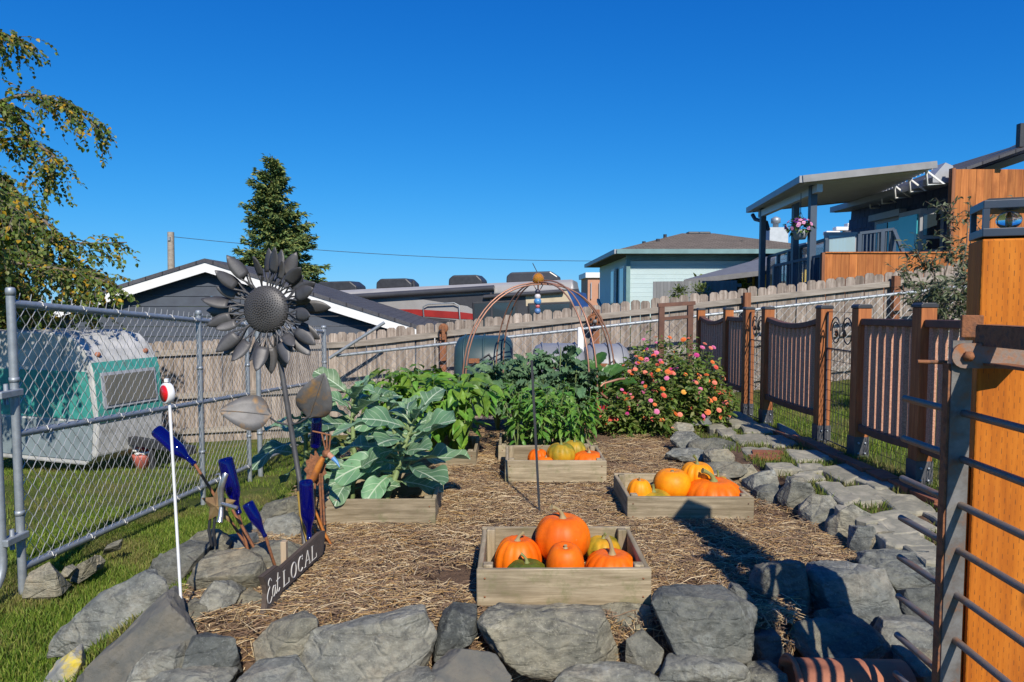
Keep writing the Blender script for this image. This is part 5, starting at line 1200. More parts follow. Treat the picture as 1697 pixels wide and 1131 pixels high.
# ---------------------------------------------------------------- wooden sign
sa, sb = V((-.905, 2.40, 0)), V((-.835, 2.97, 0)); sd = (sb - sa).normalized(); SL = (sb - sa).length
sg = thing('wooden_sign', 'brown wooden sign lettered Eat LOCAL on a pale stake', 'sign', (-.87, 2.7, -.03))
sgm = Matrix((sd, -V((0, 0, 1)).cross(sd) * -1, V((0, 0, 1)))).transposed().to_4x4()
nside = V((sd.y, -sd.x, 0)); sgm = Matrix((sd, -nside, V((0, 0, 1)))).transposed().to_4x4(); sgm.translation = sa + V((0, 0, .012))
signwood = woodmat('brown_sign_board', (.12, .09, .07), (.07, .052, .04), 'y', 30, rv=0, knots=False)
poly = [(0, .0), (.11, .005), (.14, .028), (SL - .03, .028), (SL - .012, .075), (SL, .125), (SL - .05, .135), (.145, .125), (.115, .147), (.0, .15), (.022, .11), (.03, .075), (.022, .04)]
MB().prism(poly, -.009, .009, sgm).build('board', signwood, sg)
MB().prism([(x * .97 + .008, y * .90 + .009) for x, y in poly], -.0115, -.0095, sgm).build('inlay', mat('grey_brown_board', (.095, .075, .062), (.065, .05, .042), 14, .8, .2), sg)
white = mat('worn_lettering', (.55, .53, .49), (.40, .38, .35), 30, .7, 0)
def stroke(name, pts_, wd):
    mb = MB(); mb.tube([sgm @ V((x, -.0125, z)) for x, z in pts_], wd, 6, flat=1); return mb.build(name, white, sg)
lz0, lz1 = .048, .108; dx = (SL - .07 - .165) / 5.3
def letters():
    x = .160; w_ = dx * .66; S = .0030; T = .0017
    def L_(x):
        stroke('letter', [(x, lz0), (x, lz1)], S); stroke('letter', [(x - .006, lz1), (x + .010, lz1)], T); stroke('letter', [(x - .006, lz0), (x + w_, lz0), (x + w_, lz0 + .018)], T)
    L_(x); x += dx
    stroke('letter', [(x + w_ / 2 + w_ * .52 * math.cos(a), (lz0 + lz1) / 2 + (lz1 - lz0) / 2 * math.sin(a)) for a in np.linspace(0, 2 * math.pi, 19)], S); x += dx
    stroke('letter', [(x + w_ / 2 + w_ * .52 * math.cos(a), (lz0 + lz1) / 2 + (lz1 - lz0) / 2 * math.sin(a)) for a in np.linspace(.75, 2 * math.pi - .75, 15)], S); stroke('letter', [(x + w_ * .88, lz1 + .002), (x + w_ * .88, lz1 - .017)], T); x += dx
    stroke('letter', [(x, lz0), (x + w_ * .55, lz1)], T); stroke('letter', [(x + w_ * .55, lz1), (x + w_ * 1.1, lz0)], S); stroke('letter', [(x + w_ * .2, lz0 + .02), (x + w_ * .9, lz0 + .02)], T)
    for q in (0, 1.1): stroke('letter', [(x + w_ * q - .007, lz0), (x + w_ * q + .007, lz0)], T)
    x += dx * 1.1; L_(x)
    # script "Eat"
    E_ = [(.060, .112), (.052, .124), (.040, .120), (.036, .106), (.046, .094), (.036, .084), (.026, .062), (.034, .038), (.050, .036), (.062, .052)]
    a_ = [(.088, .078), (.078, .086), (.068, .074), (.068, .054), (.076, .046), (.086, .058), (.090, .084), (.089, .056), (.096, .048), (.104, .062)]
    t_ = [(.112, .122), (.107, .085), (.107, .056), (.114, .048), (.124, .060)]
    for s in (E_, a_, t_, [(.098, .094), (.126, .098)]):
        sp2 = []
        for i in range(len(s) - 1):
            p0, p1, p2, p3 = s[max(0, i - 1)], s[i], s[i + 1], s[min(len(s) - 1, i + 2)]
            for f in (0, .33, .66): sp2.append(tuple(.5 * (2 * p1[c] + (p2[c] - p0[c]) * f + (2 * p0[c] - 5 * p1[c] + 4 * p2[c] - p3[c]) * f * f + (3 * p1[c] - p0[c] - 3 * p2[c] + p3[c]) * f ** 3) for c in (0, 1)))
        sp2.append(s[-1]); stroke('letter', sp2, .0019)
letters()
pale = woodmat('pale_stake', (.50, .38, .25), (.36, .26, .16), 'z', 40, knots=False)
st_ = at(457, 897, 2.66); MB().box((-.905, 2.66, (st_.z - .12) / 2), (.022, .026, st_.z + .12)).build('stake', pale, sg, bevel=.002)
MB().box((-.885, 2.62, -.03), (.014, .03, .12)).build('foot', pale, sg)

# ---------------------------------------------------------------- reflector stake, black stake
rb = at(305, 1062, 2.36); rt = at(281, 668, 2.36); rc = at(277, 652, 2.36)
rs = thing('driveway_reflector', 'white fibreglass driveway stake with round red reflector', 'reflector', rb)
MB().tube([rb - V((0, 0, .1)), rt], .0052, 8).build('rod', G['white'], rs)
rm = Matrix.Translation(rc) @ Matrix.Rotation(R(-38), 4, 'Z') @ Matrix.Rotation(math.pi / 2, 4, 'X')
MB().lathe([(.034, -.011), (.036, -.009), (.036, .009), (.034, .011), (.029, .011)], 24, rm).build('housing', G['white'], rs)
m_, nt_, bs_ = newmat('red_reflector'); bs_.inputs['Base Color'].default_value = (.62, .012, .015, 1); bs_.inputs['Roughness'].default_value = .2
MB().lathe([(.029, .0112), (.029, .013), (.001, .014)], 24, rm).build('lens', m_, rs)
MB().tube([rt, rc - V((0, 0, .03))], [.0075, .009], 10).build('collar', G['white'], rs)
MB().box(rc + V((0, 0, .045)), (.012, .012, .012)).build('lug', G['white'], rs)
kb = on(896, 856, 0); kt = at(881, 597, kb.y)
ks = MB(); ks.beam(kb - V((0, 0, .1)), kt, .013, .006, (0, 1, 0)); tag(ks.build('garden_stake', G['black'], origin=kb), 'thin black flat bar stake standing in the straw before the peppers', 'stake')

# ---------------------------------------------------------------- copper dome trellis
tc0 = at(898, 500, 6.55); topz = at(892, 470, 6.55).z
tr = thing('copper_arch', 'copper tube dome trellis of crossing hoops over the kale', 'trellis', (tc0.x, 6.55, 0))
def hoop(ang, Rr, off, dz=0):
    d = V((math.cos(ang), math.sin(ang), 0)); s_ = V((-d.y, d.x, 0)) * off; pts_ = []
    for a in np.linspace(0, math.pi, 29):
        cx, sz = math.cos(a), math.sin(a)
        pts_.append(V((tc0.x, 6.55, .38)) + d * (Rr * math.copysign(abs(cx) ** .9, cx)) + s_ * (1 - .35 * sz) + V((0, 0, (topz - .38 + dz) * abs(sz) ** .92)))
    pts_ = [pts_[0] - V((0, 0, .45))] + pts_ + [pts_[-1] - V((0, 0, .45))]
    MB().tube(pts_, .0078, 8).build('hoop', G['copper'], tr)
for s in (-1, 1): hoop(R(23), .79, s * .04, s * .008); hoop(R(-58), .79, s * .045, .02 + s * .008)
gp_ = at(892, 462, 6.55)
MB().lathe([(.001, -.055)] + [(.055 * math.sin(a), -.055 * math.cos(a)) for a in np.linspace(.2, 2.95, 12)] + [(.001, .055)], 20, Matrix.Translation(gp_)).build('glass_ball', G['amber'], tr)
for k in range(4): a = k * 1.57; MB().tube([gp_ + V((.01 * math.cos(a), .01 * math.sin(a), -.12)), gp_ + V((.045 * math.cos(a), .045 * math.sin(a), -.06)), gp_ + V((.05 * math.cos(a), .05 * math.sin(a), -.02))], .005, 6).build('ball_claw', G['copper'], tr)
wb_ = thing('wind_chime', 'small beaded ornament of blue and white glass hanging under the copper arch', 'ornament', at(891, 520, 6.5))
MB().tube([at(891, 470, 6.5), at(891, 508, 6.5)], .003, 4).build('cord', G['black'], wb_)
for k, (c3_, r) in enumerate((((.03, .03, .05), .026), ((.6, .55, .55), .03), ((.08, .25, .5), .036), ((.5, .12, .12), .022), ((.1, .2, .4), .03))):
    m_, nt_, bs_ = newmat('bead'); bs_.inputs['Base Color'].default_value = (*c3_, 1); bs_.inputs['Roughness'].default_value = .25
    MB().lathe([(.001, -r)] + [(r * math.sin(a), -r * math.cos(a)) for a in np.linspace(.4, 2.7, 7)] + [(.001, r)], 12, Matrix.Translation(at(891, 484 + k * 8, 6.5))).build('bead', m_, wb_)
cb = thing('copper_cross_bar', 'bent copper tube lying low between chard and zinnias', 'pipe', at(980, 655, 6.1))
MB().tube([at(905, 659, 6.0), at(970, 656, 6.0), at(985, 652, 6.05), at(1000, 636, 6.1), at(1025, 629, 6.15), at(1035, 628, 6.2)], .011, 8).build('tube', G['copper'], cb)
MB().tube([at(990, 648, 6.06), at(1006, 660, 6.1)], .011, 8).build('branch', G['copper'], cb)

# ---------------------------------------------------------------- compost tumblers
def tumbler(px, wpx, pyt, Y, label, c1, c2, prof='round'):
    p = at(px, pyt, Y); w_ = px2m(wpx, Y); zt = p.z; zb = ground(p.x, Y) + .12; H = zt - zb
    t = thing('compost_tumbler', label, 'tumbler', (p.x, Y, ground(p.x, Y)))
    m_ = mat(label.split()[0] + '_plastic', c1, c2, 5, .45, .06)
    n = 14; pts_ = []
    for k in range(n):
        a = 2 * math.pi * k / n + math.pi / n; e = .62
        pts_.append((math.copysign(abs(math.cos(a)) ** e, math.cos(a)) * .42, math.copysign(abs(math.sin(a)) ** e, math.sin(a)) * H / 2 + H / 2 + zb))
    def ring(x, k): return [V((x, Y + y * k, zb + H / 2 + (z - zb - H / 2) * k)) for y, z in pts_]
    xs_ = [(-w_ / 2, .80), (-w_ / 2 + .03, .93), (-w_ / 2 + .1, 1), (w_ / 2 - .1, 1), (w_ / 2 - .03, .93), (w_ / 2, .80)]
    vs_ = []; 
    for x, k in xs_: vs_ += ring(p.x + x, k)
    fs = [(i * n + j, (i + 1) * n + j, (i + 1) * n + (j + 1) % n, i * n + (j + 1) % n) for i in range(len(xs_) - 1) for j in range(n)] + [tuple(range(n)), tuple((len(xs_) - 1) * n + j for j in range(n - 1, -1, -1))]
    MB().add(vs_, fs, True).build('drum', m_, t)
    for x in (-.33, 0., .33):
        q = [v + (v - V((v.x, Y, zb + H / 2))) * .012 for v in ring(p.x + x * w_, 1)]; MB().tube(q + [q[0]], .012, 5).build('rib', m_, t)
    MB().box((p.x - w_ * .15, Y - .40, zb + H * .72), (w_ * .18, .06, .05)).build('latch', G['rust'], t)
    MB().tube([(p.x - w_ * .3, Y - .43, zb + H * .45), (p.x - w_ * .3, Y - .44, zb + H * .62), (p.x + w_ * .1, Y - .40, zb + H * .8), (p.x + w_ * .35, Y - .43, zb + H * .5)], .01, 6).build('hose', G['black'], t)
    for s in (-1, 1): MB().tube([(p.x + s * w_ * .38, Y - .3, zb - .14), (p.x + s * w_ * .38, Y, zb + H * .4), (p.x + s * w_ * .38, Y + .3, zb - .14)], .015, 6).build('leg', G['black'], t)
tumbler(803, 94, 556, 7.75, 'dark blue green plastic compost tumbler behind the copper arch', (.022, .05, .055), (.03, .065, .07))
tumbler(925, 82, 569, 8.1, 'grey plastic compost tumbler in the middle of three', (.23, .235, .25), (.19, .195, .21))
tumbler(1003, 70, 570, 8.1, 'pale plastic compost tumbler next to the zinnias', (.25, .255, .27), (.21, .215, .23))
wp = at(962, 600, 7.9); tag(MB().box((wp.x, 7.9, wp.z - .05), (.07, .05, .9)).build('white_post', G['white'], origin=(wp.x, 7.9, wp.z - .5), bevel=.006), 'short white painted post between the two grey tumblers', 'post')

# ---------------------------------------------------------------- old camper trailer
tx = at(205, 680, 7.6); gz_ = ground(-4.6, 7.4)
cp = thing('camper_trailer', 'old teal and white camper trailer with weathered curved roof behind the chain link', 'camper', (-5.22, 7.65, gz_), (0, 0, R(-18)))
ctop = at(175, 550, 7.2).z - gz_
wh = mat('chalky_white', (.52, .51, .48), (.40, .40, .38), 7, .7, .15, c3=(.26, .24, .2), lo=.4, hi=.75); tl = mat('faded_teal', (.03, .22, .18), (.05, .30, .25), 9, .6, .12, c3=(.10, .20, .17))
# side outline (local x = along the trailer towards its front, z up); width along y
zt_ = ctop; outline = [(-1.35, .16), (1.0, .16), (1.16, .26), (1.20, zt_ * .42), (1.15, zt_ * .76), (1.06, zt_ * .88), (.90, zt_ * .97), (.62, zt_), (-1.0, zt_), (-1.3, zt_ * .9), (-1.4, zt_ * .6)]
hwid = .42
# front faces the garden: rotate outline so that x runs to the camera right
MB().prism(outline, -hwid, hwid).build('body', wh, cp, local=True, bevel=.02)
sidep = [(-1.35, zt_ * .42), (1.15, zt_ * .42), (1.08, zt_ * .74), (-1.32, zt_ * .74)]
MB().prism(sidep, -hwid - .012, -hwid - .002).build('side_panel', tl, cp, local=True)
MB().prism([(-1.3, .22), (1.1, .22), (1.14, zt_ * .40), (-1.34, zt_ * .40)], -hwid - .010, -hwid - .002).build('lower_panel', mat('grey_blue_panel', (.22, .27, .28), None, 5, .7, .1), cp, local=True)
def front(z): 
    for (xa, za), (xb, zb) in zip(outline[2:8], outline[3:9]):
        if za <= z <= zb: return xa + (xb - xa) * (z - za) / (zb - za)
    return 1.1
def fpanel(name, y0_, y1_, z0_, z1_, m_, out, par=None):
    zs = np.linspace(z0_, z1_, 7); mb = MB(); vs_ = []
    for z in zs:
        x = front(z) + out; vs_ += [V((x, y0_, z)), V((x, y1_, z)), V((x - out + .001, y0_, z)), V((x - out + .001, y1_, z))]
    fs = []
    for i in range(6): a = i * 4; fs += [(a, a + 1, a + 5, a + 4), (a + 2, a, a + 4, a + 6), (a + 1, a + 3, a + 7, a + 5)]
    fs += [(0, 2, 3, 1), (24, 25, 27, 26)]
    mb.add(vs_, fs); return mb.build(name, m_, par or cp, local=True)
fpanel('front_panel', -hwid + .01, hwid - .01, zt_ * .40, zt_ * .80, tl, .012)
fw = fpanel('front_window', -hwid + .07, hwid - .09, zt_ * .49, zt_ * .73, G['graypaint'], .03)
fpanel('pane', -hwid + .10, hwid - .12, zt_ * .51, zt_ * .71, mat('dusty_pane', (.16, .15, .12), (.12, .12, .1), 4, .3, .02), .04, fw)
MB().tube([(.9, -hwid + .06, zt_ * .93), (1.06, -hwid + .02, zt_ * .8)], .03, 8).build('corner_trim', wh, cp, local=True)
for y in (-.3, .3): MB().lathe([(.025, -.02), (.03, 0), (.02, .02)], 10, Matrix.Translation((front(zt_ * .85) + .01, y, zt_ * .85)) @ Matrix.Rotation(math.pi / 2, 4, 'Y')).build('marker_light', G['terracotta'], cp, local=True)
MB().lathe([(.28, -.09), (.31, -.06), (.31, .06), (.28, .09)], 20, Matrix.Translation((-.6, -hwid - .02, .31)) @ Matrix.Rotation(math.pi / 2, 4, 'X')).build('wheel', G['black'], cp, local=True)
MB().beam((1.1, 0, .36), (2.0, 0, .30), .08, .08).build('tow_bar', G['black'], cp, local=True)
MB().tube([(1.45, 0, .3), (1.45, 0, .0)], .03, 8).build('jack', G['black'], cp, local=True)
# pots near the trailer
p = at(235, 768, 7.4); zz = ground(p.x, 7.4)
fp = thing('salmon_pot', 'salmon coloured pot with white and red blooms beside the camper', 'flower pot', (p.x, 7.4, zz))
MB().lathe([(.06, zz), (.09, zz + .14), (.095, zz + .17), (.07, zz + .17)], 14, Matrix.Translation((p.x, 7.4, 0))).build('pot', mat('salmon_glaze', (.50, .14, .11), None, 8, .5, .1), fp)
for k in range(14):
    a, r = rnd(0, 6.3), rnd(0, .1); m_ = G['white'] if k % 3 else mat('red_bloom', (.4, .03, .03), None, 8, .6, 0) if 'red_bloom' not in bpy.data.materials else bpy.data.materials['red_bloom']
    MB().lathe([(.001, -.02), (.02, -.014), (.03, .004), (.02, .013), (.001, .007)], 8, Matrix.Translation((p.x + .03 + r * math.cos(a), 7.4 + r * math.sin(a), zz + rnd(.18, .26)))).build('bloom', m_, fp)
# ---------------------------------------------------------------- leaves
def leaf_mesh(name, m_, wfun, nl=8, nw=2, fold=.35, droop=.35, wave=0., wf=6., seed=0, lobes=0., tip=0.):
    """unit-length leaf along +y; wfun(t) = half width"""
    rr_ = random.Random(seed); ph = rr_.uniform(0, 6); mb = MB(); us = [k / nw for k in range(-nw, nw + 1)]; vs_ = []
    for i in range(nl + 1):
        t = i / nl; hw = wfun(t)
        for u in us:
            e = abs(u); s = 1 if u > 0 else -1
            lb = 1 + lobes * (math.sin(t * 12 + ph + s) * .6 + math.sin(t * 27 + ph * 2 - s * 2) * .3) * e * min(1, t * 3)
            x = u * hw * lb; y = t - .10 * lobes * e * math.sin(t * 25 + ph) * .3
            z = fold * abs(x) - droop * t * t * .5 + wave * e * e * math.sin(t * wf * 6.283 + ph + (s * 1.3)) * (.3 + hw * 2)
            vs_.append(V((x, y - droop * droop * t * t * t * .12, z)))
    n = len(us); fs = [(i * n + j, i * n + j + 1, (i + 1) * n + j + 1, (i + 1) * n + j) for i in range(nl) for j in range(n - 1)]
    mb.add(vs_, fs, True); return mb.mesh(name, m_)
ovate = lambda W_: (lambda t: W_ * max(.004, math.sin(math.pi * t ** .72) ** .9 * (1 - .25 * t)))
M_pep = leafmat('pepper_leaf', (.10, .22, .024), (.18, .33, .045), .42, .28, .3, .02, 6)
M_fine = leafmat('slender_pepper_leaf', (.085, .20, .028), (.15, .30, .048), .42, .28, .3, .02, 6)
M_egg = leafmat('eggplant_leaf', (.065, .14, .028), (.12, .21, .04), .5, .25, .3, .02, 6)
M_broc = leafmat('broccoli_leaf', (.11, .215, .11), (.165, .28, .14), .5, .18, .3, .022, 4, vein=(.5, .58, .42))
M_kale = leafmat('kale_leaf', (.065, .13, .06), (.11, .19, .085), .55, .12, .25, .015, 20)
M_chard = leafmat('chard_leaf', (.035, .10, .018), (.07, .16, .03), .3, .2, .25, .015, 20)
M_zin = leafmat('zinnia_leaf', (.05, .10, .018), (.10, .165, .03), .5, .25, .3, .02, 8)
M_stem = mat('green_stalk', (.14, .20, .06), (.20, .25, .09), 10, .5, .05); M_red = mat('red_stalk', (.42, .03, .04), None, 8, .4, 0)
M_pale = mat('pale_broccoli_stalk', (.21, .28, .11), (.16, .21, .08), 10, .5, .08)
M_bark = mat('bark', (.12, .09, .065), (.20, .165, .13), 20, .9, .4)

def plant(name, label, base, H, Rr, n, meshes, size, part='leaf', group=None, cat='plant', nbr=7, stem=None, dr=(-.5, .5), seed=1, low=.25, squash=1., sr=.006):
    rr_ = random.Random(seed); base = V(base); t = thing(name, label, cat, base, group=group); br = []; mb = MB()
    for k in range(nbr):
        a = 2 * math.pi * (k + rr_.random() * .7) / nbr; sp_ = rr_.uniform(.45, 1.) * Rr * (0.25 if k == 0 else 1); h = H * rr_.uniform(.72, 1.0) * (1 if k else 1.05)
        pts_ = [base + V((sp_ * f ** 1.3 * math.cos(a), sp_ * squash * f ** 1.3 * math.sin(a), h * f)) for f in np.linspace(0, 1, 6)]
        mb.tube(pts_, [sr, sr * .9, sr * .8, sr * .65, sr * .5, sr * .3], 5); br.append(pts_)
    mb.build('stem', stem or M_stem, t)
    for k in range(n):
        pts_ = br[k % nbr]; f = low + (1 - low) * math.sqrt(rr_.random()); i = min(4, int(f * 5)); p = pts_[i].lerp(pts_[i + 1], f * 5 - i)
        a = rr_.uniform(0, 6.283); out = V((math.cos(a), math.sin(a), 0)); rad = (p - base); rad.z = 0
        d = (out + rad.normalized() * .8 * (1 if rad.length > .02 else 0) if rad.length > 1e-6 else out).normalized()
        el = rr_.uniform(*dr) + (f - .6) * .5; d = V((d.x * math.cos(el), d.y * math.cos(el), math.sin(el)))
        up = V((rr_.uniform(-.5, .5), rr_.uniform(-.5, .5) - .25, 1)); s = size * rr_.uniform(.55, 1.15)
        pet = d * s * .25
        inst(part, meshes[k % len(meshes)], t, frame(d, up, p + pet * .6, s))
    return t
pepm = [leaf_mesh('leaf', M_pep, ovate(.27), 7, 2, .35, dr_, .02, 2, k) for k, dr_ in enumerate((.3, .7, 1.0, .5))]
finem = [leaf_mesh('leaf', M_fine, ovate(.19), 6, 1, .4, dr_, 0, 2, k) for k, dr_ in enumerate((.3, .8, .5))]
eggm = [leaf_mesh('leaf', M_egg, ovate(.33), 8, 3, .25, dr_, .05, 2, k, .12) for k, dr_ in enumerate((.4, .8, .6))]
gpn = 'broad leaved pepper plants in the hidden planter'
for k, (x, y, h) in enumerate(((-.36, 4.86, .60), (-.62, 4.95, .66), (-.88, 5.05, .62), (-.46, 5.15, .62), (-.75, 5.2, .64))):
    plant('pepper_plant', 'bushy pepper plant with broad glossy leaves behind the big broccoli', (x, y, .02), h, .26, 130, pepm, .135, group=gpn, seed=k + 3, dr=(-.95, .25), low=.12)
for k, (x, y, h) in enumerate(((.04, 4.98, .50), (.22, 4.94, .48), (.40, 5.0, .50), (.55, 5.06, .46), (.14, 5.2, .54), (.36, 5.25, .52))):
    plant('slender_pepper_plant', 'pepper plant with small slender leaves in the planter behind the pumpkin crate', (x, y, .02), h, .2, 150, finem, .092, group='slender pepper plants in their planter', seed=k + 20, dr=(-.9, .4), low=.08)
for k, (x, y, h) in enumerate(((-1.05, 5.6, .62), (-.72, 5.75, .66), (-.4, 5.7, .6))):
    plant('eggplant_bush', 'eggplant bush with dull felted leaves behind the pepper planter', (x, y, 0), h, .28, 60, eggm, .15, group='eggplant bushes behind the peppers', seed=k + 40, dr=(-.7, .3))

# broccoli: few, very large leaves
def bw(t):
    s = max(0, (t - .13) / .87); return .022 + .30 * s ** .6 * max(0, 1 - s ** 5) ** .5
brm_ = [leaf_mesh('leaf', M_broc, bw, 28, 4, fo, dr_, wv, 2.2, k, .16) for k, (fo, dr_, wv) in enumerate(((.35, .5, .07), (.2, .9, .08), (.3, 1.2, .09), (.45, .2, .07), (.15, .7, .10)))]
def broccoli(label, base, top, leaves, seed):
    rr_ = random.Random(seed); t = thing('broccoli_plant', label, 'plant', base); base, top = V(base), V(top)
    MB().tube([base - V((0, 0, .05)), base.lerp(top, .35) + V((.02, 0, 0)), base.lerp(top, .7), top], [.017, .015, .013, .008], 10).build('stalk', M_pale, t)
    for k, (a, el, s, f) in enumerate(leaves):
        p = base.lerp(top, f); d = V((math.cos(a) * math.cos(el), math.sin(a) * math.cos(el), math.sin(el)))
        m = frame(d, V((rr_.uniform(-.6, .6), -.4 + rr_.uniform(-.5, .4), 1)), p + d * .03, s); o = inst('leaf', brm_[k % 5], t, m)
        MB().tube([p, p + d * s * .12, p + d * s * .3 - V((0, 0, .004)) ], [.009, .007, .004], 6).build('leaf_stalk', M_pale, t)
    hd = MB()
    for k in range(16):
        q = top + V((rr_.uniform(-.03, .03), rr_.uniform(-.03, .03), rr_.uniform(0, .03))); hd.lathe([(.001, -.014), (.013, -.004), (.012, .008), (.001, .014)], 7, Matrix.Translation(q))
    hd.build('floret', M_kale, t, kind='stuff'); return t
def fan(n, seed, smin, smax, f0=.25):
    r_ = random.Random(seed); out = []
    for k in range(n):
        f = f0 + (1 - f0) * k / n; out.append((k * 2.4 + r_.uniform(-.3, .3), -.35 + 1.15 * f + r_.uniform(-.2, .2), r_.uniform(smin, smax) * (1.05 - .35 * max(0, f - .7) / .3), f))
    return out
b0 = on(633, 830, .05)
broccoli('large blue green broccoli plant with pale stalk leaning over its planter box', (b0.x, 3.62, .03), (at(690, 690, 3.75).x, 3.75, at(690, 690, 3.75).z), fan(26, 3, .18, .38, .3), 3)
broccoli('tall broccoli plant spreading behind the bird sculpture', (-1.02, 4.25, -.02), (at(585, 655, 4.3).x, 4.3, at(585, 655, 4.3).z), fan(26, 5, .22, .40, .2), 5)
broccoli('dark broccoli plant by the sunflower stem', (-1.35, 4.3, -.1), (at(510, 690, 4.35).x, 4.35, at(505, 690, 4.35).z), fan(14, 8, .22, .32, .3), 8)
broccoli('low broccoli seedling with large leaves at the end of its planter', (-.90, 3.62, .02), (at(590, 775, 3.6).x, 3.6, at(590, 775, 3.6).z), fan(9, 11, .15, .23, .5), 11)
broccoli('leafy broccoli plant rising between planter and peppers', (-.7, 4.35, .0), (at(640, 665, 4.4).x, 4.4, at(640, 660, 4.4).z), fan(13, 13, .2, .3, .3), 13)

# kale, chard
def kale_mesh(k, m_, ruff):
    rr_ = random.Random(k); mb = MB(); nl, us = 16, [-1, -.8, -.6, -.4, -.2, 0, .2, .4, .6, .8, 1]; vs_ = []
    for i in range(nl + 1):
        t = i / nl; hw = .03 + .26 * math.sin(math.pi * min(1, max(0, t - .15) / .88)) ** .7
        for u in us:
            e = abs(u); a = rr_.uniform(-1, 1)
            vs_.append(V((u * hw * (1 + .12 * a * e), t + .05 * rr_.uniform(-1, 1) * e, .25 * abs(u) * hw - .35 * t * t + ruff * e ** 2 * (.5 * math.sin(i * 2.4 + u * 5) + .7 * a))))
    n = len(us); mb.add(vs_, [(i * n + j, i * n + j + 1, (i + 1) * n + j + 1, (i + 1) * n + j) for i in range(nl) for j in range(n - 1)], True); return mb.mesh('leaf', m_)
kms = [kale_mesh(k, M_kale, .16) for k in range(4)]; chs = [kale_mesh(k + 9, M_chard, .035) for k in range(3)]
for k, (px, py, Y, h) in enumerate(((825, 605, 5.95, .50), (880, 600, 5.95, .56), (925, 590, 6.0, .62), (900, 630, 5.75, .45), (855, 640, 5.8, .42), (950, 620, 5.9, .48))):
    p = at(px, 640, Y); plant('kale_plant', 'curly blue green kale plant growing inside the copper arch', (p.x, Y, 0.), at(px, py, Y).z + .05, .19, 80, kms, .15, group='curly kale under the copper arch', seed=k + 60, dr=(-.4, .9), low=.45, sr=.012, nbr=9)
for k, (px, py, Y) in enumerate(((965, 610, 6.3), (990, 600, 6.35), (1000, 612, 6.25), (975, 640, 6.1))):
    p = at(px, 640, Y); plant('chard_plant', 'red stemmed chard plant between kale and zinnias', (p.x, Y, 0.), max(.28, at(px, py, Y).z - .1), .12, 14, chs, .30, group='red stemmed chard', seed=k + 70, dr=(.3, 1.2), low=.35, stem=M_red, sr=.009, nbr=6)

# ---------------------------------------------------------------- joined foliage
def leafcloud(pos, dirs, ups, sizes, wratio, fold, colors, m_, name, parent, extra=0):
    """6-vertex folded leaves as one mesh"""
    n = len(pos); d = dirs / np.linalg.norm(dirs, axis=1)[:, None]; x = np.cross(d, ups); x /= np.linalg.norm(x, axis=1)[:, None] + 1e-9; z = np.cross(x, d)
    s = sizes[:, None]; w_ = (sizes * wratio)[:, None]
    P = [pos, pos + d * s * .38 + x * w_ * .5 + z * fold * w_, pos + d * s * .38, pos + d * s * .38 - x * w_ * .5 + z * fold * w_, pos + d * s * .72 + x * w_ * .36 + z * (fold * w_ * .6 - .05 * s), pos + d * s * .72 - z * .06 * s, pos + d * s * .72 - x * w_ * .36 + z * (fold * w_ * .6 - .05 * s), pos + d * s - z * .14 * s]
    verts = np.stack(P, 1).reshape(-1, 3); b = np.arange(n)[:, None] * 8
    quads = np.concatenate([b + np.array([[0, 0, 1, 2]])[:, [0, 2, 3, 1]] * 0 + np.array([[0, 1, 2, 2]]), ]) if False else None
    tris = np.concatenate([b + np.array([q]) for q in ((0, 1, 2), (0, 2, 3), (1, 4, 2), (4, 5, 2), (2, 5, 3), (5, 6, 3), (4, 7, 5), (5, 7, 6))])
    cc = np.repeat(colors, 8, axis=0)
    return link(name, npmesh(name, verts, tris, m_, cc, True), parent, 'stuff')
def pick(n, cols, jit=.25):
    c = np.array(cols)[rng.integers(0, len(cols), n)]; return c * rng.uniform(1 - jit, 1 + jit, (n, 1))
M_attr = leafmat('mixed_leaf', None, None, .5, .28, attr=True)
M_attrb = leafmat('birch_leaf', None, None, .5, .35, attr=True)
M_needle = leafmat('needles', None, None, .7, .1, attr=True, spec=.2)

# zinnias
fcols = {'orange': (.75, .17, .03), 'salmon': (.78, .22, .13), 'pink': (.70, .16, .33), 'magenta': (.55, .04, .22), 'golden': (.80, .36, .03), 'coral': (.72, .10, .06)}
def zmesh(nm, c, n=14):
    m_ = mat('zinnia_' + nm, c, tuple(x * .8 for x in c), 20, .6, 0); mb = MB()
    for ly, (r, z, tl_) in enumerate(((1., 0, .12), (.8, .12, .35), (.55, .22, .7))):
        for k in range(n - 3 * ly):
            a = 2 * math.pi * k / (n - 3 * ly) + ly * .2; w_ = math.pi * r / n * 1.15
            d = V((math.cos(a), math.sin(a), 0)); s = V((-d.y, d.x, 0)); zz = V((0, 0, 1))
            q = [d * .15 * r + zz * z, d * .6 * r + s * w_ + zz * (z + tl_ * .35 * r), d * r + s * w_ * .45 + zz * (z + tl_ * .4 * r), d * r - s * w_ * .45 + zz * (z + tl_ * .4 * r), d * .6 * r - s * w_ + zz * (z + tl_ * .35 * r)]
            mb.add(q, [(0, 1, 2, 3, 4)])
    mb.lathe([(.26, .18), (.2, .36), (.001, .42)], 8); return mb.mesh('flower', m_)
zms = {k: zmesh(k, c) for k, c in fcols.items()}
zseq = ['orange'] * 5 + ['salmon'] * 4 + ['pink'] * 3 + ['magenta'] * 1 + ['golden'] * 2 + ['coral'] * 3
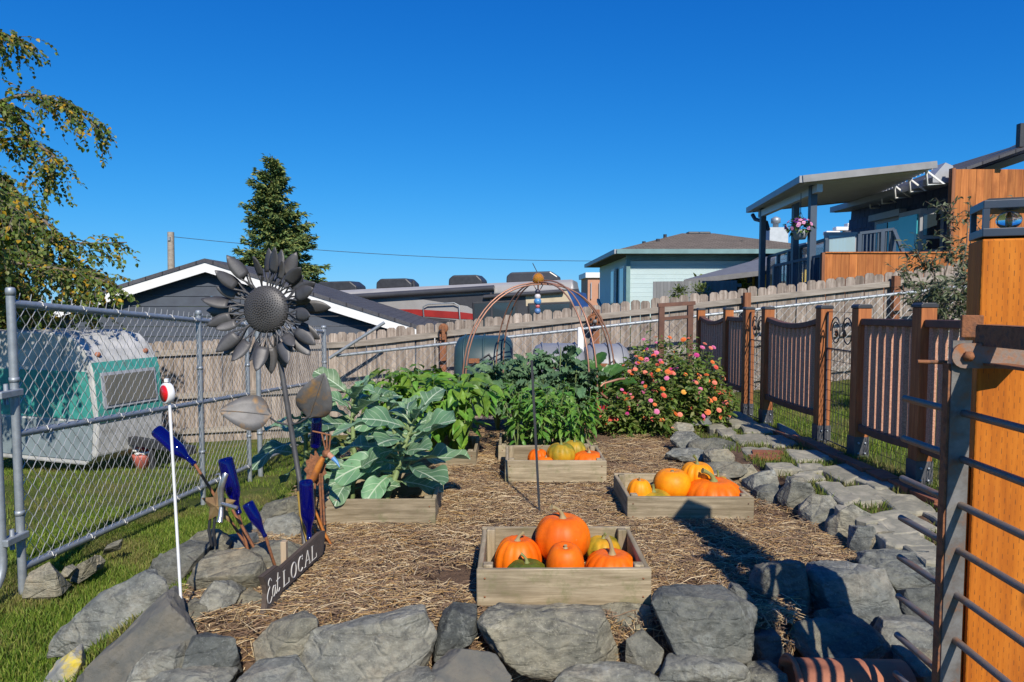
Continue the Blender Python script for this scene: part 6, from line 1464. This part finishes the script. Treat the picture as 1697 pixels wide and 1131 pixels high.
def zinnia(label, base, H, Rx, Ry, nl, nf, seed):
    rr_ = np.random.default_rng(seed); base = V(base); t = thing('zinnia_bush', label, 'flower bush', base); py_ = random.Random(seed)
    st_ = MB(); tips = []
    for k in range(nf):
        a = py_.uniform(0, 6.283); u = math.sqrt(py_.random()); h = H * (1 - .55 * u ** 2.2) * py_.uniform(.75, 1.04)
        if py_.random() < .45: h *= py_.uniform(.35, .9); u = max(u, .8)
        p = base + V((Rx * u * math.cos(a), Ry * u * math.sin(a) - .02, h)); tips.append((p, u, a))
        st_.tube([base + V((Rx * .35 * u * math.cos(a), Ry * .35 * u * math.sin(a), 0)), base.lerp(p, .6) + V((0, 0, .04)), p], [.004, .003, .002], 4, False)
    st_.build('stem', M_stem, t)
    for p, u, a in tips:
        d = V((math.cos(a) * u * .8, math.sin(a) * u * .8 - .45, .8)).normalized(); c = py_.choice(zseq)
        inst('flower', zms[c], t, frame(d.orthogonal(), d, p, py_.uniform(.015, .028)))
    a = rr_.uniform(0, 6.283, nl); u = rr_.uniform(0, 1, nl) ** .42; f = rr_.uniform(0.02, 1, nl) ** .9
    hh = H * (1 - .55 * u ** 2.2) * .95 * f
    pos = np.stack([base.x + Rx * u * np.cos(a) * (1.05 - .15 * f), base.y + Ry * u * np.sin(a), base.z + hh], 1)
    pos += .06 * np.stack([np.sin(pos[:, 2] * 23 + pos[:, 1] * 11), np.sin(pos[:, 0] * 19), np.sin(pos[:, 0] * 27 + pos[:, 2] * 9)], 1)
    dirs = np.stack([np.cos(a + rr_.normal(0, 1, nl)), np.sin(a + rr_.normal(0, 1, nl)), rr_.uniform(-.6, .5, nl)], 1)
    ups = np.stack([rr_.normal(0, .4, nl), rr_.normal(-.2, .4, nl), np.ones(nl)], 1)
    leafcloud(pos, dirs, ups, rr_.uniform(.035, .075, nl), .45, .25, pick(nl, [(.07, .125, .02), (.11, .18, .03), (.15, .21, .04), (.18, .20, .06)]), M_attr, 'foliage', t)
zb = [(1085, 560, 6.7, .34), (1150, 565, 6.35, .34), (1050, 600, 6.45, .28), (1115, 600, 6.05, .36), (1172, 625, 6.0, .22), (1075, 650, 5.85, .28), (1025, 655, 5.9, .22)]
zl = ['tallest zinnia bush at the back against the compost tumblers', 'zinnia bush crowded with orange blooms beside the railing fence', 'zinnia bush with pink blooms next to the copper arch', 'wide zinnia bush at the heart of the flower patch',
      'small zinnia bush leaning over the start of the stone path', 'low zinnia bush at the end of the straw bed', 'low loose zinnia plants beside the chard']
for k, (px, py, Y, r) in enumerate(zb):
    p = at(px, py, Y); zinnia(zl[k], (p.x, Y, .0), p.z + .07, r * .9, r * .8, int(1700 * (r / .3) ** 2), int((44 if k < 5 else 22)), 100 + k)
# basket flowers
hbk = bpy.data.objects['hanging_basket']
n = 260; v_ = rng.normal(0, 1, (n, 3)); v_ /= np.linalg.norm(v_, axis=1)[:, None]; pos = np.array(basket_at) + np.array([0, 0, .13]) + v_ * np.array([.27, .2, .15]) * rng.uniform(.3, 1, (n, 1))
leafcloud(pos, v_, np.tile([0., 0, 1], (n, 1)) + rng.normal(0, .2, (n, 3)), rng.uniform(.05, .09, n), .6, .2, pick(n, [(.05, .11, .02), (.09, .16, .03)]), M_attr, 'foliage', hbk)
pm_ = [zmesh('petunia_purple', (.20, .03, .30), 6), zmesh('petunia_pink', (.72, .30, .50), 6)]
for k in range(34):
    a = rnd(0, 6.28); e = rnd(-.3, 1.3); d = V((math.cos(a) * math.cos(e), math.sin(a) * math.cos(e) - .2, math.sin(e))).normalized()
    inst('bloom', pm_[k % 2], hbk, frame(d.orthogonal(), d, basket_at + V((0, 0, .13)) + V((d.x * .28, d.y * .2, d.z * .16)), .036))

# ---------------------------------------------------------------- trees
def tree_twigs(limbs, ntw, seed, tl, gravity, leaf_step, parent, lsize, cols, wratio, m_, lower=None, tw=.004):
    rr_ = random.Random(seed); wood = MB(); P, D, U, S = [], [], [], []
    for li, (pts_, r0, r1) in enumerate(limbs):
        pts_ = [V(p) for p in pts_]; dense = []
        for i in range(len(pts_) - 1):
            p0, p1, p2, p3 = pts_[max(0, i - 1)], pts_[i], pts_[i + 1], pts_[min(len(pts_) - 1, i + 2)]
            for f in (0, .25, .5, .75): dense.append(.5 * (2 * p1 + (p2 - p0) * f + (2 * p0 - 5 * p1 + 4 * p2 - p3) * f * f + (3 * p1 - p0 - 3 * p2 + p3) * f ** 3))
        dense.append(pts_[-1]); k = len(dense)
        wood.tube(dense, [r0 + (r1 - r0) * i / (k - 1) for i in range(k)], 6, False)
        for q in range(ntw):
            f = rr_.uniform(.12, 1); i = min(k - 2, int(f * (k - 1))); p = dense[i].copy(); d = (dense[i + 1] - dense[i]).normalized()
            d = (d * .8 + V((rr_.uniform(-1, 1), rr_.uniform(-1, 1), rr_.uniform(-.4, .7)))).normalized(); L = tl * rr_.uniform(.4, 1.1); tp_ = [p.copy()]; n = max(3, int(L / leaf_step))
            for s in range(n):
                d = (d + V((rr_.uniform(-.18, .18), rr_.uniform(-.18, .18), -gravity * rr_.uniform(.5, 1.4)))).normalized(); p = p + d * leaf_step; tp_.append(p.copy())
                for w2 in range(2 if rr_.random() < .6 else 1):
                    od = (d * .5 + V((rr_.uniform(-1, 1), rr_.uniform(-1, 1), rr_.uniform(-1.1, .3)))).normalized(); P.append(p); D.append(od); U.append(V((rr_.uniform(-.7, .7), rr_.uniform(-1, .3), 1))); S.append(lsize * rr_.uniform(.6, 1.2))
            wood.tube(tp_, [tw * (1 - .7 * i / len(tp_)) for i in range(len(tp_))], 3, False)
    wood.build('branches', M_bark, parent)
    n = len(P); leafcloud(np.array(P), np.array(D), np.array(U), np.array(S), wratio, .2, pick(n, cols, .3), m_, 'crown', parent)
    return n
bt = thing('birch_tree', 'birch tree with yellowing leaves drooping over the camper', 'tree', (-8.0, 8.4, ground(-8.0, 8.4)))
MB().tube([(-8.0, 8.4, -1.3), (-7.95, 8.4, 1.6), (-8.0, 8.35, 5.4), (-7.9, 8.3, 7.3)], [.16, .13, .09, .04], 10).build('trunk', mat('birch_bark', (.5, .48, .44), (.2, .18, .16), 9, .8, .3), bt)
A = lambda px, py, Y=6.2: at(px, py, Y * 1.27)
T = V((-6.25, 6.55, 1.2))
def lb(z, *pp): return ([V((-7.95, 8.3, 1.15 + (z - 1.15) * 1.27))] + [A(*p) for p in pp], .03, .006)
limbs = [lb(2.6, (-60, 190), (40, 158), (110, 175), (165, 215)), lb(2.4, (-70, 260), (20, 230), (90, 260), (80, 300)), lb(3.6, (-90, 60), (-20, 55), (30, 65)), lb(2.2, (-60, 330), (20, 350), (70, 385), (120, 430), (190, 490)),
         lb(2.0, (-50, 360), (60, 360), (110, 400), (210, 402)), lb(1.9, (-50, 400), (40, 420), (100, 470), (150, 520)), lb(1.7, (-50, 450), (30, 470), (70, 530)), lb(1.5, (-60, 520), (0, 520), (40, 570)), lb(2.2, (-60, 280), (0, 290), (40, 330)),
         lb(1.9, (-60, 420, 5.9), (50, 440, 5.8), (120, 450, 5.7), (185, 470, 5.7)), lb(1.4, (-80, 480, 6.6), (20, 500, 6.8), (60, 560, 6.9)), lb(2.9, (-80, 160), (-10, 170), (50, 210)),
         lb(1.8, (-60, 380, 6.7), (40, 410, 6.8), (110, 450, 6.9), (160, 500, 6.9)), lb(1.0, (-60, 560, 6.7), (-10, 560, 6.8), (30, 610, 6.8)), lb(2.0, (-60, 340, 6.5), (10, 380, 6.5), (60, 440, 6.5)), lb(2.1, (-60, 300, 6.5), (-10, 330, 6.5), (20, 400, 6.5)), lb(1.6, (-60, 450, 6.5), (0, 450, 6.5), (30, 500, 6.4))]
limbs += [lb(1.9 - .2 * k, (-70, 350 + 30 * k, 6.6 + .12 * k), (-10 + 8 * (k % 3), 340 + 32 * k, 6.5 + .15 * k), (40 + 22 * (k % 3), 385 + 30 * k, 6.4 + .15 * k)) for k in range(8)]
limbs += [([V((-7.95, 8.3, 2.2)), V((-6.9, 6.9, 2.3 - .1 * k)), V((-6.4 + .42 * k, 5.75, 1.95 - .08 * (k % 3))), V((-6.2 + .42 * k, 5.4, 1.5 - .1 * (k % 2)))], .03, .006) for k in range(5)]  # limbs out of view, added to shade the camper's side
limbs += [([V((-7.95, 8.3, 2.4)), V((-6.2, 6.9, 2.5)), V((-5.0 + .17 * k, 5.9, 2.1 - .12 * (k % 3))), V((-4.85 + .17 * k, 5.55, 1.75 - .14 * (k % 3)))], .03, .006) for k in range(5)]  # more limbs at the frame edge, added to keep the camper's side shaded
nb = tree_twigs(limbs, 100, 5, .5, .15, .046, bt, .056, [(.10, .16, .025), (.14, .20, .03), (.08, .13, .025), (.18, .21, .045), (.06, .105, .025), (.20, .22, .06), (.10, .16, .03), (.45, .28, .02)], .75, M_attrb)

sb_ = thing('olive_leaved_shrub', 'slender grey green shrub with narrow leaves beside the gate post', 'shrub', (3.9, 6.6, ground(3.9, 6.6)))
B0 = lambda px, py, Y=6.5: at(px, py, Y)
MB().tube([(3.95, 6.6, -.05), (3.9, 6.6, .6), B0(1560, 480)], [.025, .02, .012], 8).build('trunk', M_bark, sb_)
def lb2(*pp): return ([V((3.92, 6.6, .55))] + [B0(*p) for p in pp], .01, .003)
sl_ = [lb2((1565, 460), (1575, 400), (1570, 345)), lb2((1580, 470), (1600, 420), (1605, 340)), lb2((1550, 470), (1530, 440), (1515, 405)), lb2((1540, 490), (1510, 470), (1490, 450)), lb2((1560, 500), (1540, 500), (1515, 500)), lb2((1590, 500), (1610, 480), (1625, 450)),
       lb2((1590, 470, 6.8), (1620, 400, 6.9), (1660, 335, 7.0)), lb2((1570, 500, 6.3), (1590, 490, 6.2), (1600, 460, 6.1)), lb2((1560, 520, 6.3), (1550, 510, 6.2), (1545, 480, 6.1)), lb2((1600, 500, 6.8), (1640, 430, 7.0), (1625, 380, 7.0)), lb2((1580, 510), (1600, 520), (1610, 500))]
tree_twigs(sl_, 26, 9, .24, -.02, .03, sb_, .07, [(.10, .125, .06), (.14, .16, .085), (.07, .095, .04), (.17, .185, .11)], .34, M_attr)
b2 = thing('garden_shrub', 'small shrub sprouting behind the grey board fence', 'shrub', at(1160, 488, 17))
for nm, (px, py) in (('a', (1125, 486)), ('b', (1160, 484))):
    n = 260; c = np.array(at(px, py, 17)); v_ = rng.normal(0, 1, (n, 3)); pos = c + v_ * np.array([.08, .08, .07]) * (1 if nm == 'a' else 1.3)
    leafcloud(pos, v_ + np.array([0, 0, .4]), np.tile([0., -.3, 1], (n, 1)) + rng.normal(0, .3, (n, 3)), rng.uniform(.05, .1, n), .5, .2, pick(n, [(.09, .13, .03), (.15, .19, .05)]), M_attr, 'foliage', b2)
# hedge glimpsed under the carport and behind the deck rail
hg = thing('leafy_hedge', 'leafy green hedge showing under the carport roof', 'hedge', at(1200, 470, 20.5))
n = 900; pos = np.stack([rng.uniform(at(1150, 470, 20.5).x, at(1235, 470, 20.5).x, n), rng.uniform(20.2, 20.9, n), rng.uniform(at(1200, 486, 20.5).z, at(1200, 462, 20.5).z, n)], 1)
leafcloud(pos, rng.normal(0, 1, (n, 3)), np.tile([0., -.5, 1], (n, 1)) + rng.normal(0, .3, (n, 3)), rng.uniform(.12, .22, n), .6, .2, pick(n, [(.08, .13, .02), (.16, .19, .03), (.22, .20, .04)]), M_attr, 'foliage', hg)

# conifer
cf = thing('conifer_tree', 'tall shaggy dark green conifer behind the shed roof', 'tree', at(460, 560, 31))
Yc_ = 31.; c0 = at(455, 560, Yc_); ztop = at(462, 262, Yc_).z; zbase = at(458, 470, Yc_).z
MB().tube([c0 - V((0, 0, 3)), V((c0.x, Yc_, ztop - .2))], [.3, .03], 10).build('trunk', M_bark, cf)
P, D, S = [], [], []; rc_ = random.Random(4); bwood = MB()
lev = 40
for k in range(lev):
    f = k / (lev - 1); z = ztop - .1 - (ztop - zbase + 1.2) * f
    nb_ = 5 + int(5 * f)
    for q in range(nb_):
        a = rc_.uniform(0, 6.283); L = (.25 + 2.35 * f ** .8) * rc_.uniform(.6, 1.12); d = V((math.cos(a), math.sin(a), 0))
        if f > .35 and math.cos(a) < -.3: L *= .85
        rise = rc_.uniform(.1, .45) - .3 * f
        tip = V((c0.x, Yc_, z)) + d * L + V((0, 0, L * rise)); bwood.tube([V((c0.x, Yc_, z)), tip], [.03, .008], 4, False)
        nn = int(20 + L * 105)
        for s in range(nn):
            t_ = rc_.uniform(.18, 1.03); p = V((c0.x, Yc_, z)).lerp(tip, t_) + V((rc_.gauss(0, .14), rc_.gauss(0, .14), rc_.gauss(-.06, .10) - .12 * (1 - t_))) * (.35 + .65 * (1.15 - t_))
            P.append(p); D.append((d * .8 + V((rc_.uniform(-.8, .8), rc_.uniform(-.8, .8), rc_.uniform(-.5, .5)))).normalized()); S.append(rc_.uniform(.12, .27))
bwood.build('branches', M_bark, cf)
n = len(P); leafcloud(np.array(P), np.array(D), rng.normal(0, .6, (n, 3)) + np.array([0, -.3, 1]), np.array(S), .36, .15, pick(n, [(.085, .14, .045), (.12, .18, .055), (.18, .22, .065), (.21, .22, .06), (.055, .10, .04)], .3), M_needle, 'crown', cf)

# ---------------------------------------------------------------- straw mulch
def straw(n):
    x = rng.uniform(-1.3, 2.05, n); y = rng.uniform(2.2, 7.2, n) ** 1.0
    y = 2.2 + (y - 2.2) * rng.uniform(.35, 1, n)
    edge_l = -1.28; edge_r = np.interp(y, [2.3, 2.9, 3.3, 4.0, 4.6, 5.2, 7], [1.05, 1.62, 1.60, 1.5, 1.42, 1.42, 1.2])
    pn = np.array([noise.noise((a * 2.1, b * 2.1, 3.)) + .5 * noise.noise((a * 6, b * 6, 1.)) for a, b in zip(x, y)])
    keep = (x > edge_l) & (x < edge_r) & (y > 2.24 + .45 * sm(.9, 1.25, x)) & (pn > rng.uniform(-.6, .34, n))
    x, y = x[keep], y[keep]; n = len(x)
    L = rng.uniform(.012, .11, n) * (1 + (rng.random(n) < .12) * .7); a = rng.normal(.15, .9, n) + (rng.random(n) < .25) * rng.uniform(0, 3.1, n); tl_ = rng.normal(0, .07, n); w_ = rng.uniform(.0007, .0019, n)
    z = ground_np(x, y) + rng.uniform(.004, .032, n); bend = rng.normal(0, .12, n)
    dx, dy = np.cos(a), np.sin(a); ps = []
    for t in (-.5, 0, .5):
        cx = x + dx * L * t - dy * bend * L * (.25 - t * t); cy = y + dy * L * t + dx * bend * L * (.25 - t * t); cz = z + np.sin(tl_) * L * t + (0.006 if t == 0 else 0)
        for s, h in ((-1, 0), (0, .8), (1, 0)): ps.append(np.stack([cx - dy * w_ * s, cy + dx * w_ * s, np.maximum(cz, ground_np(cx, cy) + .002) + h * w_], 1))
    verts = np.stack(ps, 1).reshape(-1, 3); b = np.arange(n)[:, None] * 9
    q = np.concatenate([b + np.array([r]) for r in ((0, 3, 4, 1), (1, 4, 5, 2), (3, 6, 7, 4), (4, 7, 8, 5))])
    c = pick(n, [(.46, .33, .165), (.35, .24, .12), (.24, .16, .095), (.58, .46, .28), (.16, .10, .06), (.21, .135, .08), (.36, .215, .075), (.11, .072, .048), (.25, .145, .07)], .25)
    m_, nt, bs = newmat('straw'); av = nt.nodes.new('ShaderNodeVertexColor'); av.layer_name = 'col'; nt.links.new(av.outputs[0], bs.inputs['Base Color']); bs.inputs['Roughness'].default_value = .55; bs.inputs['Specular IOR Level'].default_value = .35
    o = link('straw_mulch', npmesh('straw_mulch', verts, q, m_, np.repeat(c, 9, axis=0)), kind='stuff'); o['label'] = 'golden straw mulch scattered over the brown garden bed'; o['category'] = 'straw'
straw(125000)
# soil crumbs
# ---------------------------------------------------------------- grass
M_grass = leafmat('grass_blade', None, None, .6, .3, attr=True, spec=.25)
def grass(name, label, x, y, hmin, hmax, cols, zoff=0., wd=.0022):
    n = len(x); dry = np.clip(np.sin(x * 5.1 + np.sin(y * 3.3) * 1.7) * np.sin(y * 4.2 + x * 1.3) * .8 + rng.normal(-.1, .25, n), 0, .85)[:, None]; z = ground_np(x, y) - .004 + zoff; a = rng.uniform(0, 6.283, n); h = rng.uniform(hmin, hmax, n); ln_ = rng.uniform(.1, .75, n) * h; dx, dy = np.cos(a), np.sin(a); b = rng.uniform(0, 6.283, n); sx, sy = np.cos(b) * wd, np.sin(b) * wd
    base = np.stack([x, y, z], 1); w_ = np.stack([sx, sy, 0 * sx], 1) * (1 + h[:, None] * 6); m1 = base + np.stack([dx * ln_ * .35, dy * ln_ * .35, h * .62], 1); tp_ = base + np.stack([dx * ln_, dy * ln_, h], 1)
    verts = np.stack([base - w_, base + w_, m1 + w_ * .7, m1 - w_ * .7, tp_], 1).reshape(-1, 3); bb = np.arange(n)[:, None] * 5
    tris = np.concatenate([bb + np.array([q]) for q in ((0, 1, 2), (0, 2, 3), (3, 2, 4))])
    o = link(name, npmesh(name, verts, tris, M_grass, np.repeat(pick(n, cols, .3) * (1 - dry) + np.array([.26, .21, .085]) * dry, 5, axis=0)), kind='stuff'); o['label'] = label; o['category'] = 'grass'
def scat(n, x0, x1, y0, y1, clump=0.):
    x = rng.uniform(x0, x1, n); y = rng.uniform(y0, y1, n)
    if clump:
        pn = np.array([noise.noise((a * 3.3, b * 3.3, 7.)) for a, b in zip(x, y)]); k = pn > rng.uniform(-.5, clump, n); x, y = x[k], y[k]
    return x, y
gc = [(.11, .18, .02), (.15, .23, .028), (.19, .27, .035), (.25, .28, .06), (.08, .15, .018)]
x1, y1 = scat(95000, -3.2, -1.15, 2.0, 5.2); k = x1 < -1.32 + .1 * np.sin(y1 * 7) + (y1 < 2.9) * .10 ; x1, y1 = x1[k], y1[k]
x2, y2 = scat(110000, -7.5, -1.2, 4.6, 9.6, .9); k = x2 < -1.35; x2, y2 = x2[k], y2[k]
grass('lawn', 'short green lawn on both sides of the chain link fence', np.concatenate([x1, x2]), np.concatenate([y1, y2]), .018, .05, gc)
x3, y3 = scat(90000, 2.42, 6.5, 2.6, 9.4, .6)
grass('back_lawn', 'green grass behind the railing fence', x3, y3, .025, .075, gc)
x4, y4 = scat(34000, 1.5, 2.42, 2.85, 8.2, .15)
inside = np.zeros(len(x4), bool)
for q in PAV:
    hit = np.zeros(len(x4), bool)
    for i in range(4):
        a, b = q[i], q[(i + 1) % 4]; cr = ((a.y > y4) != (b.y > y4)) & (x4 < (b.x - a.x) * (y4 - a.y) / ((b.y - a.y) or 1e-9) + a.x); hit ^= cr
    inside |= hit
keep = ~inside & (x4 > np.interp(y4, [2.8, 3.2, 3.7, 4.3, 5.0, 6.0], [1.78, 1.74, 1.66, 1.6, 1.5, 1.45])); x4, y4 = x4[keep], y4[keep]
grass('path_grass', 'tufts of grass and weeds between the path stones', x4, y4, .015, .06, [(.09, .15, .02), (.13, .18, .03), (.17, .17, .05)])
